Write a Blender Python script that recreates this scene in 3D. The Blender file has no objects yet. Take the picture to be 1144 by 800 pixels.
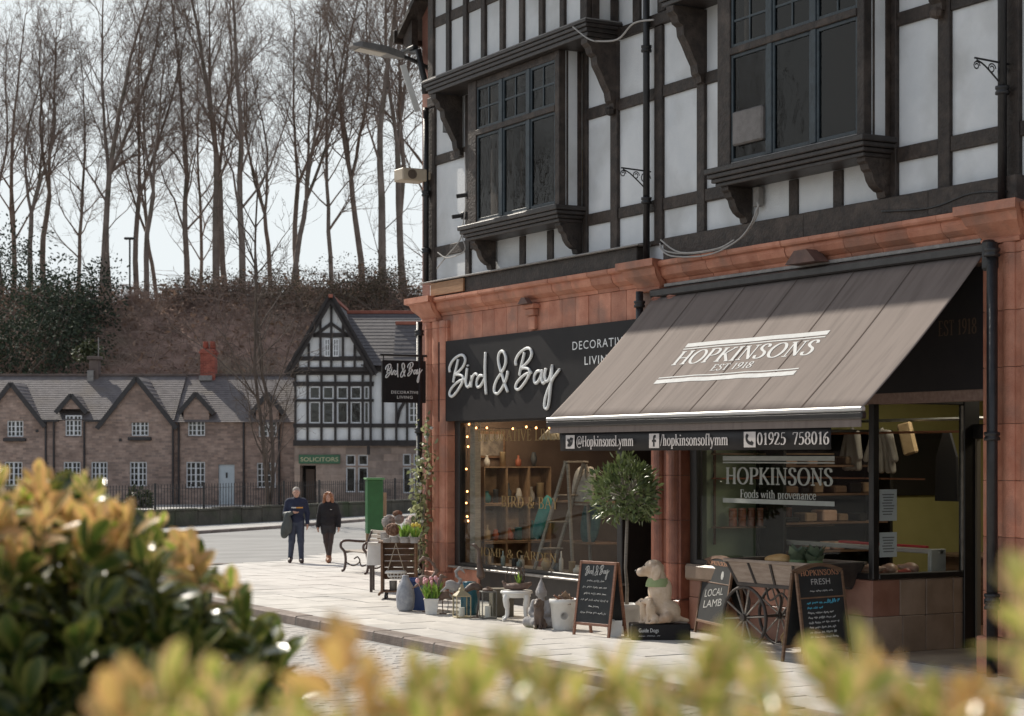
import bpy, bmesh, math, random
import numpy as np
from mathutils import Vector, Matrix, Euler
scn = bpy.context.scene
COL = scn.collection
R = math.radians
rnd = random.Random(7)

# ------------------------------------------------------------------ camera, sky, sun, exposure
CAMZ, CAMD, FPX, CXP, HYP = 2.4, 14.8, 2080.0, 572.0, 510.0      # eye height, distance from the shop front, focal length in px
TH = math.atan(1172 / FPX); CT, ST = math.cos(TH), math.sin(TH)
cam_d = bpy.data.cameras.new('camera'); cam = bpy.data.objects.new('camera', cam_d); COL.objects.link(cam)
cam.location = (0, -CAMD, CAMZ)
cam.rotation_euler = (R(90), 0, math.atan2(CT, ST))
cam_d.sensor_width = 36; cam_d.lens = 36 * FPX / 1144
cam_d.shift_y = (HYP - 400) / 1144
cam_d.clip_start = .1; cam_d.clip_end = 1500
cam_d.dof.use_dof = True; cam_d.dof.focus_distance = 25.5; cam_d.dof.aperture_fstop = 3.4
cam_d.dof.aperture_blades = 0
scn.camera = cam
scn.render.resolution_x, scn.render.resolution_y = 1024, 716

SUN_FROM = Vector((-1.12, -.20, 1.0)).normalized()                # towards the sun
elev = math.asin(SUN_FROM.z); azim = math.atan2(SUN_FROM.x, SUN_FROM.y)
world = bpy.data.worlds.new('World'); scn.world = world; world.use_nodes = True
wn = world.node_tree; wn.nodes.clear()
wo = wn.nodes.new('ShaderNodeOutputWorld'); wb = wn.nodes.new('ShaderNodeBackground'); sk = wn.nodes.new('ShaderNodeTexSky')
sk.sky_type = 'NISHITA'; sk.sun_disc = False; sk.sun_elevation = elev; sk.sun_rotation = azim
sk.air_density = 1.0; sk.dust_density = 1.2; sk.ozone_density = 1.5; sk.altitude = 60
hs = wn.nodes.new('ShaderNodeHueSaturation'); hs.inputs['Saturation'].default_value = .45   # thin high cloud washes the blue out
dk = wn.nodes.new('ShaderNodeMixRGB'); dk.blend_type = 'DARKEN'; dk.inputs['Fac'].default_value = 1; dk.inputs['Color2'].default_value = (4.7, 5.0, 5.1, 1)   # the veil of cloud evens the glare round the sun
wn.links.new(sk.outputs[0], hs.inputs['Color']); wn.links.new(hs.outputs[0], dk.inputs['Color1']); wn.links.new(dk.outputs[0], wb.inputs[0])
wb.inputs[1].default_value = .135
wn.links.new(wb.outputs[0], wo.inputs[0])
sun_d = bpy.data.lights.new('sun', 'SUN'); sun_d.energy = 3.8; sun_d.angle = R(.6); sun_d.color = (1, .93, .82)
sun = bpy.data.objects.new('sun', sun_d); COL.objects.link(sun)
sun.rotation_euler = SUN_FROM.to_track_quat('Z', 'Y').to_euler(); sun.location = (-40, -10, 40)
scn.view_settings.view_transform = 'Standard'; scn.view_settings.look = 'None'
scn.view_settings.exposure = 0.45; scn.view_settings.gamma = 1.0; scn.view_settings.use_curve_mapping = False
scn.render.engine = 'CYCLES'
scn.cycles.max_bounces = 8; scn.cycles.transparent_max_bounces = 12; scn.cycles.caustics_reflective = False; scn.cycles.caustics_refractive = False

# ------------------------------------------------------------------ photo pixel -> place (needs a wall, a ground or a distance)
def ray(px, py):
    a = (px - CXP) / FPX; b = (HYP - py) / FPX
    return (-CT + ST * a, ST + CT * a, b)
def onY(px, py, Y=0):
    r = ray(px, py); k = (Y + CAMD) / r[1]; return (k * r[0], CAMZ + k * r[2])
def onX(px, py, X):
    r = ray(px, py); k = X / r[0]; return (k * r[1] - CAMD, CAMZ + k * r[2])
def gr(px, py, z=0):
    r = ray(px, py); k = (z - CAMZ) / r[2]; return (k * r[0], k * r[1] - CAMD)
def far(lat, dep, z=0):                                           # metres to the right of and ahead of where the photographer stands
    return Vector((-CT * dep + ST * lat, ST * dep + CT * lat - CAMD, z))
def at(px, dep, z=0): return far((px - CXP) / FPX * dep, dep, z)
def zat(py, dep): return CAMZ + (HYP - py) / FPX * dep
FRONT = math.atan2(CT, ST)                                        # heading of a wall that faces the photographer

# ------------------------------------------------------------------ mesh helpers
def wm(o):
    if o.parent: return wm(o.parent) @ o.matrix_parent_inverse @ o.matrix_basis
    return o.matrix_basis.copy()
def tag(o, label=None, cat=None, group=None, kind=None):
    if label: o['label'] = label
    if cat: o['category'] = cat
    if group: o['group'] = group
    if kind: o['kind'] = kind
    return o
def empty(name, loc=(0, 0, 0), rz=0, label=None, cat=None, group=None, kind=None):
    o = bpy.data.objects.new(name, None); COL.objects.link(o); o.location = loc; o.rotation_euler = (0, 0, rz)
    o.empty_display_size = .2
    return tag(o, label, cat, group, kind)
def link(name, me, mat=None, parent=None, world=False, smooth=False):
    o = bpy.data.objects.new(name, me); COL.objects.link(o)
    if mat is not None and not me.materials: me.materials.append(mat)
    if smooth and len(me.polygons): me.polygons.foreach_set('use_smooth', [True] * len(me.polygons))
    if parent:
        o.parent = parent
        if world: o.matrix_parent_inverse = wm(parent).inverted()
    return o
def copy_tree(o, parent=None):
    c = o.copy(); COL.objects.link(c)
    if parent: c.parent = parent; c.matrix_parent_inverse = o.matrix_parent_inverse.copy()
    for ch in list(o.children): copy_tree(ch, c)
    return c
class MB:
    def __init__(s): s.v = []; s.f = []; s.uv = None
    def add(s, vs, fs):
        b = len(s.v); s.v.extend([tuple(p) for p in vs]); s.f.extend([tuple(b + i for i in f) for f in fs]); return s
    def bx(s, x0, x1, y0, y1, z0, z1, ch=0, M=None):
        if x1 < x0: x0, x1 = x1, x0
        if y1 < y0: y0, y1 = y1, y0
        if z1 < z0: z0, z1 = z1, z0
        if ch <= 0:
            vs = [(x, y, z) for x in (x0, x1) for y in (y0, y1) for z in (z0, z1)]
            fs = [(0, 1, 3, 2), (4, 6, 7, 5), (0, 4, 5, 1), (2, 3, 7, 6), (0, 2, 6, 4), (1, 5, 7, 3)]
        else:
            ch = min(ch, (x1 - x0) * .45, (y1 - y0) * .45, (z1 - z0) * .45)
            L = ((x0, x1), (y0, y1), (z0, z1)); vs = []; idx = {}
            for i in (0, 1):
                for j in (0, 1):
                    for k in (0, 1):
                        c = (L[0][i], L[1][j], L[2][k]); sg = (1 - 2 * i, 1 - 2 * j, 1 - 2 * k)
                        for a in range(3):
                            idx[(i, j, k, a)] = len(vs)
                            vs.append(tuple(c[q] + (0 if q == a else sg[q] * ch) for q in range(3)))
            fs = []
            def g(b, a): return idx[(b[0], b[1], b[2], a)]
            for a in range(3):
                u, w = (a + 1) % 3, (a + 2) % 3
                for e in (0, 1):
                    q = []
                    for (p, r_) in ((0, 0), (1, 0), (1, 1), (0, 1)):
                        b = [0, 0, 0]; b[a] = e; b[u] = p; b[w] = r_; q.append(g(b, a))
                    fs.append(tuple(q if e else q[::-1]))
            for a in range(3):
                u, w = (a + 1) % 3, (a + 2) % 3
                for p in (0, 1):
                    for r_ in (0, 1):
                        b0 = [0, 0, 0]; b0[u] = p; b0[w] = r_; b1 = list(b0); b1[a] = 1
                        q = (g(b0, u), g(b1, u), g(b1, w), g(b0, w)); fs.append(q if (p ^ r_) == 0 else q[::-1])
            for i in (0, 1):
                for j in (0, 1):
                    for k in (0, 1):
                        q = tuple(idx[(i, j, k, a)] for a in range(3)); fs.append(q if (i + j + k) % 2 else q[::-1])
        if M is not None: vs = [M @ Vector(p) for p in vs]
        return s.add(vs, fs)
    def cb(s, c, d, ch=0, M=None):
        T = Matrix.Translation(Vector(c)) if M is None else Matrix.Translation(Vector(c)) @ M
        return s.bx(-d[0] / 2, d[0] / 2, -d[1] / 2, d[1] / 2, -d[2] / 2, d[2] / 2, ch, T)
    def bar(s, a, b, w, h, ch=0, up=(0, 0, 1)):                    # box along a -> b
        a = Vector(a); b = Vector(b); x = (b - a); L = x.length; x.normalize(); u = Vector(up)
        if abs(x.dot(u)) > .98: u = Vector((1, 0, 0))
        y = u.cross(x).normalized(); z = x.cross(y)
        M = Matrix((x, y, z)).transposed().to_4x4(); M.translation = (a + b) / 2
        return s.bx(-L / 2, L / 2, -w / 2, w / 2, -h / 2, h / 2, ch, M)
    def tube(s, pts, rad, n=6, cap=True, sq=1.0):
        pts = [Vector(p) for p in pts]; N = len(pts)
        if not hasattr(rad, '__len__'): rad = [rad] * N
        vs = []; fs = []; ref = None
        for i, p in enumerate(pts):
            t = (pts[min(i + 1, N - 1)] - pts[max(i - 1, 0)])
            t = t.normalized() if t.length > 1e-9 else Vector((0, 0, 1))
            if ref is None: ref = Vector((1, 0, 0)) if abs(t.x) < .8 else Vector((0, 1, 0))
            u = (ref - t * ref.dot(t)).normalized(); ref = u; w = t.cross(u)
            for k in range(n):
                a = 2 * math.pi * k / n; vs.append(p + u * (rad[i] * math.cos(a)) + w * (rad[i] * math.sin(a) * sq))
        for i in range(N - 1):
            for k in range(n):
                k2 = (k + 1) % n; fs.append((i * n + k, i * n + k2, (i + 1) * n + k2, (i + 1) * n + k))
        if cap: fs.append(tuple(range(n))[::-1]); fs.append(tuple((N - 1) * n + k for k in range(n)))
        return s.add(vs, fs)
    def lathe(s, prof, n=16, c=(0, 0, 0), a0=0, sx=1, sy=1, cap=True):
        vs = []; fs = []; N = len(prof)
        for r_, z in prof:
            for k in range(n):
                a = a0 + 2 * math.pi * k / n; vs.append((c[0] + r_ * math.cos(a) * sx, c[1] + r_ * math.sin(a) * sy, c[2] + z))
        for i in range(N - 1):
            for k in range(n):
                k2 = (k + 1) % n; fs.append((i * n + k, i * n + k2, (i + 1) * n + k2, (i + 1) * n + k))
        if cap: fs.append(tuple(range(n))[::-1]); fs.append(tuple((N - 1) * n + k for k in range(n)))
        return s.add(vs, fs)
    def prism(s, poly, d0, d1, ax='y'):                            # poly in the plane across ax, extruded d0..d1
        n = len(poly)
        P = {'y': lambda a, b, d: (a, d, b), 'x': lambda a, b, d: (d, a, b), 'z': lambda a, b, d: (a, b, d)}[ax]
        vs = [P(a, b, d0) for a, b in poly] + [P(a, b, d1) for a, b in poly]
        fs = [tuple(range(n)), tuple(range(n, 2 * n))[::-1]] + [((i + 1) % n, i, n + i, n + (i + 1) % n) for i in range(n)]
        ar = sum(poly[i][0] * poly[(i + 1) % n][1] - poly[(i + 1) % n][0] * poly[i][1] for i in range(n))
        flip = (ar < 0) ^ (ax == 'y') ^ (d1 > d0) 
        if flip: fs = [f[::-1] for f in fs]
        return s.add(vs, [f[::-1] for f in fs])
    def quad(s, a, b, c, d): return s.add([a, b, c, d], [(0, 1, 2, 3)])
    def sweep(s, prof, x0, x1, ax='x'):                            # profile (y,z) extruded along x (or (x,z) along y)
        return s.prism(prof, x0, x1, 'x' if ax == 'x' else 'y')
    def mesh(s, name='m'):
        me = bpy.data.meshes.new(name); me.from_pydata(s.v, [], s.f); me.update(); return me
    def build(s, name, mat, parent=None, world=False, smooth=False):
        o = link(name, s.mesh(name), mat, parent, world, smooth)
        return o
def fix_normals(o):
    bm = bmesh.new(); bm.from_mesh(o.data); bmesh.ops.recalc_face_normals(bm, faces=bm.faces); bm.to_mesh(o.data); bm.free(); return o

# ------------------------------------------------------------------ one continuous skin from tapered limbs and ellipsoids (surface nets)
def sdf_mesh(prims, res=.012, k=.03, name='body'):
    lo = np.full(3, 1e9); hi = -lo
    P = []
    for p in prims:
        if p[0] == 'c':
            a = np.array(p[1], float); b = np.array(p[2], float); r = max(p[3], p[4]); lo = np.minimum(lo, np.minimum(a, b) - r); hi = np.maximum(hi, np.maximum(a, b) + r)
            P.append(('c', a, b, p[3], p[4], np.minimum(a, b) - r, np.maximum(a, b) + r))
        else:
            c = np.array(p[1], float); rr = np.array(p[2], float); E = np.array(Euler(p[3]).to_matrix()) if len(p) > 3 else np.eye(3)
            m = np.sqrt(((E * rr) ** 2).sum(1)); lo = np.minimum(lo, c - m); hi = np.maximum(hi, c + m); P.append(('e', c, rr, E, None, c - m, c + m))
    pad = k + 3 * res; lo -= pad; hi += pad
    n = np.ceil((hi - lo) / res).astype(int) + 1
    D = np.full(tuple(n), 1.0, np.float32)
    ax = [lo[i] + res * np.arange(n[i]) for i in range(3)]
    for p in P:
        i0 = np.maximum(((p[5] - pad - lo) / res).astype(int), 0); i1 = np.minimum(((p[6] + pad - lo) / res).astype(int) + 2, n)
        X, Y, Z = np.meshgrid(*[ax[i][i0[i]:i1[i]] for i in range(3)], indexing='ij')
        if p[0] == 'c':
            a, b, r0, r1 = p[1:5]; d = b - a; L2 = max(d.dot(d), 1e-9)
            t = np.clip(((X - a[0]) * d[0] + (Y - a[1]) * d[1] + (Z - a[2]) * d[2]) / L2, 0, 1)
            q = np.sqrt((X - a[0] - t * d[0]) ** 2 + (Y - a[1] - t * d[1]) ** 2 + (Z - a[2] - t * d[2]) ** 2) - (r0 + (r1 - r0) * t)
        else:
            c, rr, E = p[1:4]; q0 = (X - c[0], Y - c[1], Z - c[2])
            L = [(q0[0] * E[0, j] + q0[1] * E[1, j] + q0[2] * E[2, j]) / rr[j] for j in range(3)]
            k0 = np.sqrt(L[0] ** 2 + L[1] ** 2 + L[2] ** 2) + 1e-9
            k1 = np.sqrt((L[0] / rr[0]) ** 2 + (L[1] / rr[1]) ** 2 + (L[2] / rr[2]) ** 2) + 1e-9
            q = k0 * (k0 - 1) / k1
        W = D[i0[0]:i1[0], i0[1]:i1[1], i0[2]:i1[2]]
        h = np.maximum(k - np.abs(W - q), 0) / k
        W[...] = np.minimum(W, q) - h * h * k * .25
    S = D < 0
    cs = [(i, j, l) for i in (0, 1) for j in (0, 1) for l in (0, 1)]
    def cn(A, c): return A[c[0]:A.shape[0] - 1 + c[0], c[1]:A.shape[1] - 1 + c[1], c[2]:A.shape[2] - 1 + c[2]]
    cnt = sum(cn(S, c).astype(np.int8) for c in cs); act = (cnt > 0) & (cnt < 8)
    I = np.argwhere(act); acc = np.zeros((len(I), 3)); num = np.zeros(len(I))
    for c0 in cs:
        for a in range(3):
            if c0[a]: continue
            c1 = list(c0); c1[a] = 1
            v0 = D[I[:, 0] + c0[0], I[:, 1] + c0[1], I[:, 2] + c0[2]]; v1 = D[I[:, 0] + c1[0], I[:, 1] + c1[1], I[:, 2] + c1[2]]
            m = (v0 < 0) != (v1 < 0); t = np.where(m, v0 / np.where(v0 - v1 == 0, 1, v0 - v1), 0)
            pt = np.array(c0, float)[None, :].repeat(len(I), 0); pt[:, a] += t
            acc += pt * m[:, None]; num += m
    V = lo + res * (I + acc / np.maximum(num, 1)[:, None])
    idx = np.full(act.shape, -1, int); idx[act] = np.arange(len(I)); F = []
    for a in range(3):
        u, w = (a + 1) % 3, (a + 2) % 3
        s0 = [slice(None)] * 3; s1 = [slice(None)] * 3; s0[a] = slice(0, -1); s1[a] = slice(1, None)
        ch = S[tuple(s0)] != S[tuple(s1)]; Q = np.argwhere(ch)
        Q = Q[(Q[:, u] > 0) & (Q[:, w] > 0) & (Q[:, u] < act.shape[u]) & (Q[:, w] < act.shape[w])]
        def gi(du, dw):
            q = Q.copy(); q[:, u] -= du; q[:, w] -= dw; return idx[q[:, 0], q[:, 1], q[:, 2]]
        f = np.stack([gi(0, 0), gi(1, 0), gi(1, 1), gi(0, 1)], 1)
        ins = S[Q[:, 0], Q[:, 1], Q[:, 2]]; f[~ins] = f[~ins][:, ::-1]; F.append(f)
    F = np.concatenate(F); F = F[(F >= 0).all(1)]
    me = bpy.data.meshes.new(name); me.from_pydata(V.tolist(), [], F.tolist()); me.update()
    me.polygons.foreach_set('use_smooth', [True] * len(me.polygons)); return me
def sculpt(name, prims, mat, parent=None, res=.012, k=.03): return link(name, sdf_mesh(prims, res, k, name), mat, parent)

# ------------------------------------------------------------------ procedural materials
MATS = {}
def mat(name, col, col2=None, scale=4.0, rough=.6, rough2=None, bump=0.0, bscale=60.0, metal=0.0, rv=0.0, spec=.5, stretch=(1, 1, 1), emit=None, es=0, detail=6, c3=None, s3=1.0, lo=.35, hi=.65, trans=0.0):
    if name in MATS: return MATS[name]
    m = bpy.data.materials.new(name); m.use_nodes = True; N = m.node_tree; ns = N.nodes; L = N.links
    b = ns['Principled BSDF']; b.inputs['Roughness'].default_value = rough; b.inputs['Metallic'].default_value = metal
    b.inputs['Specular IOR Level'].default_value = spec
    tc = ns.new('ShaderNodeTexCoord'); mp = ns.new('ShaderNodeMapping'); mp.inputs['Scale'].default_value = stretch
    L.new(tc.outputs['Object'], mp.inputs['Vector'])
    col = (*col, 1); out = None
    if col2 is not None:
        nz = ns.new('ShaderNodeTexNoise'); nz.inputs['Scale'].default_value = scale; nz.inputs['Detail'].default_value = detail; nz.inputs['Roughness'].default_value = .6
        L.new(mp.outputs[0], nz.inputs['Vector'])
        cr = ns.new('ShaderNodeValToRGB'); cr.color_ramp.elements[0].position = lo; cr.color_ramp.elements[1].position = hi
        cr.color_ramp.elements[0].color = col; cr.color_ramp.elements[1].color = (*col2, 1); L.new(nz.outputs['Fac'], cr.inputs[0]); out = cr.outputs[0]
        if c3 is not None:
            n3 = ns.new('ShaderNodeTexNoise'); n3.inputs['Scale'].default_value = s3; n3.inputs['Detail'].default_value = 5
            L.new(mp.outputs[0], n3.inputs['Vector'])
            r3 = ns.new('ShaderNodeMapRange'); r3.inputs['From Min'].default_value = .52; r3.inputs['From Max'].default_value = .7; L.new(n3.outputs['Fac'], r3.inputs[0])
            mx = ns.new('ShaderNodeMixRGB'); mx.inputs['Color2'].default_value = (*c3, 1); L.new(r3.outputs[0], mx.inputs['Fac']); L.new(out, mx.inputs['Color1']); out = mx.outputs[0]
        if rough2 is not None:
            rr = ns.new('ShaderNodeMapRange'); rr.inputs['To Min'].default_value = rough; rr.inputs['To Max'].default_value = rough2; L.new(nz.outputs['Fac'], rr.inputs[0]); L.new(rr.outputs[0], b.inputs['Roughness'])
    if rv > 0:
        oi = ns.new('ShaderNodeObjectInfo'); r_ = ns.new('ShaderNodeMapRange'); r_.inputs['To Min'].default_value = 1 - rv; r_.inputs['To Max'].default_value = 1 + rv; L.new(oi.outputs['Random'], r_.inputs[0])
        h = ns.new('ShaderNodeHueSaturation'); L.new(r_.outputs[0], h.inputs['Value'])
        if out is None: h.inputs['Color'].default_value = col
        else: L.new(out, h.inputs['Color'])
        out = h.outputs[0]
    if out is None: b.inputs['Base Color'].default_value = col
    else: L.new(out, b.inputs['Base Color'])
    if bump > 0:
        n2 = ns.new('ShaderNodeTexNoise'); n2.inputs['Scale'].default_value = bscale; n2.inputs['Detail'].default_value = 4; L.new(mp.outputs[0], n2.inputs['Vector'])
        bp = ns.new('ShaderNodeBump'); bp.inputs['Strength'].default_value = min(1, bump); bp.inputs['Distance'].default_value = .02 if bump <= 1 else .02 * bump
        L.new(n2.outputs['Fac'], bp.inputs['Height']); L.new(bp.outputs[0], b.inputs['Normal'])
    if emit: b.inputs['Emission Color'].default_value = (*emit, 1); b.inputs['Emission Strength'].default_value = es
    if trans: b.inputs['Transmission Weight'].default_value = trans
    MATS[name] = m; return m
def glass_mat(name, tint=(.9, .93, .92), ior=1.5, boost=1.0, wav=0.0):
    if name in MATS: return MATS[name]
    m = bpy.data.materials.new(name); m.use_nodes = True; N = m.node_tree; ns = N.nodes; L = N.links; ns.clear()
    o = ns.new('ShaderNodeOutputMaterial'); t = ns.new('ShaderNodeBsdfTransparent'); t.inputs[0].default_value = (*tint, 1)
    g = ns.new('ShaderNodeBsdfGlossy'); g.inputs['Roughness'].default_value = .015
    lw = ns.new('ShaderNodeLayerWeight'); lw.inputs['Blend'].default_value = .5; pw = ns.new('ShaderNodeMath'); pw.operation = 'POWER'; pw.inputs[1].default_value = 5; L.new(lw.outputs['Facing'], pw.inputs[0])
    f = ns.new('ShaderNodeMath'); f.operation = 'MULTIPLY_ADD'; f.inputs[1].default_value = .96; f.inputs[2].default_value = .04; L.new(pw.outputs[0], f.inputs[0])
    mm = ns.new('ShaderNodeMath'); mm.operation = 'MULTIPLY'; mm.use_clamp = True; mm.inputs[1].default_value = boost; L.new(f.outputs[0], mm.inputs[0])
    if wav:
        tc = ns.new('ShaderNodeTexCoord'); nz = ns.new('ShaderNodeTexNoise'); nz.inputs['Scale'].default_value = 3; L.new(tc.outputs['Object'], nz.inputs['Vector'])
        bp = ns.new('ShaderNodeBump'); bp.inputs['Strength'].default_value = wav; bp.inputs['Distance'].default_value = .02; L.new(nz.outputs['Fac'], bp.inputs['Height']); L.new(bp.outputs[0], g.inputs['Normal'])
    x = ns.new('ShaderNodeMixShader'); L.new(mm.outputs[0], x.inputs[0]); L.new(t.outputs[0], x.inputs[1]); L.new(g.outputs[0], x.inputs[2]); L.new(x.outputs[0], o.inputs[0])
    MATS[name] = m; return m
def leaf_mat(name, dark, light, edge=None, edge_w=.3, rough=.35, trans=.35, rv=.35):
    """UV x runs across the leaf (0.5 = midrib), y along it; attribute 'tint' (0..1) picks dark to light."""
    if name in MATS: return MATS[name]
    m = bpy.data.materials.new(name); m.use_nodes = True; N = m.node_tree; ns = N.nodes; L = N.links
    b = ns['Principled BSDF']; out = ns['Material Output']
    at_ = ns.new('ShaderNodeAttribute'); at_.attribute_name = 'tint'
    oi = ns.new('ShaderNodeObjectInfo'); mx0 = ns.new('ShaderNodeMath'); mx0.operation = 'MULTIPLY_ADD'; mx0.inputs[1].default_value = rv; L.new(oi.outputs['Random'], mx0.inputs[0]); L.new(at_.outputs['Fac'], mx0.inputs[2])
    cr = ns.new('ShaderNodeValToRGB'); cr.color_ramp.elements[0].color = (*dark, 1); cr.color_ramp.elements[1].color = (*light, 1); L.new(mx0.outputs[0], cr.inputs[0]); col = cr.outputs[0]
    if edge:
        uv = ns.new('ShaderNodeUVMap'); sp = ns.new('ShaderNodeSeparateXYZ'); L.new(uv.outputs[0], sp.inputs[0])
        a = ns.new('ShaderNodeMath'); a.operation = 'SUBTRACT'; a.inputs[1].default_value = .5; L.new(sp.outputs[0], a.inputs[0])
        a2 = ns.new('ShaderNodeMath'); a2.operation = 'ABSOLUTE'; L.new(a.outputs[0], a2.inputs[0])
        nz = ns.new('ShaderNodeTexNoise'); nz.inputs['Scale'].default_value = 40; tc = ns.new('ShaderNodeTexCoord'); L.new(tc.outputs['Object'], nz.inputs['Vector'])
        a3 = ns.new('ShaderNodeMath'); a3.operation = 'MULTIPLY_ADD'; a3.inputs[1].default_value = .35; L.new(nz.outputs['Fac'], a3.inputs[0]); L.new(a2.outputs[0], a3.inputs[2])
        mr = ns.new('ShaderNodeMapRange'); mr.inputs['From Min'].default_value = .5 - edge_w; mr.inputs['From Max'].default_value = .56 - edge_w + .06; L.new(a3.outputs[0], mr.inputs[0])
        mx = ns.new('ShaderNodeMixRGB'); mx.inputs['Color2'].default_value = (*edge, 1); L.new(mr.outputs[0], mx.inputs['Fac']); L.new(col, mx.inputs['Color1']); col = mx.outputs[0]
    L.new(col, b.inputs['Base Color']); b.inputs['Roughness'].default_value = rough
    tr = ns.new('ShaderNodeBsdfTranslucent'); L.new(col, tr.inputs[0]); ms = ns.new('ShaderNodeMixShader'); ms.inputs[0].default_value = trans
    L.new(b.outputs[0], ms.inputs[1]); L.new(tr.outputs[0], ms.inputs[2]); L.new(ms.outputs[0], out.inputs[0])
    MATS[name] = m; return m

def brick_mat(name, c1, c2, mortar, sc=1.0, w=.42, h=.16):
    m = mat(name, c1, c2, 3.0, .9, bump=.6, bscale=14, c3=tuple(v * .8 for v in c1), s3=.7); ns = m.node_tree.nodes; L = m.node_tree.links; b = ns['Principled BSDF']
    tc = ns.new('ShaderNodeTexCoord'); sp = ns.new('ShaderNodeSeparateXYZ'); cb_ = ns.new('ShaderNodeCombineXYZ'); L.new(tc.outputs['Object'], sp.inputs[0]); L.new(sp.outputs[0], cb_.inputs[0]); L.new(sp.outputs[2], cb_.inputs[1])
    br = ns.new('ShaderNodeTexBrick'); br.inputs['Scale'].default_value = sc; br.inputs['Brick Width'].default_value = w; br.inputs['Row Height'].default_value = h; br.inputs['Mortar Size'].default_value = .012; br.inputs['Color1'].default_value = (.72, .72, .72, 1); br.inputs['Color2'].default_value = (1.25, 1.2, 1.15, 1); br.inputs['Mortar'].default_value = mortar; L.new(cb_.outputs[0], br.inputs['Vector'])
    old = b.inputs['Base Color'].links[0].from_socket; mx = ns.new('ShaderNodeMixRGB'); mx.blend_type = 'MULTIPLY'; mx.inputs['Fac'].default_value = 1; L.new(old, mx.inputs['Color1']); L.new(br.outputs['Color'], mx.inputs['Color2']); L.new(mx.outputs[0], b.inputs['Base Color']); return m
m_render = mat('white_render', (.64, .655, .665), (.73, .735, .735), 1.6, .85, bump=.35, bscale=38, c3=(.52, .52, .51), s3=.9)
m_timber = mat('black_timber', (.022, .0155, .012), (.050, .035, .027), 9, .62, bump=.8, bscale=26, rv=.25, stretch=(1, 1, 1), c3=(.075, .055, .043), s3=4)
m_tpaint = mat('black_moulding', (.020, .0155, .0135), (.042, .032, .028), 7, .45, bump=.3, bscale=30, rv=.15)
m_teal = mat('dark_teal_frame', (.014, .022, .028), (.03, .045, .055), 8, .45, bump=.3, bscale=40)
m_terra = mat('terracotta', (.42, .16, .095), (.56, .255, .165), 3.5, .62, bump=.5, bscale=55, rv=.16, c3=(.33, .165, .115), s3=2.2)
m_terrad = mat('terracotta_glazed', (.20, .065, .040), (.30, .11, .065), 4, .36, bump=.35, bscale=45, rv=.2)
m_joint = mat('mortar', (.16, .10, .08), (.22, .15, .12), 20, .9)
m_lead = mat('lead_flashing', (.20, .19, .18), (.30, .28, .26), 8, .6, bump=.6, bscale=30)
m_iron = mat('black_iron', (.010, .010, .011), (.022, .02, .02), 10, .42, bump=.25, bscale=40)
m_signblk = mat('sign_panel', (.014, .0125, .0135), (.019, .0165, .017), 3, .55, spec=.25)
m_white = mat('sign_white', (.74, .75, .74), (.80, .80, .79), 12, .5)
m_frame = mat('black_frame', (.010, .009, .009), (.018, .015, .014), 10, .38)
m_glass = glass_mat('shop_glass', (.90, .91, .89), 1.5, .42)
m_glassu = glass_mat('old_window_glass', (.42, .38, .34), 1.55, .8, .25)
m_glassf = glass_mat('cottage_glass', (.35, .37, .39), 1.6, 1.6, .3)
# ------------------------------------------------------------------ lettering: broad-nib serif strokes, monoline script, plain sans
def crom(P, n=5, closed=False):
    P = [np.array(p, float) for p in P]; N = len(P); out = []
    rng = range(N if closed else N - 1)
    for i in rng:
        g = (lambda j: P[j % N]) if closed else (lambda j: P[min(max(j, 0), N - 1)])
        a, b, c_, d = g(i - 1), g(i), g(i + 1), g(i + 2)
        for q in range(n):
            t = q / n; out.append(.5 * ((2 * b) + (c_ - a) * t + (2 * a - 5 * b + 4 * c_ - d) * t * t + (3 * b - a - 3 * c_ + d) * t ** 3))
    out.append(P[0] if closed else P[-1]); return out
def _V(x, y0=0, y1=1, sb=1, st=1, w=1.0):
    o = [(w, [(x, y0), (x, y1)])]
    if sb: o.append((1, [(x - .13, y0 + .018), (x + .13, y0 + .018)]))
    if st == 1: o.append((1, [(x - .13, y1 - .018), (x + .13, y1 - .018)]))
    if st == 2: o.append((1, [(x - .13, y1 - .05), (x, y1 - .01)]))
    return o
def _L(*p, w=1.0): return [(w, list(p))]
def _C(*p, w=1.0, cl=False): return [(w, crom(p, 5, cl))]
def _O(cx, cy, rx, ry): return _C(*[(cx + rx * math.cos(a), cy + ry * math.sin(a)) for a in [2 * math.pi * i / 10 for i in range(10)]], cl=True)
def _S(k=1.0, dx=0): return _C(*[(x * k + dx, y * k) for x, y in ((.47, .78), (.42, .94), (.28, 1.0), (.14, .92), (.12, .74), (.25, .58), (.42, .44), (.49, .25), (.42, .06), (.26, 0), (.12, .07), (.08, .24))])
def _ar(x): return _C((x, .46), (x + .1, .63), (x + .22, .65), (x + .285, .5)) + _L((x + .29, .52), (x + .29, 0)) + _L((x + .18, .015), (x + .40, .015))
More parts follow.
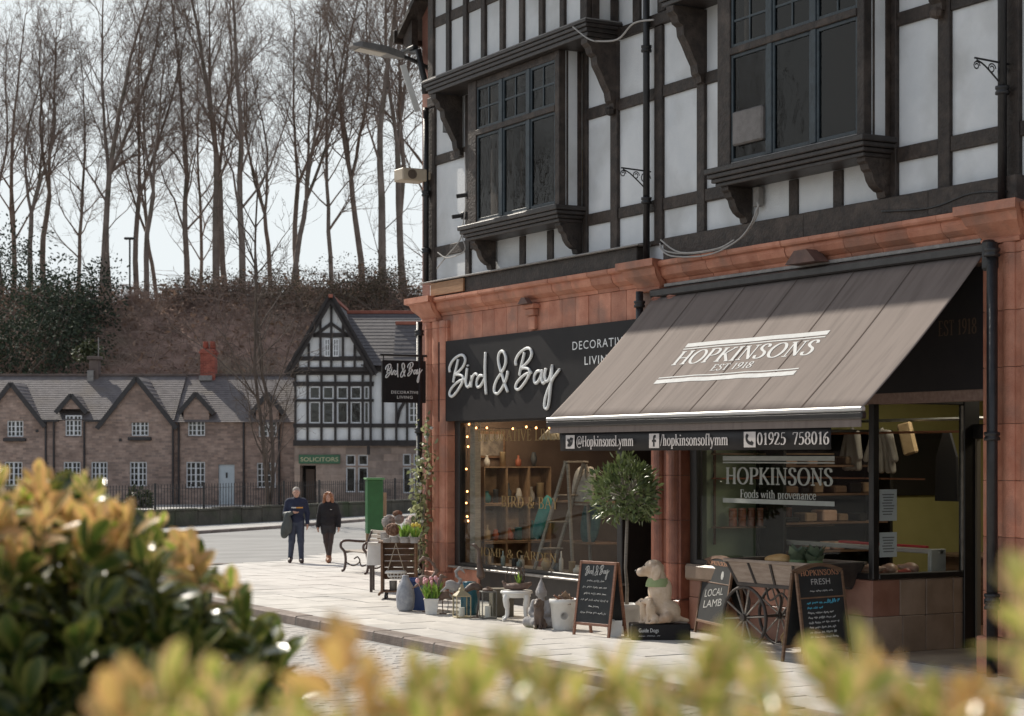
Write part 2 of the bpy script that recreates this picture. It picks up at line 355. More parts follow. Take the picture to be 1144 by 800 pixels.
GL = {
 'H': (.78, _V(.15) + _V(.63) + _L((.15, .51), (.63, .51))), 'O': (.82, _O(.41, .5, .33, .5)), 'I': (.33, _V(.16)),
 'P': (.64, _V(.15) + _C((.15, .985), (.4, .98), (.54, .87), (.54, .64), (.4, .51), (.15, .5))),
 'K': (.74, _V(.15) + _L((.6, .98), (.18, .44), w=.6) + _L((.28, .57), (.66, .02)) + _L((.54, .015), (.74, .015)) + _L((.5, .985), (.7, .985))),
 'N': (.78, _V(.14, w=.45) + _V(.64, sb=0, w=.45) + _L((.14, .98), (.64, .02))), 'S': (.58, _S()),
 'L': (.6, _V(.15) + _L((.15, .02), (.53, .02)) + _L((.53, .02), (.55, .2), w=.4)),
 'E': (.6, _V(.15) + _L((.15, .98), (.5, .98)) + _L((.15, .5), (.42, .5)) + _L((.15, .02), (.53, .02)) + _L((.5, .98), (.51, .82), w=.4) + _L((.53, .02), (.55, .2), w=.4)),
 'F': (.56, _V(.15) + _L((.15, .98), (.5, .98)) + _L((.15, .5), (.42, .5)) + _L((.5, .98), (.51, .8), w=.4) + _L((.42, .6), (.42, .4), w=.4)),
 'T': (.62, _V(.31, st=0) + _L((.04, .98), (.58, .98)) + _L((.05, .98), (.05, .8), w=.4) + _L((.57, .98), (.57, .8), w=.4)),
 'D': (.74, _V(.15) + _C((.15, .985), (.42, .96), (.63, .75), (.64, .3), (.45, .05), (.15, .015))),
 'R': (.7, _V(.15) + _C((.15, .985), (.4, .98), (.52, .87), (.52, .64), (.4, .52), (.15, .51)) + _L((.33, .52), (.66, .02))),
 'C': (.68, _C((.6, .76), (.5, .95), (.36, 1), (.15, .83), (.08, .5), (.15, .17), (.36, 0), (.52, .05), (.61, .22))),
 'A': (.72, _L((.06, .02), (.36, 1), w=.5) + _L((.36, 1), (.66, .02)) + _L((.17, .36), (.55, .36)) + _L((-.02, .015), (.16, .015)) + _L((.54, .015), (.76, .015))),
 'V': (.7, _L((.05, .98), (.35, 0)) + _L((.35, 0), (.64, .98), w=.5) + _L((-.04, .985), (.16, .985)) + _L((.54, .985), (.72, .985))),
 'B': (.66, _V(.15) + _C((.15, .985), (.38, .97), (.48, .86), (.46, .64), (.32, .53), (.15, .52)) + _C((.2, .52), (.42, .48), (.56, .35), (.54, .14), (.4, .02), (.15, .015))),
 'Y': (.68, _L((.06, .98), (.34, .48)) + _L((.62, .98), (.34, .48), w=.5) + _V(.34, 0, .5, 1, 0)),
 'G': (.76, _C((.61, .78), (.5, .95), (.36, 1), (.15, .83), (.08, .5), (.15, .17), (.36, 0), (.52, .03), (.62, .12)) + _L((.62, .08), (.62, .42)) + _L((.5, .42), (.73, .42))),
 'M': (.92, _V(.14, w=.45) + _V(.78) + _L((.14, .98), (.45, .05)) + _L((.45, .05), (.78, .98), w=.45)),
 '&': (.78, _C((.7, .55), (.6, .25), (.4, .02), (.2, 0), (.08, .18), (.16, .4), (.38, .56), (.48, .75), (.42, .95), (.28, .97), (.22, .8), (.34, .5), (.55, .16), (.72, 0))),
 'o': (.54, _O(.27, .33, .2, .34)),
 'p': (.58, _V(.15, -.3, .66, 1, 2) + _C((.15, .52), (.27, .66), (.42, .6), (.49, .34), (.42, .07), (.29, 0), (.15, .1))),
 'k': (.56, _V(.14, 0, 1.02, 1, 2) + _L((.44, .64), (.17, .3), w=.5) + _L((.24, .4), (.5, .02)) + _L((.4, .015), (.58, .015)) + _L((.34, .645), (.54, .645))),
 'i': (.3, _V(.15, 0, .66, 1, 2) + _L((.15, .84), (.15, .98))), 'n': (.58, _V(.14, 0, .66, 1, 2) + _ar(.15)),
 's': (.42, _S(.67, .02)),
 'y': (.54, _L((.06, .64), (.28, .05)) + _C((.48, .64), (.3, .1), (.2, -.22), (.1, -.3), (.04, -.22), w=.55) + _L((-.03, .645), (.16, .645)) + _L((.4, .645), (.56, .645))),
 'm': (.88, _V(.14, 0, .66, 1, 2) + _ar(.15) + _ar(.45)), 'f': (.36, _V(.17, 0, .8, 1, 0) + _C((.17, .78), (.2, .95), (.31, 1.0), (.4, .9), w=.8) + _L((.03, .645), (.33, .645))),
 'l': (.3, _V(.15, 0, 1.02, 1, 2)), 'h': (.58, _V(.14, 0, 1.02, 1, 2) + _ar(.15)),
 't': (.34, _C((.16, .82), (.16, .4), (.16, .1), (.23, 0), (.33, .06)) + _L((.03, .645), (.31, .645))),
 'd': (.58, _V(.44, 0, 1.02, 0, 2) + _L((.44, .02), (.56, .03)) + _C((.44, .54), (.3, .67), (.15, .6), (.08, .33), (.14, .06), (.28, 0), (.44, .12))),
 'w': (.76, _L((.05, .64), (.21, .02)) + _L((.21, .02), (.38, .62), w=.5) + _L((.36, .64), (.53, .02)) + _L((.53, .02), (.7, .64), w=.5)),
 'v': (.52, _L((.05, .64), (.26, .02)) + _L((.26, .02), (.46, .64), w=.5) + _L((-.03, .645), (.14, .645)) + _L((.38, .645), (.54, .645))),
 'r': (.38, _V(.14, 0, .66, 1, 2) + _C((.15, .45), (.24, .62), (.36, .62))),
 'e': (.5, _L((.09, .38), (.44, .38)) + _C((.44, .38), (.4, .6), (.27, .67), (.12, .56), (.07, .32), (.13, .08), (.28, 0), (.44, .13))),
 'a': (.5, _C((.1, .52), (.2, .66), (.33, .63), (.37, .48), (.37, .14), (.42, .02), (.5, .05)) + _C((.37, .4), (.2, .34), (.08, .2), (.13, .03), (.25, .02), (.37, .14))),
 'c': (.48, _C((.42, .52), (.36, .64), (.26, .67), (.12, .57), (.07, .33), (.13, .08), (.27, 0), (.43, .13))),
 '0': (.56, _O(.28, .5, .2, .5)), '1': (.5, _V(.27, 0, 1, 1, 0) + _L((.27, .97), (.12, .86), w=.6)),
 '2': (.56, _C((.09, .74), (.13, .93), (.26, 1), (.41, .92), (.43, .72), (.3, .42), (.08, .03)) + _L((.07, .03), (.49, .03)) + _L((.49, .03), (.5, .17), w=.4)),
 '5': (.56, _L((.15, .97), (.46, .97)) + _L((.15, .97), (.12, .56), w=.4) + _C((.12, .55), (.28, .61), (.44, .48), (.45, .22), (.32, .02), (.17, 0), (.08, .08))),
 '6': (.56, _C((.44, .98), (.24, .86), (.1, .58), (.08, .27), (.16, .03), (.3, 0), (.44, .15), (.44, .42), (.31, .57), (.16, .51), (.1, .38))),
 '7': (.54, _L((.07, .97), (.48, .97)) + _L((.48, .97), (.22, 0), w=.8) + _L((.07, .97), (.06, .8), w=.4)),
 '8': (.56, _C((.28, .53), (.13, .65), (.13, .88), (.28, 1), (.43, .88), (.43, .66), (.28, .53), (.1, .36), (.1, .12), (.28, 0), (.46, .12), (.46, .36), cl=True)),
 '9': (.56, _C((.11, .02), (.32, .14), (.46, .42), (.48, .73), (.4, .97), (.26, 1), (.12, .85), (.12, .58), (.25, .43), (.4, .49), (.46, .62))),
 '@': (1.0, _C((.62, .62), (.5, .7), (.36, .55), (.34, .32), (.44, .2), (.58, .35), (.64, .68), (.66, .3), (.78, .22), (.9, .45), (.84, .8), (.56, .97), (.25, .85), (.09, .45), (.2, .02), (.5, -.13), (.78, -.03), w=.7)),
 '/': (.34, _L((.02, -.04), (.31, 1.04), w=.5)), '.': (.25, _L((.12, .0), (.12, .14))), ' ': (.3, []), "'": (.2, _L((.1, .75), (.1, 1))),
}
def text_w(t, track=0): return sum(GL[c][0] + track for c in t) - track
def lettering(name, t, O, U, V_, Nn, h, width=None, thick=.15, thin=.05, track=.02, mat_=None, parent=None, align='l', world=True, lift=.003, wob=0):
    """one line of serif lettering; O start of the baseline, U / V_ / Nn unit vectors along, up and out of the surface"""
    O, U, V_, Nn = Vector(O), Vector(U).normalized(), Vector(V_).normalized(), Vector(Nn).normalized()
    w0 = text_w(t, track); sx = (width / w0) if width else h
    x = 0 if align == 'l' else -w0 / 2; mb = MB(); k = 0
    for c in t:
        adv, st = GL[c]
        for w, pts in st:
            n = len(pts); prev = None; vs = []
            for i in range(n):
                p = pts[i]; a = pts[max(i - 1, 0)]; b = pts[min(i + 1, n - 1)]
                tx, ty = b[0] - a[0], b[1] - a[1]; l = math.hypot(tx, ty) or 1; nx, ny = -ty / l, tx / l
                hw = .5 * math.sqrt((thick * w * nx) ** 2 + (thin * ny) ** 2)
                for sgn in (1, -1):
                    q = O + U * ((x + p[0] + nx * hw * sgn) * sx) + V_ * ((p[1] + ny * hw * sgn) * h) + Nn * (lift + .00035 * k); vs.append(q)
            mb.add(vs, [(2 * i, 2 * i + 2, 2 * i + 3, 2 * i + 1) for i in range(n - 1)]); k = (k + 1) % 7
        x += adv + track
    return mb.build(name, mat_, parent, world)
def sans(name, t, O, U, V_, Nn, h, width=None, mat_=None, parent=None, world=True, lift=.003, extrude=0, align='LEFT', spacing=1.0):
    cu = bpy.data.curves.new('t', 'FONT'); cu.body = t; cu.size = 1; cu.align_x = align; cu.space_character = spacing; cu.resolution_u = 3
    o = bpy.data.objects.new('t', cu); COL.objects.link(o); dg = bpy.context.evaluated_depsgraph_get(); dg.update()
    me = bpy.data.meshes.new_from_object(o.evaluated_get(dg)); bpy.data.objects.remove(o); bpy.data.curves.remove(cu)
    co = np.array([v.co[:] for v in me.vertices]); x0, x1 = co[:, 0].min(), co[:, 0].max()
    caps = co[:, 1].max(); sx = width / (x1 - x0) if width else h / caps; sy = h / caps
    O, U, V_, Nn = Vector(O), Vector(U).normalized(), Vector(V_).normalized(), Vector(Nn).normalized()
    off = x0 if align == 'LEFT' else 0
    for v in me.vertices: v.co = O + U * ((v.co.x - off) * sx) + V_ * (v.co.y * sy) + Nn * lift
    return link(name, me, mat_, parent, world)
_B = [[(108, 218), (106, 195), (118, 165), (140, 140), (165, 127), (183, 133), (190, 155), (180, 185), (158, 212), (136, 232), (150, 231), (170, 236), (180, 252), (170, 282), (148, 318), (125, 344), (111, 346), (106, 332), (113, 310), (132, 286), (160, 264), (188, 256)],
      [(152, 150), (143, 190), (133, 232), (126, 272)]]
SCRIPT = _B + [[(200, 197), (195, 240), (193, 275), (201, 297), (213, 288), (222, 262), (225, 238)], [(203, 180), (204, 187)],
    [(225, 236), (223, 265), (220, 299)], [(222, 266), (231, 240), (244, 226), (255, 234)],
    [(284, 238), (268, 236), (254, 256), (250, 282), (258, 299), (272, 290), (287, 262), (296, 232)], [(298, 112), (295, 180), (296, 260), (301, 337)],
    [(417, 213), (407, 258), (386, 303), (363, 332), (346, 325), (345, 295), (360, 255), (385, 217), (402, 182), (406, 142), (393, 110), (376, 110), (366, 140), (370, 182), (385, 230), (400, 280), (416, 323)]] + \
    [[(x * 1.02 + 350, y - 36) for x, y in s] for s in _B] + \
    [[(590, 212), (573, 214), (559, 236), (556, 262), (565, 278), (580, 265), (592, 238), (599, 206)], [(599, 206), (596, 250), (604, 278), (617, 266)],
     [(619, 198), (613, 238), (619, 266), (633, 260), (645, 230), (652, 180)], [(652, 180), (649, 250), (641, 330), (633, 392), (623, 414), (612, 402), (615, 362), (631, 310), (656, 255), (676, 225), (692, 204)]]
def script_text(name, fn, r, mat_, parent, world=True):
    mb = MB()
    for s in SCRIPT: mb.tube([fn(p[0], p[1]) for p in crom(s, 4)], r, 6)
    return mb.build(name, mat_, parent, world, True)
# ------------------------------------------------------------------ the setting: ground, road, pavement, kerb
m_pave = mat('paving_stone', (.46, .435, .40), (.57, .54, .50), 2.2, .82, bump=.35, bscale=70, rv=.10, c3=(.38, .36, .335), s3=.7)
m_pjoint = mat('paving_joint', (.16, .15, .13), (.22, .205, .18), 9, .95)
m_kerb = mat('kerb_stone', (.15, .115, .095), (.24, .19, .16), 4, .75, bump=.5, bscale=50, rv=.2)
m_sett = mat('granite_sett', (.37, .345, .315), (.45, .42, .39), 6, .8, bump=.4, bscale=60, rv=.10, c3=(.32, .30, .275), s3=1)
m_road = mat('worn_asphalt', (.23, .224, .213), (.30, .292, .28), 1.3, .85, bump=.5, bscale=45, c3=(.20, .195, .187), s3=.25, stretch=(1, .35, 1))
m_soil = mat('soil', (.05, .04, .03), (.09, .07, .05), 6, .95, bump=1, bscale=30)
def road_z(x, y):
    d = -CT * x + ST * (y + CAMD); t = min(max((d - 29) / 8, 0), 1); return -.125 + .12 * t * t * (3 - 2 * t)
# wide ground sheet
mb = MB(); mb.quad((-260, -170, -.2), (90, -170, -.2), (90, 190, -.2), (-260, 190, -.2))
tag(mb.build('ground', mat('earth', (.10, .085, .06), (.14, .115, .085), .4, .95)), kind='structure')
# road surface
mb = MB(); xs = np.linspace(-110, 24, 135); ys = np.linspace(-60, 40, 101)
mb.v = [(x, y, road_z(x, y) - .004) for x in xs for y in ys]
mb.f = [(i * 101 + j, (i + 1) * 101 + j, (i + 1) * 101 + j + 1, i * 101 + j + 1) for i in range(134) for j in range(100)]
tag(mb.build('road', m_road, smooth=True), kind='structure')
# pavement body with its outline (front kerb, then the flush edge into the square)
KY = -3.95
edge = [(6, KY), (-34, KY), (-36.5, -3.4), (-38.3, -2), (-40.0, .6), (-43.3, 4.4), (-50, 12), (-50, 30), (6, 30)]
mb = MB(); n = len(edge)
mb.add([(x, y, -.012) for x, y in edge] + [(x, y, -.19) for x, y in edge], [tuple(range(n))[::-1]] + [(i, (i + 1) % n, n + (i + 1) % n, n + i) for i in range(n)])
pav = tag(mb.build('pavement', m_pjoint), kind='structure')
# flagstones: near ones are single pieces, far ones joined
def inside(x, y):
    c = False
    for i in range(n):
        (x1, y1), (x2, y2) = edge[i], edge[(i + 1) % n]
        if (y1 > y) != (y2 > y) and x < (x2 - x1) * (y - y1) / (y2 - y1) + x1: c = not c
    return c
slab_me = []
for w in (.60, .76, .9):
    b = MB(); b.bx(-w / 2 + .006, w / 2 - .006, -.294, .294, -.05, 0, .006); slab_me.append((w, b.mesh('slab')))
far_mb = MB(); nslab = 0
r2 = random.Random(3); row = 0; y = KY + .30 + .30
while y < 11:
    x = -52 + r2.random() * .5
    while x < -10:
        w, me = slab_me[r2.randrange(3)]; cx = x + w / 2; x += w
        bld = (cx > -29.5 and y > .28)                             # under the shops
        if bld or not (inside(cx - w / 2, y - .3) and inside(cx + w / 2, y + .3) and inside(cx - w / 2, y + .3) and inside(cx + w / 2, y - .3)): continue
        z = r2.uniform(-.004, .004)
        if cx > -27.6 and y < .3 and nslab < 300:
            o = link('paving_slab', me, m_pave, pav); o.location = (cx, y, z); o.rotation_euler = (r2.uniform(-.004, .004), r2.uniform(-.004, .004), r2.uniform(-.003, .003)); nslab += 1
        else:
            far_mb.bx(cx - w / 2 + .006, cx + w / 2 - .006, y - .294, y + .294, -.05, z)
    y += .6; row += 1
o = far_mb.build('far_paving', m_pave, pav); tag(o, kind='stuff')
# kerb stones
kerb = tag(empty('kerb', (-22, KY, -.12)), kind='structure')
kp = [(5, KY - .002), (-34, KY - .002), (-36.5, -3.402), (-38.3, -2.0), (-39.6, 0)]
kb = MB(); kb.bx(-.447, .447, -.15, .15, -.16, .012, .018); kme = kb.mesh('kerb_stone')
pts = []; 
for (a, b_) in zip(kp[:-1], kp[1:]):
    a = Vector(a); b_ = Vector(b_); L = (b_ - a).length; q = max(1, int(L / .9)); 
    for i in range(q):
        c = a + (b_ - a) * ((i + .5) / q); d = (b_ - a).normalized(); ang = math.atan2(d.y, d.x)
        if c.x < -9.5:
            o = link('kerb_stone', kme, m_kerb, kerb, True); o.location = (c.x, c.y + (.15 if c.x > -34 else .1), r2.uniform(-.005, .005) - (.0 if c.x > -34 else .004)); o.rotation_euler = (0, 0, ang + r2.uniform(-.006, .006)); o.scale.x = L / q / .9
# granite setts in the near carriageway
setts = tag(empty('carriageway_setts', (-20, -6, -.125)), kind='structure')
sme = []
for w in (.22, .26, .30):
    b = MB(); b.bx(-w / 2 + .007, w / 2 - .007, -.0585, .0585, -.05, .012, .008); sme.append((w, b.mesh('sett')))
cand = []; y = KY - .2
while y > -9.5:
    x = -31 + r2.random() * .3
    while x < -11:
        k = r2.randrange(3); w = sme[k][0]; cand.append((x + w / 2, y, k)); x += w
    y -= .125
def sees(c):
    d = -CT * c[0] + ST * (c[1] + CAMD); l = ST * c[0] + CT * (c[1] + CAMD); return abs(l / d) < .29 and (CAMZ + .1) / d * FPX < 300 and d > 15
vis = [c for c in cand if sees(c)]
pick = sorted(vis, key=lambda c: abs(c[1] - KY) + .25 * abs(c[0] + 22))[:300]; ps = set(pick); smb = MB()
for c in cand:
    if c in ps:
        o = link('sett', sme[c[2]][1], m_sett, setts, True); o.location = (c[0], c[1], -.125 + r2.uniform(-.003, .003)); o.rotation_euler = (r2.uniform(-.012, .012), r2.uniform(-.012, .012), r2.uniform(-.01, .01))
    elif (-CT * c[0] + ST * (c[1] + CAMD)) > 12:
        w = sme[c[2]][0]; dz = r2.uniform(-.003, .003); smb.bx(c[0] - w / 2 + .007, c[0] + w / 2 - .007, c[1] - .0585, c[1] + .0585, -.17, -.113 + dz, .008)
o = smb.build('far_setts', m_sett, setts, True); tag(o, kind='stuff')
# far pavement, its kerb
fk = [Vector(p) for p in ((-44.5, -8.4), (-54.5, 3.97), (-58.2, 8.98), (-63.1, 14.5), (-73, 26.7))]
nb = Vector((-.78, -.63))
mb = MB(); m_ = len(fk); off = 30
mb.add([(p.x, p.y, .075) for p in fk] + [(p.x + nb.x * off, p.y + nb.y * off, .075) for p in fk] + [(p.x, p.y, -.15) for p in fk],
       [(i, i + 1, m_ + i + 1, m_ + i) for i in range(m_ - 1)] + [(i, 2 * m_ + i, 2 * m_ + i + 1, i + 1) for i in range(m_ - 1)])
tag(mb.build('far_pavement', mat('far_paving', (.36, .345, .32), (.43, .415, .39), 1, .85)), kind='structure')
fkr = tag(empty('far_kerb', (-58.2, 8.98, 0)), kind='structure'); b = MB(); b.bx(-.445, .445, -.13, .13, -.2, .085, .02); fkm = b.mesh('kerb_stone')
for a, b_ in zip(fk[:-1], fk[1:]):
    L = (b_ - a).length; q = int(L / .9); d = (b_ - a).normalized()
    for i in range(q):
        c = a + (b_ - a) * ((i + .5) / q); o = link('kerb_stone', fkm, m_kerb, fkr, True); o.location = (c.x, c.y, 0); o.rotation_euler = (0, 0, math.atan2(d.y, d.x)); o.scale.x = L / q / .9
# ------------------------------------------------------------------ the half-timbered shop building
bld = empty('shop_building', (-22, 0, 0), label='black and white half-timbered building above two terracotta shop fronts', cat='building')
LX, RX = -29.2, -10.5                                              # left corner and where it runs out of the picture
def part(mb, name, m, smooth=False, parent=None, label=None):
    o = mb.build(name, m, parent or bld, True, smooth)
    if label: o['label'] = label
    return o
def boxpart(name, m, x0, x1, y0, y1, z0, z1, ch=0, parent=None): return part(MB().bx(x0, x1, y0, y1, z0, z1, ch), name, m, parent=parent)
O1, O2 = (-26.95, -24.03), (-19.98, -17.04)                        # the two oriel windows
J1, J2 = (-28.15, -23.05), (-21.1, -16.1)                          # the two jettied bays above them
OZ0, OZ1, OY = 6.17, 8.50, -.45
# walls with the oriel openings left free
w = MB()
xs_ = [LX + .002, O1[0] + .2, O1[1] - .12, O2[0] + .2, O2[1] - .12, RX]
for i in range(0, 5, 2): w.bx(xs_[i], xs_[i + 1], 0, .3, 5.13, 8.66)
for i in (1, 3): w.bx(xs_[i], xs_[i + 1], 0, .3, 5.13, OZ0 + .03); w.bx(xs_[i], xs_[i + 1], 0, .3, OZ1 - .05, 8.66)
w.bx(LX + .002, RX, 0, .3, 8.66, 11.6)
part(w, 'upper_wall', m_render)
m_brick = mat('side_brick', (.20, .085, .06), (.27, .12, .085), 8, .8, bump=.5, bscale=40)
s = MB(); s.bx(LX - .3, LX, .0, 9, 0, 11.6); s.bx(RX, RX + .3, 0, 9, 0, 11.6); s.bx(LX, RX, 8.7, 9, 0, 11.6); part(s, 'side_wall', m_brick)
s = MB(); s.bx(LX, RX, .3, 8.7, 5.0, 5.1); s.bx(LX, RX, .3, 8.7, 8.62, 8.72); s.bx(LX, RX, 3.6, 3.7, 5.1, 8.62)
part(s, 'upper_room', mat('dim_room', (.05, .036, .028), (.07, .052, .042), 3, .9))
m_slate = mat('slate', (.075, .068, .07), (.125, .112, .112), 5, .7, bump=.6, bscale=20, rv=.1, stretch=(1, 1, 3))
rf = MB(); rf.prism([(-2.0, 10.95), (-2.0, 11.08), (4.4, 16.0), (10.4, 11.08), (10.4, 10.95)], LX - 1.0, RX + .6, 'x'); rfo = fix_normals(part(rf, 'roof', m_slate))  # unseen front eaves pushed out, straight-edged, to shade the awning top
# lower eaves of the side roof showing at the top left corner
ev = MB(); ev.prism([(LX - .72, 9.86), (LX - .72, 9.94), (LX - .02, 10.50), (LX - .02, 10.38)], -.30, 8, 'y'); fix_normals(part(ev, 'eaves_board', m_timber))
part(MB().bx(LX - .80, LX - .73, -.34, 8, 9.76, 10.0, .01), 'fascia_board', m_timber)
for yy in (-.2, .3, .8): part(MB().prism([(LX - .66, 9.74), (LX - .66, 9.85), (LX - .32, 10.12), (LX - .32, 9.55), (LX - .40, 9.55)], yy, yy + .12, 'y'), 'rafter_foot', m_timber)
# --- black timbers
def beam(x0, x1, z0, z1, yf=-.036, yb=.01, ch=.008, m=None):
    k = rnd.uniform(-.006, .006); part(MB().bx(x0, x1, yf + k, yb, z0, z1, ch), 'timber_beam', m or m_timber)
posts = [(-29.05, .22), (-27.72, .15), (-23.96, .11), (-23.13, .19), (-21.97, .20), (-20.93, .18), (-16.99, .11), (-16.13, .20), (-15.05, .22), (-13.9, .18), (-12.8, .18)]
for x, wd in posts:
    if O1[0] < x < O1[1] or O2[0] < x < O2[1]: continue
    beam(x - wd / 2, x + wd / 2, 5.46, 8.5, -.05)
edges = sorted([(x - wd / 2, x + wd / 2) for x, wd in posts])
for zc, h in ((5.965, .17), (7.56, .165)):
    for a, b in zip(edges[:-1], edges[1:]):
        x0, x1 = a[1] + .001, b[0] - .001
        for oo in (O1, O2):
            if x0 < oo[0] < x1: x1 = min(x1, oo[0] - .01) if x0 < oo[0] - .05 else x1
            if x0 < oo[1] < x1: x0 = oo[1] + .01
        if x1 - x0 > .08 and not (O1[0] - .3 < (x0 + x1) / 2 < O1[1] + .05 or O2[0] - .02 < (x0 + x1) / 2 < O2[1] + .02): beam(x0, x1, zc - h / 2 + rnd.uniform(-.01, .01), zc + h / 2)
beam(-20.84, -20.02, 5.88, 6.05); beam(-20.84, -20.02, 7.48, 7.64); beam(-27.64, -26.98, 5.88, 6.05); beam(-27.64, -26.98, 7.48, 7.64)
for a, b in ((LX, -28.2), (-23.0, -21.15), (-16.05, RX)): beam(a, b, 8.51, 8.68, -.06)
for a, b in zip([-29.15, -27.6, -24.4, -22.1], [-27.6, -24.4, -22.1, -21.9]): beam(a, b - .004, 5.40, 5.47, -.05)
# short studs under the oriels
for oo in (O1, O2):
    L = oo[1] - oo[0]
    for q in (.36, .66): xx = oo[0] + L * q; beam(xx - .09, xx + .09, 5.47, 5.93, -.03)
# third floor posts on the plain wall
for x in (-29.05, -22.55, -21.9, -15.4, -14.6, -13.8, -13.0): beam(x - .09, x + .09, 8.69, 11.2, -.05)
# wall left of the jetty: dark shutter-like vent seen beside the bracket
boxpart('vent_grille', m_iron, -28.55, -28.25, -.09, -.005, 7.98, 8.42, .01)
# bressumer beams over the shop fronts
beam(-28.78, -22.28, 5.135, 5.40, -.21, .0, .012)
part(MB().bx(-29.1, -22.15, -.27, .0, 5.401, 5.425, .004), 'lead_strip', m_lead)
part(MB().bx(-28.70, -27.50, -.245, -.211, 5.165, 5.385, .004), 'replacement_board', mat('fresh_softwood', (.26, .13, .06), (.36, .2, .1), 5, .6, stretch=(1, 8, 8), bump=.2), label='unpainted fresh softwood board at the corner')
for a, b in ((-21.75, -18.6), (-18.596, -16.3), (-16.296, -14.9), (-14.5, -11)): beam(a, b, 5.15, 5.465, -.12 + rnd.uniform(-.015, .015), 0, .012)
# --- jettied bays
def jetty(j, cut=None):
    x0, x1 = j; yj = -.55
    body = part(MB().bx(x0 + .03, x1 - .03, yj + .03, -.004, 8.74, 11.2), 'jettied_bay', m_render)
    def sub(mb, name, m): return mb.build(name, m, body, True)
    for k, (z0, z1, p) in enumerate(((8.70, 8.745, .10), (8.645, 8.70, .075), (8.585, 8.645, .045), (8.52, 8.585, .015))):
        sub(MB().bx(x0 - p, x1 + p, yj - p, -.001 - .0005 * k, z0, z1 - .002, .008), 'cornice_moulding', m_tpaint)
    sub(MB().bx(x0 - .08, x1 + .08, yj - .085, -.003, 8.746, 8.765, .003), 'lead_strip', m_lead)
    n = 8; L = x1 - x0
    for i in range(n + 1):
        xc = x0 + .09 + (L - .18) * i / n; wd = .19 if i in (0, n) else .13
        sub(MB().bx(xc - wd / 2, xc + wd / 2, yj - .02 + rnd.uniform(-.005, .004), yj + .06, 8.766, 11.2, .008), 'timber_stud', m_timber)
    for z in (9.62, 10.6): sub(MB().bx(x0 + .1, x1 - .1, yj + .004, yj + .05, z, z + .17, .006), 'timber_rail', m_timber)
    for sx in (x0, x1):
        d = -1 if sx == x0 else 1
        sub(MB().bx(sx - .05 if d > 0 else sx - .012, sx + .012 if d > 0 else sx + .05, yj + .07, yj + .2, 8.766, 11.2, .006), 'timber_stud', m_timber)
        sub(MB().bx(sx - .05 if d > 0 else sx - .012, sx + .012 if d > 0 else sx + .05, -.14, -.02, 8.766, 11.2, .006), 'timber_stud', m_timber)
    for bx_ in (x0 + .18, x1 - .08):
        pr = [(-.052, 7.50), (-.052, 8.50), (-.56, 8.50), (-.56, 8.42), (-.50, 8.37), (-.47, 8.28), (-.40, 8.24), (-.385, 8.12), (-.30, 7.98), (-.24, 7.86), (-.17, 7.74), (-.15, 7.62), (-.11, 7.58), (-.10, 7.50)]
        o = fix_normals(sub(MB().prism(pr, bx_ - .085, bx_ + .085, 'x'), 'jetty_bracket', m_timber))
        if bx_ > x0 + 1: sub(MB().lathe([(.0, 0), (.07, .03), (.085, .09), (.05, .13), (0, .14)], 8, (bx_, -.11, 7.40)), 'bracket_pendant', m_timber)
    return body
jetty(J1); jetty(J2)
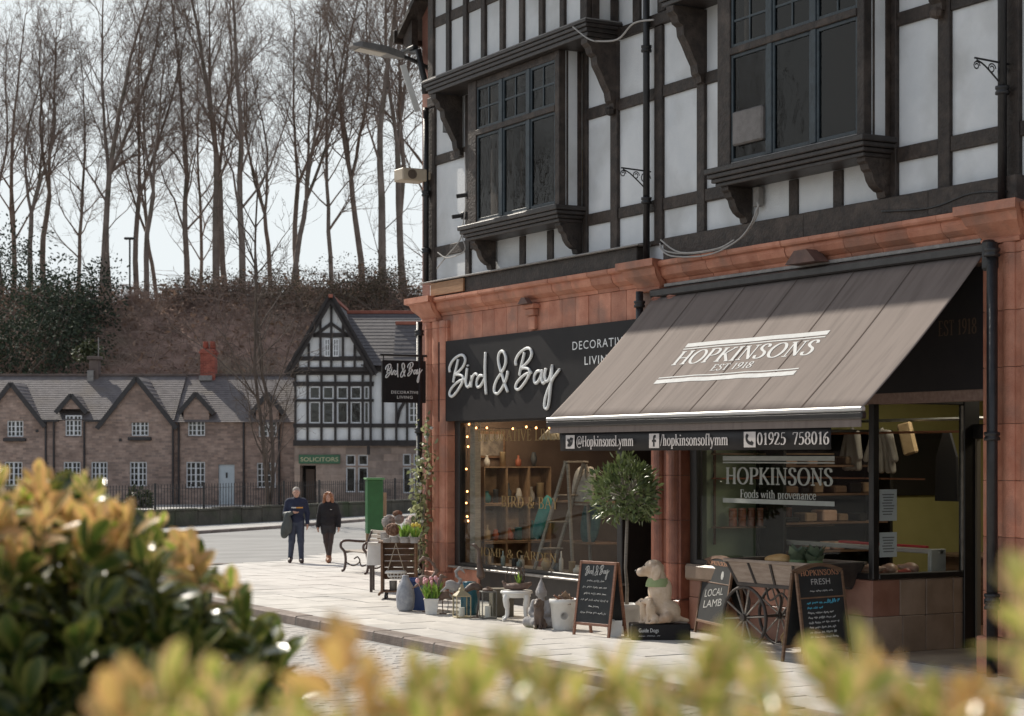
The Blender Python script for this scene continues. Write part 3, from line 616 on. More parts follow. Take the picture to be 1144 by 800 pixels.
# --- oriel windows
def oriel(o, open_light=None):
    x0, x1 = o; fr = MB()
    fr.bx(x0 + .1, x1 - .06, OY + .091, -.05, 8.522, 8.56)
    body = part(fr, 'oriel_window', m_render)
    def sub(mb, name, m, sm=False): return mb.build(name, m, body, True, sm)
    sub(MB().bx(x0, x0 + .28, OY, OY + .10, OZ0, 8.52, .008), 'corner_post', m_timber); sub(MB().bx(x1 - .13, x1, OY, OY + .12, OZ0, 8.52, .008), 'corner_post', m_timber)
    for k, (z0, z1, p) in enumerate(((6.10, 6.172, .13), (6.04, 6.098, .10), (5.985, 6.038, .06), (5.93, 5.983, .02))):
        sub(MB().bx(x0 - p, x1 + p, OY - p, -.04 - .0007 * k, z0, z1, .01), 'sill_moulding', m_tpaint)
    # sides: dark posts with a white rendered strip between
    for sx, d in ((x0, 1), (x1, -1)):
        a, b = (sx, sx + .05) if d > 0 else (sx - .05, sx)
        sub(MB().bx(a - .008, b + .008, OY + .121, -.05, OZ0 + .002, 8.515), 'side_panel', m_render)
        sub(MB().bx(a - .012, b + .012, OY + .122, OY + .16, OZ0 + .003, 8.514, .004), 'side_post', m_timber)
        sub(MB().bx(a - .014, b + .014, -.135, -.055, OZ0 + .003, 8.514, .005), 'side_post', m_timber)
    gx0, gx1 = x0 + .28, x1 - .13; W = (gx1 - gx0 - .20) / 3; zt = 7.66
    sub(MB().bx(gx0, gx1, OY + .015, OY + .085, 8.40, 8.518, .006), 'head', m_timber)
    sub(MB().bx(gx0, gx1, OY + .01, OY + .09, OZ0, OZ0 + .05, .006), 'bottom_rail', m_lead)
    sub(MB().bx(gx0, gx1, OY - .012, OY + .085, zt - .045, zt + .045, .008), 'transom', m_timber)
    for i in range(3):
        a = gx0 + i * (W + .10); b = a + W
        if i: sub(MB().bx(a - .10, a, OY + .004, OY + .09, OZ0 + .051, 8.399, .008), 'mullion', m_teal)
        for (za, zb, up) in ((OZ0 + .052, zt - .046, False), (zt + .046, 8.399, True)):
            f = MB(); t = .045
            f.bx(a, a + t, OY + .02, OY + .07, za, zb, .004); f.bx(b - t, b, OY + .02, OY + .07, za, zb, .004); f.bx(a + t, b - t, OY + .021, OY + .069, za, za + t, .004); f.bx(a + t, b - t, OY + .021, OY + .069, zb - t, zb, .004)
            sub(f, 'casement', m_teal)
            if up:
                c = (a + b) / 2; zc = (za + zb) / 2; g = MB(); g.bx(c - .014, c + .014, OY + .03, OY + .06, za + t, zb - t); g.bx(a + t, b - t, OY + .031, OY + .059, zc - .014, zc + .014); sub(g, 'glazing_bar', m_teal)
                for (p, q) in ((a + t, c - .014), (c + .014, b - t)):
                    for (r_, s_) in ((za + t, zc - .014), (zc + .014, zb - t)):
                        gp = sub(MB().bx(p, q, OY + .043, OY + .047, r_, s_), 'pane', m_glassu); gp.rotation_euler = (0, 0, 0)
            else: sub(MB().bx(a + t, b - t, OY + .043, OY + .047, za + t, zb - t), 'pane', m_glassu)
    for bx_ in (x0 + .14, x1 - .075):
        pr = [(-.04, 5.47), (-.04, 5.928), (-.43, 5.928), (-.43, 5.88), (-.39, 5.85), (-.37, 5.79), (-.33, 5.76), (-.30, 5.67), (-.25, 5.60), (-.18, 5.55), (-.14, 5.54), (-.12, 5.47)]
        fix_normals(sub(MB().prism(pr, bx_ - .075, bx_ + .075, 'x'), 'oriel_bracket', m_timber))
    return body, gx0, gx1, W
or1, g10, g11, W1 = oriel(O1); or2, g20, g21, W2 = oriel(O2)
m_curt = mat('net_curtain', (.42, .40, .37), (.5, .48, .45), 6, .9)
def sub1(o, mb, name, m, sm=False): return mb.build(name, m, o, True, sm)
# curtains, an oval mirror, blinds and the fan unit seen in the upper windows
sub1(or1, MB().bx(g10 + 1.02, g10 + 1.10, -.2, -.18, 6.3, 7.55), 'curtain', m_curt)
cm = MB(); N = 26
cv = [(g11 - .78 + .55 * i / N * (1), -.16 + .03 * math.sin(i * 1.3), 0) for i in range(N + 1)]
cm.lathe([(.30, -.025), (.33, -.02), (.33, .02), (.30, .025)], 20, (0, 0, 0)); 
mo = sub1(or1, cm, 'oval_mirror', mat('gilt', (.4, .3, .14), (.5, .38, .2), 5, .4)); mo.data.transform(Matrix.Translation((g11 - .2, .02, 6.75)) @ Matrix.Rotation(R(90), 4, 'X') @ Matrix.Scale(1.6, 4, (0, 1, 0)))
sub1(or2, MB().bx(g20 + .05, g20 + W2 - .05, -.35, -.34, 6.25, 7.6), 'roller_blind', mat('brown_blind', (.055, .04, .036), (.07, .05, .045), 4, .9))
sub1(or2, MB().bx(g20 + .07, g20 + W2 - .07, -.47, -.37, 6.42, 6.86, .02), 'extractor_fan', mat('fan_casing', (.14, .125, .115), (.2, .18, .17), 8, .6, bump=.4))
sub1(or2, MB().bx(g20 + 2 * (W2 + .1) + .04, g21 - .04, -.33, -.32, 6.25, 7.6), 'roller_blind', MATS['brown_blind'])
# --- terracotta cornice, block by block
prof = [(.0, 4.825), (-.07, 4.825), (-.085, 4.875), (-.12, 4.89), (-.185, 4.935), (-.215, 5.005), (-.215, 5.045), (-.27, 5.06), (-.285, 5.085), (-.285, 5.128), (.0, 5.128)]
def cornice(x0, x1, step):
    n = max(1, round((x1 - x0) / step)); d = (x1 - x0) / n
    for i in range(n):
        k = rnd.uniform(-.006, .006)
        fix_normals(part(MB().prism([(y + (k if y < 0 else 0), z) for y, z in prof], x0 + i * d + .004, x0 + (i + 1) * d - .004, 'x'), 'cornice_block', m_terra))
cornice(-28.62, -22.38, .57); cornice(-21.72, -15.42, .57); cornice(-14.78, -11.5, .57)
boxpart('cornice_backing', m_joint, LX + .01, RX, -.06, .02, 4.83, 5.12)
boxpart('string_course', m_lead, -21.7, -15.44, -.13, -.005, 4.775, 4.822, .006)
cap = [(.0, 4.74), (-.16, 4.74), (-.17, 4.78), (-.15, 4.80), (-.20, 4.86), (-.30, 4.95), (-.34, 5.04), (-.41, 5.06), (-.41, 5.16), (.0, 5.16)]
for xa, xb in ((-29.22, -28.66), (-22.34, -21.76), (-15.40, -14.82)):
    m2 = MB(); vs = []; q = len(cap)
    for (x_, s_) in ((xa, -1), (xb, 1)):
        for y, z in cap: vs.append((x_ + s_ * max(0, -y - .16) * .75, y, z))
    m2.add(vs, [tuple(range(q)), tuple(range(q, 2 * q))[::-1]] + [(i, (i + 1) % q, q + (i + 1) % q, q + i) for i in range(q)]); fix_normals(part(m2, 'pilaster_capital', m_terra))
# fascia tiles over the left shop and blocks over the right shop
x = -28.62; r5 = random.Random(5)
while x < -22.40:
    wd = min(r5.uniform(.30, .42), -22.38 - x)
    if wd > .1: part(MB().bx(x + .003, x + wd - .003, -.06 + r5.uniform(-.004, .004), .0, 4.36, 4.822, .006), 'fascia_tile', m_terra)
    x += wd
x = -21.74
while x < -15.45:
    wd = min(r5.uniform(.5, .62), -15.43 - x)
    part(MB().bx(x + .003, x + wd - .003, -.05 + r5.uniform(-.004, .004), .0, 4.56, 4.773, .006), 'fascia_tile', m_terra); x += wd
boxpart('fascia_backing', m_joint, LX + .01, RX, -.045, .25, 3.03, 4.82)
def console(xc, z0):
    c_ = part(MB().bx(xc - .17, xc + .17, -.20, -.061, z0 + .33, z0 + .40, .01), 'console', m_terra)
    c_2 = MB(); c_2.bx(xc - .13, xc + .13, -.17, -.061, z0 + .22, z0 + .329, .012); c_2.build('console_block', m_terra, c_, True)
    MB().bx(xc - .10, xc + .10, -.13, -.061, z0, z0 + .219, .012).build('console_block', m_terra, c_, True)
    fix_normals(MB().prism([(xc - .16, z0 + .401), (xc + .16, z0 + .401), (xc + .05, z0 + .50), (xc - .05, z0 + .50)], -.19, -.285, 'y').build('console_cap', mat('soot_terracotta', (.10, .06, .05), (.16, .09, .07), 6, .7), c_, True))
console(onY(595, 340, -.1)[0], 4.40)
hx = onY(905, 290, -.2)[0]
fix_normals(part(MB().prism([(hx - .30, 4.80), (hx + .30, 4.80), (hx + .12, 4.96), (hx - .12, 4.96)], -.36, -.14, 'y'), 'console_cap', MATS['soot_terracotta']))
# pilasters of stacked blocks with half-round shafts
def pilaster(xa, xb, m, heights, yf=-.12, shafts=2):
    z = .0; wdt = xb - xa
    for i, h in enumerate(heights):
        b_ = MB()
        if i == 0: b_.bx(xa - .05, xb + .05, yf - .06, .05, z, z + h - .006, .015)
        else:
            b_.bx(xa, xb, yf, .05, z, z + h - .006, .006)
            for q in range(shafts):
                xc = xa + wdt * (q + .5) / shafts; r_ = wdt / shafts * .36
                pr = [(xc + r_ * math.cos(t), yf + .004 - r_ * .55 * math.sin(t)) for t in [math.pi * k / 8 for k in range(9)]]
                b_.prism(pr, z, z + h - .006, 'z')
        fix_normals(part(b_, 'pilaster_block', m)); z += h
hts = [.42, .50, .60, .62, .62, .62, .62, .62]
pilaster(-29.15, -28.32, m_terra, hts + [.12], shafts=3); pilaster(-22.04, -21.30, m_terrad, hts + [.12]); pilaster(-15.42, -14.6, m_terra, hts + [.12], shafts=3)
for xa, xb in ((-29.14, -28.33), (-22.03, -21.31), (-15.41, -14.61)): boxpart('pilaster_core', m_joint, xa, xb, -.10, .25, 0.0, 4.73)
# wall right of the right shop
x = -14.55
for i in range(7):
    for j in range(5): part(MB().bx(x + j * .8 + .004, x + j * .8 + .796, -.03, .05, i * .68 + .003, i * .68 + .677, .008), 'wall_block', m_terra)
# --- rain pipes
def pipe(name, pts, r=.05, collars=(), m=m_iron):
    o = part(MB().tube(pts, r, 10), name, m, True)
    for (x, y, z) in collars: MB().lathe([(r + .002, -.05), (r + .028, -.045), (r + .028, -.015), (r + .012, 0), (r + .028, .015), (r + .028, .045), (r + .002, .05)], 10, (x, y, z)).build('pipe_collar', m, o, True, True)
    return o
px_ = -29.02
pipe('rain_pipe', [(px_, -.30, 4.74), (px_, -.30, .15), (px_ , -.38, .06)], .055, [(px_, -.30, 4.55), (px_, -.30, 2.85), (px_, -.3, 1.5)])
pipe('rain_pipe', [(px_ - .1, -.12, 8.5), (px_ - .1, -.12, 5.44)], .05, [(px_ - .1, -.12, 7.0), (px_ - .1, -.12, 6.0)])
pipe('rain_pipe', [(LX - .3, -.2, 9.55), (LX - .05, -.2, 9.5), (LX - .02, -.18, 9.3), (LX + .06, -.14, 9.0), (LX + .06, -.13, 8.75)], .055)
boxpart('gutter', m_iron, LX - .62, LX - .12, -.28, -.16, 9.56, 9.63, .02)
pipe('rain_pipe', [(-22.14, -.13, 11.0), (-22.14, -.13, 5.17)], .05, [(-22.14, -.13, 6.04), (-22.14, -.13, 8.2)])
pipe('rain_pipe', [(-22.12, -.26, 4.74), (-22.12, -.26, 3.0)], .055, [(-22.12, -.26, 4.56)])
pipe('rain_pipe', [(-15.09, -.15, 11.0), (-15.09, -.15, 5.165)], .05, [(-15.09, -.15, 7.55), (-15.09, -.15, 6.4)])
pipe('rain_pipe', [(-15.09, -.30, 4.73), (-15.09, -.30, .0)], .06, [(-15.09, -.3, 4.62), (-15.09, -.30, 2.62), (-15.09, -.3, .78), (-15.09, -.3, .86)])
# small fixtures and slack cables on the facade
for (px, py) in ((519, 241), (524, 218)):
    X, Z = onY(px, py, -.15); c_ = part(MB().bx(X - .05, X + .05, -.2, -.06, Z - .06, Z + .06, .01), 'security_camera', m_iron); MB().tube([(X, -.2, Z), (X - .05, -.36, Z - .03)], .035, 8).build('lens_tube', m_iron, c_, True)
X, Z = onY(846, 220, -.1); boxpart('cable_junction_box', m_lead, X - .06, X + .06, -.13, -.04, Z - .13, Z + .13, .01)
m_cable = mat('pale_cable', (.32, .30, .28), (.4, .38, .36), 10, .6)
def cable(pxs, Y, r=.011, m=m_cable): part(MB().tube(crom([(onY(a, b, Y)[0], Y, onY(a, b, Y)[1]) for a, b in pxs], 5), r, 5), 'cable', m)
cable([(737, 272), (745, 281), (775, 283), (810, 276), (832, 262), (846, 240), (846, 226)], -.30); cable([(737, 276), (750, 286), (790, 285), (822, 270), (838, 252), (848, 228)], -.32)
cable([(738, 268), (760, 282), (800, 278), (820, 268)], -.31); cable([(519, 170), (521, 215), (519, 240), (516, 262), (519, 280), (500, 288), (489, 282)], -.2)
cable([(488, 300), (500, 285), (514, 268), (517, 250)], -.18); cable([(664, 46), (690, 44), (708, 26), (730, 22)], -.62, .014); cable([(640, 30), (655, 42), (664, 46)], -.66, .012)
cable([(985, 236), (1040, 232), (1085, 216), (1125, 214)], -.14, .012, m_iron)
# wrought bracket arms for hanging baskets
def scroll(px, py, flip, Y=-.05):
    X, Z = onY(px, py, Y); f = -1 if flip else 1; b_ = MB()
    b_.tube([(X, Y, Z), (X, -.55, Z + .02)], .012, 5); b_.tube(crom([(X, Y - .02, Z - .32), (X, -.2, Z - .2), (X, -.4, Z - .05), (X, -.52, Z)], 4), .010, 5)
    for (cy, cz, r0) in ((-.14, -.1, .09), (-.30, -.07, .06), (-.52, -.06, .05)): b_.tube([(X, cy + r0 * (1 - t / 14) * math.cos(t), Z + cz + r0 * (1 - t / 14) * math.sin(t)) for t in [i * .6 for i in range(16)]], .008, 4)
    part(b_, 'scroll_bracket', m_iron)
scroll(727, 192, False); scroll(1127, 72, False)
# ------------------------------------------------------------------ left shop front (decorative homeware)
m_panel = mat('stall_panel', (.016, .012, .011), (.03, .022, .018), 6, .4)
m_wood = mat('brown_wood', (.13, .07, .04), (.21, .12, .07), 4, .6, stretch=(1, 1, 9), bump=.4, bscale=30, rv=.2)
m_crate = mat('crate_wood', (.20, .13, .08), (.32, .21, .13), 5, .7, stretch=(9, 1, 1), bump=.4, bscale=25, rv=.25)
m_greyw = mat('weathered_wood', (.22, .19, .16), (.32, .28, .24), 6, .75, stretch=(1, 1, 8), bump=.5, bscale=30, rv=.2)
m_dim = mat('shop_wall_brown', (.10, .065, .05), (.14, .095, .07), 2, .9)
m_floor = mat('shop_floor', (.14, .10, .07), (.2, .15, .11), 3, .6)
m_gold = mat('gold_leaf', (.22, .14, .045), (.28, .18, .06), 8, .5, metal=.3)
m_bulb = mat('warm_bulb', (.9, .6, .3), emit=(1, .42, .14), es=7)
WX0, WX1, WZ0, WZ1 = -28.27, -23.05, .56, 3.03
# rooms
rm = MB(); rm.bx(-29.19, -22.2, 5.2, 5.3, 0, 3.6); rm.bx(-22.2, -22.1, .3, 5.2, 0, 3.6); rm.bx(-29.19, -29.1, .3, 5.2, 0, 3.6); part(rm, 'shop_room', m_dim)
boxpart('shop_ceiling', m_dim, -29.19, -22.2, .26, 5.3, 3.6, 3.7); boxpart('shop_floor', m_floor, -29.19, -22.1, .05, 5.3, -.005, .03)
# stall riser, sill, frames
boxpart('stall_riser', m_panel, -27.35, WX1, .0, .12, .0, .50)
for i, (a, b) in enumerate(((-28.30, -27.83), (-27.83, -27.36))):
    for j in range(2): boxpart('riser_block', m_terra, a + .003, b - .003, -.03, .12, .25 * j + .002, .25 * j + .247, .006)
boxpart('window_sill', mat('worn_metal_sill', (.28, .26, .24), (.4, .38, .36), 9, .35, metal=.6), -28.30, WX1 + .05, -.12, .14, .505, .54, .008)
boxpart('window_board', mat('display_board', (.24, .2, .17), (.33, .28, .24), 6, .4), WX0 + .1, WX1 - .05, .15, .95, .50, .55)
win1 = boxpart('shop_window', m_frame, WX0, WX0 + .17, .0, .13, .541, WZ1, .01)
def sb(o, name, m, x0, x1, y0, y1, z0, z1, ch=0): return MB().bx(x0, x1, y0, y1, z0, z1, ch).build(name, m, o, True)
sb(win1, 'jamb', m_frame, WX1 - .08, WX1 + .06, .0, .13, .541, WZ1, .01); sb(win1, 'head', m_frame, WX0 + .171, WX1 - .081, .0, .13, WZ1 - .06, WZ1, .01)
sb(win1, 'bottom_rail', m_frame, WX0 + .171, WX1 - .081, .0, .12, .541, .60, .01); sb(win1, 'pane', m_glass, WX0 + .171, WX1 - .081, .055, .061, .60, WZ1 - .06)
sb(win1, 'inner_post', m_greyw, -28.02, -27.84, .16, .28, .551, 3.0, .01)
for (px0, px1, py0, py1, t) in ((534, 633, 481, 493, 'DECORATIVE LIVING'), (560, 624, 554, 566, 'BIRD & BAY'), (533, 622, 611, 620, 'HOME & GARDEN')):
    a = onY(px0, py1, .05); b = onY(px1, py1, .05); sxx = (b[0] - a[0]) / text_w(t, .05); xo = a[0]
    for wd_ in t.split(' '): ww_ = text_w(wd_, .05) * sxx; lettering('gold_lettering', wd_, (xo, .05, a[1]), (1, 0, 0), (0, 0, 1), (0, -1, 0), onY(px0, py0, .05)[1] - a[1], ww_, .11, .05, .05, m_gold, win1); xo += ww_ + (.3 + .1) * sxx
# door lobby between the window and the middle pilaster
dr = boxpart('shop_door', m_frame, WX1 + .06, WX1 + .16, .75, .85, 0.03, 3.02, .01)
sb(dr, 'stile', m_frame, -22.26, -22.12, .75, .85, .03, 3.02, .01); sb(dr, 'rail', m_frame, WX1 + .161, -22.261, .75, .85, .03, .5, .01); sb(dr, 'rail', m_frame, WX1 + .161, -22.261, .75, .85, 2.5, 2.62, .01); sb(dr, 'pane', m_glass, WX1 + .161, -22.261, .79, .796, .50, 2.5)
sb(dr, 'lobby_cheek', m_frame, WX1, WX1 + .05, .131, .75, .04, 3.02)
# ------------------------------------------------------------------ fascia sign of the left shop
sg = empty('shop_fascia_sign', (-25.4, -.12, 3.0), label='wide black fascia sign with large raised white script lettering', cat='sign')
sgp = MB().bx(-28.64, -22.2, -.125, -.062, 3.0, 4.375, .004).build('panel', m_signblk, sg, True)
script_text('script_lettering', lambda a, b: (onY(480 + a / 4.767, 370 + b / 4.767, -.15)[0], -.147, onY(480 + a / 4.767, 370 + b / 4.767, -.15)[1]), .025, m_white, sg)
sans('lettering', 'DECORATIVE', (-24.17, -.125, 4.015), (1, 0, 0), (0, 0, 1), (0, -1, 0), .125, 1.52, m_white, sg, spacing=1.15); sans('lettering', 'LIVING', (-23.82, -.125, 3.775), (1, 0, 0), (0, 0, 1), (0, -1, 0), .125, .82, m_white, sg, spacing=1.15)
# hanging sign on the corner
hg = empty('hanging_sign', (-29.0, -.6, 3.3), label='small square black hanging sign with white script on the building corner', cat='sign')
MB().bx(-29.02, -28.98, -1.03, -.19, 3.33, 4.06, .006).build('panel', m_signblk, hg, True)
b_ = MB(); b_.tube([(-29.0, -.02, 4.15), (-29.0, -1.06, 4.15)], .022, 8); b_.tube([(-29., -1.0, 4.15), (-29., -1.0, 4.05)], .012, 5); b_.tube([(-29., -.24, 4.15), (-29., -.24, 4.05)], .012, 5); b_.bx(-29.03, -28.97, -.14, -.02, 4.06, 4.24, .01); b_.build('bracket_arm', m_iron, hg, True)
script_text('script_lettering', lambda a, b: (-28.972, -.97 + (a - 105) / 585 * .70, 3.86 - (b - 250) / 585 * .62), .0105, m_white, hg)
sans('lettering', 'DECORATIVE', (-28.98, -.86, 3.485), (0, 1, 0), (0, 0, 1), (1, 0, 0), .05, .52, m_white, hg, spacing=1.1); sans('lettering', 'LIVING', (-28.98, -.75, 3.40), (0, 1, 0), (0, 0, 1), (1, 0, 0), .05, .30, m_white, hg, spacing=1.1)
# ------------------------------------------------------------------ right shop front (butcher)
m_tile = [mat('buff_faience', (.24, .17, .12), (.32, .23, .17), 3, .4, rv=.12, bump=.25), mat('pink_faience', (.26, .12, .08), (.34, .17, .12), 3, .42, rv=.15, bump=.25)]
m_olive = mat('olive_wall', (.34, .31, .12), (.40, .36, .15), 2, .85); m_sage = mat('sage_wall', (.27, .32, .21), (.32, .37, .25), 2, .8)
rm = MB(); rm.bx(-21.2, -11, 5.6, 5.7, 0, 3.7); part(rm, 'butcher_back_wall', m_olive)
boxpart('butcher_side_wall', m_sage, -21.30, -21.2, .25, 2.45, 0, 3.7); boxpart('butcher_side_wall', m_olive, -21.30, -21.2, 2.45, 5.6, 0, 3.7); boxpart('butcher_end_wall', m_olive, -11.0, -10.9, .3, 5.6, 0, 3.7)
boxpart('butcher_ceiling', m_olive, -21.3, -11, .26, 5.7, 3.7, 3.8); boxpart('butcher_floor', mat('quarry_tile', (.16, .08, .05), (.22, .12, .08), 5, .5), -21.3, -11, .05, 5.7, -.004, .02)
XR = -17.4; ZS = .93
# stall riser of glazed blocks
r6 = random.Random(9)
for j in range(2):
    x = -21.24; z0 = .02 + .445 * j
    while x < XR - .05:
        wd = min(r6.uniform(.45, .62), XR - x); boxpart('riser_block', m_tile[1 if r6.random() < .6 else 0], x + .003, x + wd - .003, -.02 + r6.uniform(-.003, .003), .12, z0, z0 + .44, .006); x += wd
    y = -.02
    while y < 1.55:
        wd = min(r6.uniform(.36, .5), 1.6 - y); boxpart('riser_block', m_tile[0 if r6.random() < .85 else 1], XR - .10, XR + .01 + r6.uniform(-.003, .003), y + (.003 if y > 0 else .0), y + wd - .003, z0, z0 + .44, .006); y += wd
boxpart('riser_core', m_joint, -21.2, XR - .01, .02, .14, 0, .9); boxpart('riser_core', m_joint, XR - .09, XR - .02, .14, 1.58, 0, .9)
boxpart('sloping_sill', m_tile[0], -21.25, -20.3, -.10, .0, .70, .92, .03)
win2 = boxpart('butcher_window', m_frame, -21.24, -21.08, -.01, .10, ZS - .02, 3.10, .01)
sb(win2, 'bottom_rail', m_frame, -21.079, XR - .06, -.02, .10, .912, .985, .01); sb(win2, 'corner_post', m_frame, XR - .06, XR + .03, -.03, .07, .912, 3.10, .01); sb(win2, 'head', m_frame, -21.079, XR - .061, -.01, .10, 3.04, 3.5, .01)
sb(win2, 'pane', m_glass, -21.079, XR - .061, .03, .036, .985, 3.04)
sb(win2, 'bottom_rail', m_frame, XR - .06, XR + .03, .071, 1.42, .912, .985, .01); sb(win2, 'head', m_frame, XR - .06, XR + .03, .071, 1.42, 3.04, 3.5, .01); sb(win2, 'pane', m_glass, XR - .02, XR - .014, .071, 1.42, .985, 3.04)
sb(win2, 'end_post', m_frame, XR - .07, XR + .04, 1.421, 1.68, .0, 3.5, .01); sb(win2, 'bright_bead', m_lead, XR + .031, XR + .045, 1.37, 1.40, .99, 3.03)
fx0, fx1 = -20.45, -18.19
m_frost = mat('frosted_vinyl', (.36, .38, .36), (.41, .43, .41), 9, .7)
lettering('window_lettering', 'HOPKINSONS', (fx0, .03, 2.035), (1, 0, 0), (0, 0, 1), (0, -1, 0), .215, fx1 - fx0, .17, .07, .03, m_frost, win2)
lettering('window_lettering', 'Foods with provenance', (-20.12, .03, 1.855), (1, 0, 0), (0, 0, 1), (0, -1, 0), .105, 1.6, .15, .07, .03, m_frost, win2)
for z0, z1 in ((2.345, 2.405), (2.31, 2.33), (1.78, 1.84), (1.855 - .0, 1.858)):
    if z1 - z0 > .01: sb(win2, 'frosted_stripe', m_frost, -20.51, -18.16, .025, .028, z0, z1)
for (py, pz, s_) in ((.12, 1.62, .38), (.12, 1.18, .30)):        # notices taped inside the return window
    n_ = MB().bx(XR - .030, XR - .026, py, py + .27, pz - .0, pz + s_).build('paper_notice', mat('notice_paper', (.62, .66, .72), (.68, .71, .76), 9, .8), win2, True)
    t_ = MB()
    for q in range(int(s_ / .035) - 2): t_.bx(XR - .0255, XR - .0250, py + .04 + .01 * (q % 3), py + .23 - .012 * (q % 4), pz + s_ - .07 - q * .034, pz + s_ - .055 - q * .034)
    t_.build('print_lines', mat('print_grey', (.22, .22, .25)), win2, True)
boxpart('door_transom', m_frame, XR + .04, -15.0, 1.55, 1.67, 2.62, 2.80, .01); boxpart('door_head', m_frame, XR + .04, -15.0, 1.55, 1.67, 3.3, 3.5, .01)
boxpart('door_jamb', mat('pale_jamb', (.20, .17, .13)), XR + .041, XR + .075, 1.60, 1.66, .02, 2.62)
boxpart('lobby_ceiling', m_frame, -21.2, -15.4, .0, 1.7, 3.5, 3.56)
boxpart('lobby_step', mat('lobby_stone', (.22, .18, .15), (.3, .25, .21), 3, .5), XR + .012, -15.42, -.10, 1.66, -.02, .022, .006)
part(MB().bx(-21.27, -15.43, -.058, -.046, 3.15, 4.52, .003), 'dark_fascia', m_signblk)
lettering('fascia_lettering', 'EST. 1918'.replace('.', ''), (-16.2, -.058, 3.78), (1, 0, 0), (0, 0, 1), (0, -1, 0), .17, .62, .15, .06, .03, mat('dull_bronze', (.07, .04, .02)), bld)
# ------------------------------------------------------------------ awning
aw = empty('shop_awning', (-18.65, -.9, 2.45), label='large brown fabric awning with white print over the butcher front', cat='awning')
AX0, AX1 = -21.93, -15.38; AT = Vector((0, -.13, 4.66)); AB = Vector((0, -1.85, 2.925))
SL = (AB - AT); AN = Vector((0, SL.z, -SL.y)).normalized(); AN = AN if AN.z > 0 else -AN
m_awn = mat('awning_canvas', (.165, .130, .112), (.195, .156, .136), 1.4, .85, stretch=(5, .5, .5), c3=(.140, .110, .095), s3=2.2)
def awn(x, v, lift=0):                                            # place on the canvas (v: 0 top .. 1 front bar)
    sag = .035 * math.sin(math.pi * v); rip = .007 * math.sin(x * 5.1 + .6 * math.sin(x * 1.7)) * max(0, v - .15) + .004 * math.sin(x * 11.7) * max(0, v - .35)
    p = AT + SL * v; return Vector((x, p.y, p.z)) + AN * (rip - sag + lift)
mb = MB(); nu, nv = 150, 14
for i in range(nu + 1):
    for j in range(nv + 1): mb.v.append(tuple(awn(AX0 + (AX1 - AX0) * i / nu, j / nv)))
mb.f = [(i * (nv + 1) + j, i * (nv + 1) + j + 1, (i + 1) * (nv + 1) + j + 1, (i + 1) * (nv + 1) + j) for i in range(nu) for j in range(nv)]
cv = mb.build('canvas', m_awn, aw, True, True)
sm_ = cv.modifiers.new('thick', 'SOLIDIFY'); sm_.thickness = .004; sm_.offset = -1
for k in range(1, 6):                                             # sewn seams between the canvas widths
    x = AX0 + (AX1 - AX0) * k / 6; mb = MB(); mb.v = []; 
    for j in range(nv + 1):
        for dx in (-.011, .011): mb.v.append(tuple(awn(x + dx, j / nv, .0035)))
    mb.f = [(2 * j, 2 * j + 1, 2 * j + 3, 2 * j + 2) for j in range(nv)]; mb.build('seam', mat('awning_seam', (.12, .095, .083), rough=1, spec=0), aw, True)
MB().bx(AX0 - .04, AX1 + .06, -.20, -.065, 4.64, 4.755, .02).build('cassette', mat('cassette_black', (.03, .027, .026), (.05, .045, .042), 8, .4), aw, True)
MB().bx(AX1 + .061, AX1 + .20, -.26, -.065, 4.44, 4.78, .03).build('gearbox', m_iron, aw, True)
m_alu = mat('aluminium', (.42, .41, .40), (.48, .47, .46), 12, .4, metal=.3)
MB().bx(AX0 - .02, AX1 + .02, -1.905, -1.835, 2.88, 2.932, .012).build('front_bar', m_alu, aw, True)
MB().bx(AX0 - .02, AX1 + .02, -1.90, -1.82, 2.80, 2.879, .015).build('front_bar_lower', mat('bar_black', (.012, .011, .011), (.02, .018, .018), 9, .3), aw, True)
MB().bx(AX0 + .03, AX1 - .03, -1.868, -1.855, 2.715, 2.799).build('fabric_strip', m_awn, aw, True)
VX0, VX1 = -21.69, -15.93; mb = MB()
for i in range(61):
    x = VX0 + (VX1 - VX0) * i / 60; d = .010 * math.sin(x * 4.0)
    mb.v += [(x, -1.84, 2.72), (x, -1.835 + d, 2.60), (x, -1.83 + d * 1.4, 2.475)]
mb.f = [(3 * i + j, 3 * i + j + 1, 3 * i + j + 4, 3 * i + j + 3) for i in range(60) for j in range(2)]
vo = mb.build('valance', m_signblk, aw, True, True); sm_ = vo.modifiers.new('thick', 'SOLIDIFY'); sm_.thickness = .004; sm_.offset = 1
m_cream = mat('valance_print', (.50, .45, .42), (.56, .51, .48), 12, .7)
def vline(name, t, xa, xb): lettering(name, t, (xa, -1.856, 2.535), (1, 0, 0), (0, 0, 1), (0, -1, 0), .135, xb - xa, .15, .05, .02, m_cream, aw)
vline('valance_lettering', '@HopkinsonsLymm', -21.22, -19.83); vline('valance_lettering', '/hopkinsonsoflymm', -19.22, -17.80); vline('valance_lettering', '01925', -17.24, -16.70); vline('valance_lettering', '758016', -16.585, -15.935)
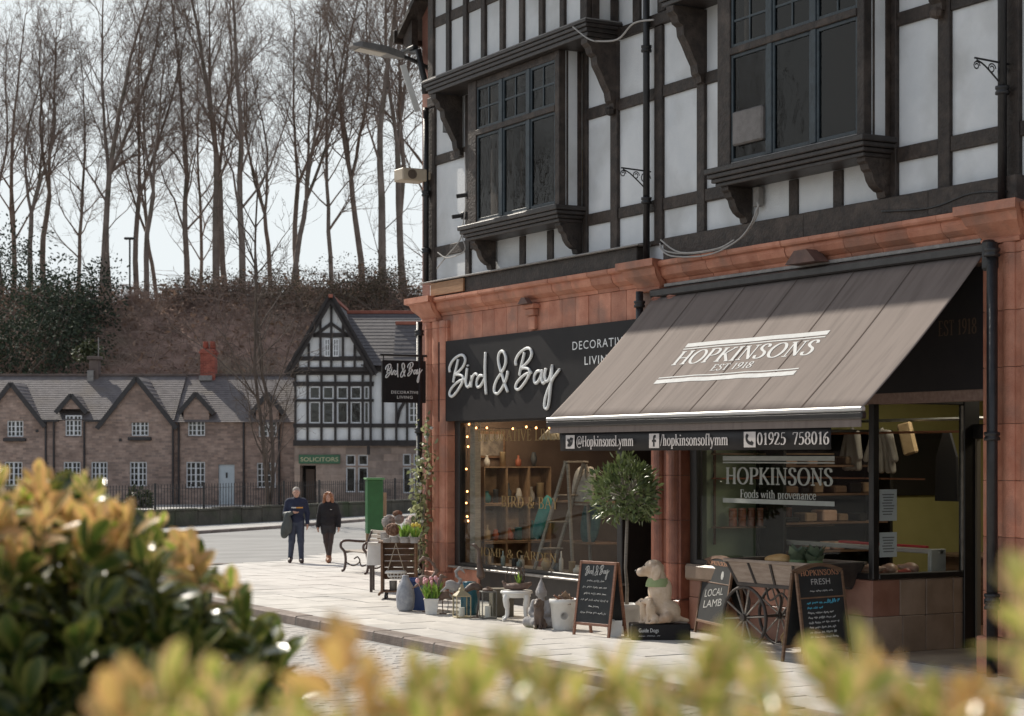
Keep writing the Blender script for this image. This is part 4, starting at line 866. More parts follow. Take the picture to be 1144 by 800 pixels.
def icon(x, shape):
    o = MB().bx(x, x + .225, -1.860, -1.857, 2.505, 2.685, .0).build('icon', m_cream, aw, True)
    MB_ = MB()
    for pts, w_ in shape:
        vs = []
        for i, p in enumerate(pts):
            a = pts[max(i - 1, 0)]; b = pts[min(i + 1, len(pts) - 1)]; tx, tz = b[0] - a[0], b[1] - a[1]; l = math.hypot(tx, tz) or 1
            for s_ in (1, -1): vs.append((x + .225 * p[0] - tz / l * w_ * s_, -1.8612 - .0002 * len(MB_.f) / 10, 2.505 + .18 * p[1] + tx / l * w_ * s_))
        MB_.add(vs, [(2 * i, 2 * i + 2, 2 * i + 3, 2 * i + 1) for i in range(len(pts) - 1)])
    MB_.build('icon_glyph', m_signblk, o, True)
icon(-21.49, [(crom([(.2, .28), (.45, .25), (.68, .4), (.72, .62), (.62, .74), (.5, .66), (.45, .52), (.2, .7)], 3), .02), ([(.3, .42), (.6, .5)], .03), ([(.68, .7), (.85, .74)], .012)])
icon(-19.47, [(crom([(.68, .8), (.52, .8), (.48, .65), (.48, .1)], 3), .018), ([(.3, .5), (.7, .5)], .014)])
icon(-17.49, [(crom([(.25, .78), (.25, .5), (.45, .3), (.75, .24)], 4), .02), ([(.2, .8), (.38, .68)], .022), ([(.6, .36), (.8, .2)], .022)])
# print on the canvas
m_print = mat('canvas_print', (.50, .50, .49), (.57, .57, .56), 9, .8)
def awn_text(t, xa, xb, v0, v1, thick=.15, thin=.06, track=.03):
    w0 = text_w(t, track); mb = MB(); x = 0; k = 0
    for c in t:
        adv, st = GL[c]
        for w_, pts in st:
            n = len(pts); vs = []
            for i in range(n):
                p = pts[i]; a = pts[max(i - 1, 0)]; b = pts[min(i + 1, n - 1)]; tx, ty = b[0] - a[0], b[1] - a[1]; l = math.hypot(tx, ty) or 1; nx, ny = -ty / l, tx / l
                hw = .5 * math.sqrt((thick * w_ * nx) ** 2 + (thin * ny) ** 2)
                for s_ in (1, -1): vs.append(awn(xa + (xb - xa) * (x + p[0] + nx * hw * s_) / w0, v0 + (v1 - v0) * (p[1] + ny * hw * s_), .004 + .0003 * k))
            mb.add(vs, [(2 * i, 2 * i + 2, 2 * i + 3, 2 * i + 1) for i in range(n - 1)]); k = (k + 1) % 6
        x += adv + track
    return mb.build('awning_lettering', m_print, aw, True)
awn_text('HOPKINSONS', -20.03, -17.15, .607, .503); awn_text('EST 1918', -19.0, -18.15, .676, .630, .14, .07)
def awn_band(xa, xb, v0, v1):
    mb = MB(); n = 60
    for i in range(n + 1):
        x = xa + (xb - xa) * i / n
        for v in (v0, v1): mb.v.append(tuple(awn(x, v, .005)))
    mb.f = [(2 * i, 2 * i + 2, 2 * i + 3, 2 * i + 1) for i in range(n)]; mb.build('awning_stripe', m_print, aw, True)
awn_band(-20.05, -17.14, .440, .470); awn_band(-20.05, -17.14, .480, .488); awn_band(-20.05, -17.14, .703, .711); awn_band(-20.05, -17.14, .722, .752)
for x in (AX0 + .5, AX1 - .5):                                    # folding arms under the canvas
    a_ = MB(); a_.tube([(x, -.12, 4.35), (x + (.7 if x < -18 else -.7), -.95, 3.6), (x, -1.82, 2.84)], .03, 6); a_.build('folding_arm', m_iron, aw, True)
# ------------------------------------------------------------------ street lamp and alarm box on the corner
lm = empty('street_lamp', (-29.2, -.1, 9.2), label='grey street lamp head on an arm at the building corner', cat='lamp')
pA = onX(392, 50, -29.3); pB = onX(447, 62, -29.3); pC = onX(482, 78, -29.3)
MB().tube([(-29.3, pC[0], pC[1]), (-29.3, (pB[0] + pC[0]) / 2, (pB[1] + pC[1]) / 2 + .02), (-29.3, pB[0], pB[1])], .04, 8).build('arm', m_iron, lm, True)
MB().tube([(-29.3, pC[0], pC[1] + .12), (-29.3, pC[0] + .05, pC[1] - .35)], .055, 8).build('wall_bracket', m_iron, lm, True)
d_ = Vector((0, pA[0] - pB[0], pA[1] - pB[1])); L_ = d_.length; 
Mx = Matrix.Translation((-29.3, pB[0], pB[1])) @ d_.to_track_quat('Y', 'Z').to_matrix().to_4x4()
h_ = MB(); vs = []
for (y, hw, zt, zb) in ((-.06, .06, .05, -.05), (.1, .10, .07, -.06), (.35, .17, .085, -.05), (.8, .18, .06, -.045), (L_, .10, .02, -.03)):
    vs += [Mx @ Vector(p) for p in ((-hw, y, zb), (hw, y, zb), (hw * .8, y, zt), (-hw * .8, y, zt))]
h_.add(vs, [(4 * i + k, 4 * i + (k + 1) % 4, 4 * i + 4 + (k + 1) % 4, 4 * i + 4 + k) for i in range(4) for k in range(4)] + [(3, 2, 1, 0), (16, 17, 18, 19)])
fix_normals(h_.build('lamp_head', mat('lamp_grey', (.16, .155, .15), (.22, .21, .2), 6, .5), lm, True))
g_ = MB(); g_.bx(-.13, .13, .32, L_ - .12, -.062, -.045, .006, Mx); g_.build('lamp_glass', mat('lamp_lens', (.55, .5, .42), rough=.25), lm, True)
al = empty('alarm_box', (-29.3, -.3, 7.2), label='cream alarm siren box with round grille on the building corner', cat='alarm box')
m_beige = mat('beige_plastic', (.42, .34, .25), (.48, .4, .3), 5, .5)
MB().bx(-29.42, -29.06, -.60, -.12, 7.2, 7.42, .02).build('housing', m_beige, al, True)
MB().bx(-29.40, -29.08, -.12, .02, 7.24, 7.38, .01).build('wall_arm', m_beige, al, True)
t_ = MB().lathe([(.085, 0), (.085, .012), (.06, .014), (.055, .004), (.02, .006), (.0, .01)], 14); t_.v = [(-29.05 + z, -.42 + x, 7.31 + y) for x, y, z in t_.v]; t_.build('round_grille', mat('grille_brown', (.1, .07, .05)), al, True)
fl = MB().bx(-.01, .01, -.06, .06, -.42, .42, .006); fl_ = empty('corner_banner_pole', (LX - .08, -.35, 8.85), label='slanting white plastic strip beside the lamp bracket', cat='strip')
o = fl.build('white_strip', m_white, fl_); o.rotation_euler = (R(20), 0, 0)
# ------------------------------------------------------------------ things inside the shops
def gpos(px, py, z=0): x, y = gr(px, py, z); return Vector((x, y, z))
def depth(p): return -CT * p[0] + ST * (p[1] + CAMD)
def mpp(p): return depth(p) / FPX
m_steel = mat('brushed_steel', (.32, .32, .31), (.42, .42, .41), 14, .35, metal=.7)
m_paper = mat('kraft_paper', (.42, .29, .16), (.5, .36, .21), 8, .8, bump=.5, bscale=12)
m_meat = [mat('red_meat', (.38, .06, .05), (.50, .12, .09), 14, .35), mat('pale_meat', (.55, .33, .24), (.64, .42, .32), 10, .4), mat('herb_green', (.05, .14, .03), (.09, .22, .05), 12, .6)]
# crate shelving against the side wall of the left shop
CXF, CXB = -28.72, -29.08
Y0, Z0 = onX(541, 606, CXF); Y1, _ = onX(616, 606, CXF); ZT = onX(541, 521, CXF)[1]
cs = empty('crate_shelving', (CXB, (Y0 + Y1) / 2, .0), label='stack of wooden crates used as shelves inside the homeware window', cat='shelving')
cols_, rows_ = 3, 2; cw = (Y1 - Y0) / cols_; chh = (ZT - Z0) / rows_
for i in range(cols_):
    for j in range(rows_ + 1):
        ya = Y0 + i * cw; za = Z0 - chh + j * chh; t = .02
        bk = MB().bx(CXB, CXB + .015, ya + .004, ya + cw - .004, za, za + chh - .008).build('crate', m_crate, cs, True)
        for (p_, q_) in ((ya + .004, ya + t), (ya + cw - t, ya + cw - .004)): MB().bx(CXB + .016, CXF, p_, q_, za, za + chh - .008).build('side', m_crate, bk, True)
        for zz in (za, za + chh - .008 - t): MB().bx(CXB + .016, CXF, ya + t + .001, ya + cw - t - .001, zz, zz + t).build('board', m_crate, bk, True)
for yy in (Y0 + .02, Y0 + cw, Y0 + 2 * cw, Y1 - .08): MB().bx(CXB + .02, CXF - .02, yy, yy + .05, .03, Z0 - chh - .002).build('support', m_crate, cs, True)
rg = random.Random(21)
mw = [mat('ornament_white', (.5, .48, .45)), mat('ornament_rust', (.3, .09, .05)), mat('ornament_slate', (.06, .07, .08)), mat('ornament_straw', (.36, .27, .16)), mat('ornament_teal', (.03, .13, .14)), mat('ornament_glass', (.25, .32, .33), rough=.1)]
def vase(name, loc, h, r, m, label, cat, grp=None, kind=0):
    P = [[(.7, 0), (1, .25), (.95, .55), (.45, .78), (.4, .92), (.55, 1)], [(.9, 0), (.92, .95), (1, 1)], [(.6, 0), (.9, .1), (.85, .6), (.3, .72), (.28, 1)], [(.5, 0), (1, .5), (.5, 1)]][kind]
    return tag(link(name, MB().lathe([(a * r, b * h) for a, b in P], 12, loc).mesh(name), m, None, smooth=True), label, cat, grp)
k = 0
for i in range(cols_):
    for j in range(rows_ + 1):
        for q in range(2):
            z = Z0 - chh + j * chh + .021; y = Y0 + i * cw + cw * (.3 + .42 * q) + rg.uniform(-.02, .02)
            nm = ['slate grey', 'white', 'straw', 'rust red', 'teal'][k % 5]
            vase('ornament', (CXF - .16, y, z), rg.uniform(.2, .36), rg.uniform(.05, .08), mw[[2, 0, 3, 1, 4][k % 5]], '%s ornament in the %s row of window crates, %s crate column' % (nm, ['bottom', 'middle', 'top'][j], ['left', 'centre', 'right'][i]), 'ornament', 'ornaments in the window crates', k % 4); k += 1
for i in range(4): vase('ornament', (CXF - .18, Y0 + .15 + .32 * i, Z0 + chh * 2 - .006), .2 + .06 * (i % 2), .06, mw[[0, 3, 1, 2][i]], '%s ornament standing on top of the window crates' % ['white', 'straw', 'rust red', 'slate grey'][i], 'ornament', 'ornaments on the crates', i)
# step ladder in the window
apx = onY(632, 517, .6); a1 = onY(598, 622, .6); a2 = onY(645, 622, .7)
ld = empty('step_ladder', (apx[0], .6, .55), label='old grey wooden step ladder standing open in the homeware window', cat='ladder')
zb = .552
fx = lambda px, py, Y: (onY(px, py, Y)[0], Y, onY(px, py, Y)[1])
topp = fx(632, 517, .6); b1 = (fx(597, 640, .45)[0], .45, zb); b2 = (fx(646, 640, .8)[0], .8, zb)
for dy in (0, .34):
    MB().bar((topp[0], topp[1] + dy, topp[2]), (b1[0], b1[1] + dy, zb), .035, .06, .004).build('leg', m_greyw, ld, True)
    MB().bar((topp[0] + .05, topp[1] + dy + .01, topp[2] - .02), (b2[0], b2[1] + dy - .1, zb), .035, .06, .004).build('leg', m_greyw, ld, True)
for q in (.3, .55, .8):
    p = [topp[i] + (b1[i] - topp[i]) * q for i in range(3)]; MB().bx(p[0] - .05, p[0] + .12, p[1] - .01, p[1] + .36, p[2] - .012, p[2] + .012, .004).build('tread', m_greyw, ld, True)
MB().bx(topp[0] - .04, topp[0] + .10, topp[1] - .02, topp[1] + .37, topp[2], topp[2] + .03, .004).build('top_board', m_greyw, ld, True)
# cushions
def cushion(px, py, Y, w, h, m, label, rz=0, tilt=0):
    X, Z = onY(px, py, Y); o = sculpt('cushion', [('e', (0, 0, 0), (w * .5, .09, h * .5)), ('e', (w * .22, 0, h * .22), (w * .3, .04, h * .3)), ('e', (-w * .22, 0, h * .22), (w * .3, .04, h * .3)), ('e', (w * .22, 0, -h * .22), (w * .3, .04, h * .3)), ('e', (-w * .22, 0, -h * .22), (w * .3, .04, h * .3))], m, None, .02, .05)
    o.location = (X, Y, Z); o.rotation_euler = (R(-8), R(tilt), rz); tag(o, label, 'cushion')
m_cush = mat('printed_linen', (.42, .40, .37), (.28, .26, .25), 9, .9, lo=.48, hi=.6)
cushion(652, 543, 1.0, .62, .62, m_cush, 'pale grey printed cushion behind the window ladder'); cushion(660, 582, 1.1, .5, .7, mat('floral_teal', (.03, .07, .08), (.06, .13, .12), 9, .9), 'dark floral cushion below the pale cushion in the window'); cushion(606, 578, 1.15, .28, .75, mat('teal_velvet', (.01, .13, .13), (.02, .2, .19), 6, .7), 'narrow teal cushion leaning against the window ladder', 0, 22)
for px, lab, y_ in ((652, 'slatted dark shelf under the pale cushion', 560), (655, 'slatted dark shelf low behind the ladder', 605)):
    X, Z = onY(px, y_, 1.1); tag(link('wall_shelf', MB().bx(X - .55, X + .6, .9, 1.4, Z - .03, Z, .004).mesh(), m_wood), lab, 'shelf')
# picture, pendant shade, bottles and figures on the window board
Yp, Zp = onX(548, 497, -29.07); pf = empty('framed_picture', (-29.07, Yp, Zp), label='framed engraving hanging high at the left of the homeware window', cat='picture')
MB().bx(-29.099, -29.06, Yp - .30, Yp + .30, Zp - .24, Zp + .24, .01).build('frame', m_wood, pf, True); MB().bx(-29.0595, -29.054, Yp - .25, Yp + .25, Zp - .19, Zp + .19).build('print', mat('engraving', (.35, .3, .25), (.12, .1, .09), 6, .8), pf, True)
X, Z = onY(622, 486, .8); pl = empty('pendant_lamp', (X, .8, Z + .1), label='cream conical pendant lamp hanging in the homeware window', cat='lamp')
MB().lathe([(.05, .16), (.10, .14), (.30, -.06), (.29, -.075), (.04, .12)], 20, (X, .8, Z), cap=False).build('shade', mat('cream_enamel', (.5, .45, .34), rough=.4), pl, True, True); MB().tube([(X, .8, Z + .15), (X, .8, 3.6)], .01, 5).build('cord', m_iron, pl, True)
sh = [(562, 2, 'glass', .26, .045, 5), (568, 1, 'blue grey', .14, .055, 2), (580, 2, 'clear', .16, .05, 5), (576, 0, 'white', .2, .05, 0), (610, 3, 'stone', .2, .09, 3), (616, 0, 'grey', .13, .08, 2), (627, 2, 'tall white', .34, .04, 0), (632, 1, 'cream', .18, .06, 3), (645, 0, 'small grey', .14, .07, 0), (657, 3, 'green glass', .2, .07, 5), (668, 1, 'pale', .22, .06, 0), (540, 2, 'amber', .2, .04, 3)]
for i, (px, kd, nm, h, r_, mi) in enumerate(sh):
    X, _ = onY(px, 640, .45); vase('window_ornament', (X, .45 + .12 * (i % 2), .552), h, r_, mw[mi], '%s ornament on the homeware window board, %s from the left' % (nm, ['third', 'fourth', 'sixth', 'fifth', 'seventh', 'eighth', 'ninth', 'tenth', 'eleventh', 'twelfth', 'last', 'first'][i]), 'ornament', 'ornaments on the window board', kd)
# string lights
sl = empty('string_lights', (-28.0, .2, 2.9), label='warm string lights draped round the homeware window', cat='string lights')
sp = [(518, 595), (523, 582), (522, 577), (521, 562), (522, 549), (521, 524), (523, 499), (522, 488), (524, 474), (532, 478), (544, 478), (573, 479), (588, 477), (599, 478), (614, 478), (640, 476), (660, 478)]
cp = [(onY(a, b, .15)[0], .15, onY(a, b, .15)[1]) for a, b in sp]; MB().tube(cp, .004, 4).build('wire', m_iron, sl, True)
for p in cp: MB().lathe([(.0, -.02), (.014, -.012), (.018, 0), (.012, .014), (0, .018)], 8, p).build('bulb', m_bulb, sl, True, True)
# door lobby goods
lk = empty('card_rack', (-22.55, 1.6, 0), label='rack of framed cards inside the homeware door', cat='rack')
MB().bx(-23.0, -22.2, 1.15, 1.20, .03, 2.2, .01).build('back_board', m_wood, lk, True)
for i in range(4):
    for j in range(3): MB().bx(-22.96 + j * .26, -22.75 + j * .26, 1.12, 1.145, .5 + i * .4, .78 + i * .4, .004).build('card', mw[[0, 2, 3, 5][(i * 3 + j) % 4]], lk, True)
# butcher: side wall shelf with jars, rails, coats, board, counter with meat
bs = empty('jar_shelf', (-21.1, 1.6, 1.5), label='three-tier wall shelf on the sage green butcher wall', cat='shelf')
def sidep(px, py): return onX(px, py, -21.1)
ya, za = sidep(783, 589); yb, _ = sidep(852, 590)
for q, zz in enumerate((za, za + .68, za + 1.02, )): MB().bx(-21.19, -20.95, .32, 2.3, zz - .02, zz, .003).build('board', m_crate if q != 1 else mat('copper_rail', (.4, .16, .1), rough=.4), bs, True)
for yy in (.35, 2.26): MB().bx(-21.19, -21.16, yy, yy + .03, za - .25, za + 1.3, .003).build('upright', m_wood, bs, True)
jb = MB().lathe([(.055, 0), (.06, .01), (.06, .085), (.05, .1)], 10); jm = jb.mesh('jar'); lidm = MB().lathe([(.056, .101), (.056, .125), (0, .126)], 10).mesh('lid')
mj = mat('preserve', (.30, .10, .06), (.42, .2, .13), 12, .25); ml_ = mat('jar_lid', (.5, .22, .16), rough=.4)
kk = 0
for i in range(7):
    for j in range(2):
        o = link('preserve_jar', jm, mj); o.location = (-21.07, .6 + i * .16, za + .001 + .127 * j); l_ = link('lid', lidm, ml_, o)
        tag(o, 'salmon coloured preserve jar, %s of seven from the window, %s layer on the butcher shelf' % (['first', 'second', 'third', 'fourth', 'fifth', 'sixth', 'seventh'][i], ['lower', 'upper'][j]), 'jar', 'preserve jars on the wall shelf')
X, Z = onY(822, 512, 2.0)
tag(link('wall_poster', MB().bx(-21.195, -21.18, .6, 1.5, 2.55, 3.05, .004).mesh(), mat('poster', (.32, .24, .16), (.4, .32, .22), 3, .8)), 'brown framed poster high on the sage green butcher wall', 'poster')
def rail(name, pts, r, m, lab): return tag(link(name, MB().tube(pts, r, 6).mesh(), m), lab, 'rail')
a = fx(985, 470, 2.6); b = fx(1074, 472, 2.6); rail('hanging_rail', [(a[0] - 1.5, 2.6, a[2]), (b[0] + .8, 2.6, a[2])], .025, m_steel, 'long steel hanging rail across the butcher shop')
rail('copper_rail', [(-21.1, 1.9, 2.72), (-17.6, 1.9, 2.72)], .018, mat('copper', (.45, .2, .12), rough=.35, metal=.6), 'thin copper rail behind the butcher window')
rail('copper_rail', [(-21.1, .9, 2.12), (-17.5, .9, 2.12)], .012, MATS['copper'], 'thin copper rail crossing behind the window lettering')
def coat(px, py0, py1, Y, w, lab):
    X, Z1 = onY(px, py0, Y); Z0 = onY(px, py1, Y)[1]; h = Z1 - Z0
    o = sculpt('coat', [('c', (-w * .22, 0, h * .88), (w * .22, 0, h * .88), .05, .05), ('c', (0, 0, h * .9), (0, 0, h * .97), .04, .03)] + [('c', (w * (q - .5) * .55, 0, h * .85), (w * (q - .5) * .85, .02 * math.sin(q * 19), .03), .05, .045) for q in (0, .25, .5, .75, 1)] + [('c', (-w * .3, 0, h * .86), (-w * .56, -.02, h * .3), .05, .045), ('c', (w * .3, 0, h * .86), (w * .56, -.02, h * .3), .05, .045)], mat('white_cotton', (.58, .54, .50), (.48, .44, .40), 6, .9), None, .018, .02); o.location = (X, Y, Z0); tag(o, lab, 'coat')
coat(952, 478, 525, 2.4, .34, 'narrow white butcher coat hanging left of the window post'); coat(985, 478, 528, 2.5, .55, 'wide white butcher coat hanging behind the window post')
X, Z = onY(1014, 490, 2.5); pb = MB(); pb.bx(-.10, .10, -.05, .05, -.22, .22, .02); o = tag(link('paper_bag', pb.mesh(), m_paper), 'brown paper bag hanging from the butcher rail', 'bag'); o.location = (X, 2.5, Z); o.rotation_euler = (0, R(-14), .4)
a = onX(992, 482, -21.15); b = onX(1060, 553, -21.15); tag(link('menu_board', MB().bx(-21.19, -21.14, a[0], b[0], b[1], a[1], .01).mesh(), m_signblk), 'large black board on the olive wall of the butcher', 'board')
fu = empty('chiller_shelves', (-20.9, 3.2, 0), label='dark open chiller with packed shelves against the butcher wall', cat='chiller'); a = onX(868, 505, -20.7); b = onX(990, 600, -20.7)
MB().bx(-21.19, -21.12, a[0], b[0], .6, 2.75, .01).build('back_panel', m_signblk, fu, True)
for zz in (.6, 2.72): MB().bx(-21.11, -20.55, a[0], b[0], zz, zz + .06, .01).build('deck', m_frame, fu, True)
for yy in (a[0], b[0] - .05): MB().bx(-21.11, -20.55, yy, yy + .05, .661, 2.719, .006).build('side', m_frame, fu, True)
for i, zz in enumerate((1.05, 1.45, 1.85, 2.25)):
    MB().bx(-21.11, -20.6, a[0] + .051, b[0] - .051, zz, zz + .03, .004).build('shelf', m_wood, fu, True); y = a[0] + .12
    while y < b[0] - .25: w_ = rg.uniform(.12, .26); MB().bx(-20.95, -20.65, y, y + w_, zz + .031, zz + rg.uniform(.08, .2), .02).build('packet', [m_meat[0], m_crate, m_wood, m_signblk, m_meat[1]][rg.randrange(5)], fu, True); y += w_ + rg.uniform(.03, .2)
a = fx(1058, 482, 2.8); ap = MB(); ap.prism([(-.22, -.85), (.22, -.85), (.2, -.25), (.06, .1), (-.06, .1), (-.2, -.25)], -.02, .02, 'y'); o = tag(link('apron', ap.mesh(), mat('black_cotton', (.012, .011, .014))), 'black apron hanging from the butcher rail', 'apron'); o.location = (a[0], 2.8, a[2] - .1)
ct = empty('meat_counter', (-18.9, .6, 0), label='white chilled counter of meat along the butcher window', cat='counter')
m_cw = mat('counter_white', (.5, .5, .48), (.56, .56, .54), 5, .35)
MB().bx(-21.0, -17.55, .16, 1.3, .03, .90, .01).build('cabinet', m_cw, ct, True); MB().bx(-21.0, -17.55, .16, 1.3, .901, .93, .004).build('display_tray', mat('tray_dark', (.04, .04, .04), rough=.4), ct, True)
MB().bx(-20.9, -17.55, 1.2, 1.26, 1.18, 1.24, .01).build('top_rail', m_cw, ct, True); MB().bx(-19.4, -17.7, 1.10, 1.15, 1.255, 1.285, .004).build('red_strip', mat('red_plastic', (.55, .03, .04), rough=.4), ct, True)
MB().bx(-17.62, -17.55, 1.05, 1.3, .931, 1.25, .01).build('end_panel', m_cw, ct, True)
for i in range(34):
    t = rg.random(); x = -20.6 + 2.95 * ((i + .5) / 34); y = rg.uniform(.3, 1.0); s_ = rg.uniform(.7, 1.2); mi = 1 if (x > -18.3 and rg.random() < .6) else (2 if rg.random() < .25 else 0)
    o = sculpt('meat_cut', [('e', (0, 0, .03), (.09 * s_, .07 * s_, .045 * s_)), ('e', (.05 * s_, .03, .05), (.06 * s_, .05, .045)), ('e', (-.05, -.02, .035), (.05, .05, .035 * s_))], m_meat[mi], ct, .02, .03); o.matrix_parent_inverse = wm(ct).inverted(); o.location = (x, y, .925); o.rotation_euler = (0, 0, rg.uniform(0, 6))
    if mi == 2: o.name = 'herb_garnish'
for i in range(3):
    p = onX(1012 + i * 18, 628, -17.75); o = sculpt('chicken', [('e', (0, 0, .07), (.14, .09, .08)), ('c', (.08, .06, .08), (.17, .08, .10), .04, .02), ('c', (.08, -.06, .08), (.17, -.08, .10), .04, .02)], m_meat[1], None, .018, .03); o.location = (-17.80, .28 + .33 * i, .93); o.rotation_euler = (0, 0, rg.uniform(0, 3)); tag(o, 'raw pale chicken on the counter by the return window, %s from the corner' % ['first', 'second', 'third'][i], 'chicken', 'chickens on the counter')
bk = empty('back_counter', (-17, 4.2, 0), label='dark back counter with wooden boards deep inside the butcher', cat='counter'); MB().bx(-20.5, -13, 3.9, 4.6, .02, .95, .01).build('cabinet', m_wood, bk, True); MB().bx(-20.6, -12.9, 3.85, 4.65, .951, 1.0, .008).build('worktop', m_crate, bk, True)
sc = empty('counter_scale', (-18.2, 3.0, 1.0), label='steel slicer on the counter behind the return window', cat='slicer'); sc.location = (-18.3, 4.1, 1.002)
MB().bx(-.25, .25, -.15, .2, 0, .12, .02).build('base', m_steel, sc); MB().bar((-.2, 0, .12), (.15, 0, .5), .2, .05, .01).build('sloping_guard', m_steel, sc)
tl = empty('tube_light', (-16.6, 1.0, 3.4), label='white strip light on the lobby ceiling of the butcher', cat='lamp')
X, Z = onY(1090, 421, .8); MB().bx(X - .28, X + .28, .77, .83, Z - .03, Z + .03, .01).build('tube', mat('strip_tube', (.8, .78, .7), emit=(1, .93, .8), es=.45), tl, True)
MB().bx(X - .05, X + .05, .78, .82, Z + .031, 3.5).build('drop_stem', m_steel, tl, True)
# added fill lights without fittings that brighten both shop interiors
def lamp(name, loc, power, col, size):
    l = bpy.data.lights.new(name, 'AREA'); l.energy = power; l.color = col; l.size = size; l.shape = 'DISK'; o = bpy.data.objects.new(name, l); COL.objects.link(o); o.location = loc; return o
lamp('butcher_fill_light', (-18.5, 2.6, 3.6), 30, (1, .90, .72), 1.2); lamp('butcher_fill_light', (-16, 3.2, 3.6), 16, (1, .90, .72), 1.0)
lamp('homeware_fill_light', (-28.2, .9, 3.5), 22, (1, .78, .55), .8); lamp('homeware_fill_light', (-26, 1.2, 3.5), 30, (1, .78, .55), .8); lamp('homeware_fill_light', (-23.8, 1.2, 3.5), 30, (1, .78, .55), .8)
# ------------------------------------------------------------------ things standing on the pavement
m_wht = mat('white_glaze', (.62, .61, .58), (.70, .69, .66), 5, .45, bump=.15)
m_stone = mat('grey_stone', (.26, .25, .25), (.38, .36, .35), 9, .85, bump=.6, bscale=50)
m_rust = mat('rusty_metal', (.12, .075, .055), (.2, .13, .1), 9, .6, bump=.4)
m_rustd = mat('dark_bronze', (.07, .045, .035), (.12, .08, .06), 9, .5, bump=.4)
m_cast = mat('cast_iron_brown', (.05, .032, .027), (.09, .06, .05), 8, .45)
m_slat = mat('bench_slat', (.36, .31, .26), (.46, .40, .34), 5, .7, stretch=(1, 8, 8), bump=.3)
m_chalk = mat('chalk', (.55, .54, .52), (.4, .4, .38), 40, .9); m_chalkb = mat('blue_chalk', (.10, .45, .60), (.08, .34, .48), 40, .9)
m_board = mat('blackboard', (.015, .016, .017), (.026, .027, .027), 5, .7)
m_oak = mat('stained_oak', (.17, .065, .035), (.25, .11, .06), 6, .5, stretch=(1, 1, 8), bump=.3)
# leaves (UV across / along, attribute 'tint')
LEAF_W = [(0, .18), (.3, .95), (.65, .8), (1.0, .0)]
def leaf_geo(L, W, curl=.15, fold=.12):
    """a pointed leaf along +y, 8 faces"""
    ts = [a for a, _ in LEAF_W]; ws = [b for _, b in LEAF_W]; v = []; uv = []
    for t, w in zip(ts, ws):
        z = -curl * L * t * t
        for s_ in (-1, 0, 1): v.append((s_ * w * W / 2, t * L, z + abs(s_) * fold * W * w)); uv.append((.5 + .5 * s_, t))
    f = []
    for i in range(len(ts) - 1):
        for j in range(2): a = i * 3 + j; f.append((a, a + 1, a + 4, a + 3))
    return np.array(v), f, uv
def foliage_mesh(name, items, L=1, W=.4, curl=.15, fold=.12):
    """items: (pos, dir, up, size, tint)"""
    v0, f0, uv0 = leaf_geo(L, W, curl, fold); V = []; F = []; T = []; nb_ = len(v0)
    for i, (p, d, up, s_, t) in enumerate(items):
        d = Vector(d).normalized(); x = d.cross(Vector(up)); x = x.normalized() if x.length > 1e-4 else Vector((1, 0, 0)); z = x.cross(d)
        M3 = np.array([x[:], d[:], z[:]]) * s_; V.append(v0 @ M3 + np.array(p[:])); F.extend([tuple(i * nb_ + q for q in f) for f in f0]); T.extend([t] * nb_)
    me = bpy.data.meshes.new(name); me.from_pydata(np.concatenate(V).tolist(), [], F); me.update()
    a = me.attributes.new('tint', 'FLOAT', 'POINT'); a.data.foreach_set('value', T)
    ul = me.uv_layers.new(name='UVMap'); li = np.zeros(len(me.loops), np.int32); me.loops.foreach_get('vertex_index', li)
    uvs = np.array(uv0)[li % nb_]; ul.data.foreach_set('uv', uvs.ravel()); me.polygons.foreach_set('use_smooth', [True] * len(me.polygons)); return me
def rdir(rg, up=0): 
    v = Vector((rg.gauss(0, 1), rg.gauss(0, 1), rg.gauss(0, 1) + up)); return v.normalized()
ml_bay = leaf_mat('bay_leaf', (.022, .045, .014), (.19, .24, .10), None, rough=.3, trans=.2); ml_pale = leaf_mat('climber_leaf', (.10, .13, .05), (.42, .44, .24), None, rough=.5, trans=.35)
ml_daf = leaf_mat('spring_leaf', (.10, .22, .03), (.30, .45, .08), None, rough=.4, trans=.35)
# --- bench
bn = empty('park_bench', (-34.95, 1.5, 0), 0, 'cast iron bench with pale wooden slats near the corner', 'bench')
for s_ in (-.56, .56):
    e_ = MB(); p = lambda *q: [(s_, a, b) for a, b in q]
    e_.tube(crom(p((-.36, .02), (-.30, .06), (-.27, .25), (-.30, .42), (-.38, .52), (-.36, .62), (-.24, .65), (0, .63), (.18, .62)), 5), .028, 7)
    e_.tube(crom(p((.34, .02), (.28, .08), (.22, .3), (.20, .45), (.26, .65), (.34, .85)), 5), .026, 7)
    e_.tube(crom(p((-.29, .40), (-.1, .42), (.2, .38)), 4), .022, 6); e_.tube(crom(p((-.27, .2), (-.1, .12), (.05, .2), (.0, .3), (-.08, .26)), 5), .016, 5); e_.tube(crom(p((.24, .15), (.1, .1), (.05, .2)), 5), .016, 5)
    e_.build('end_frame', m_cast, bn, False, True)
for i in range(5): MB().bx(-.62, .62, -.29 + i * .105, -.20 + i * .105, .43, .455, .006).build('seat_slat', m_slat, bn)
for i in range(4): a = .52 + i * .09; MB().bx(-.62, .62, .225 + .035 * i, .25 + .035 * i, a, a + .07, .006).build('back_slat', m_slat, bn)
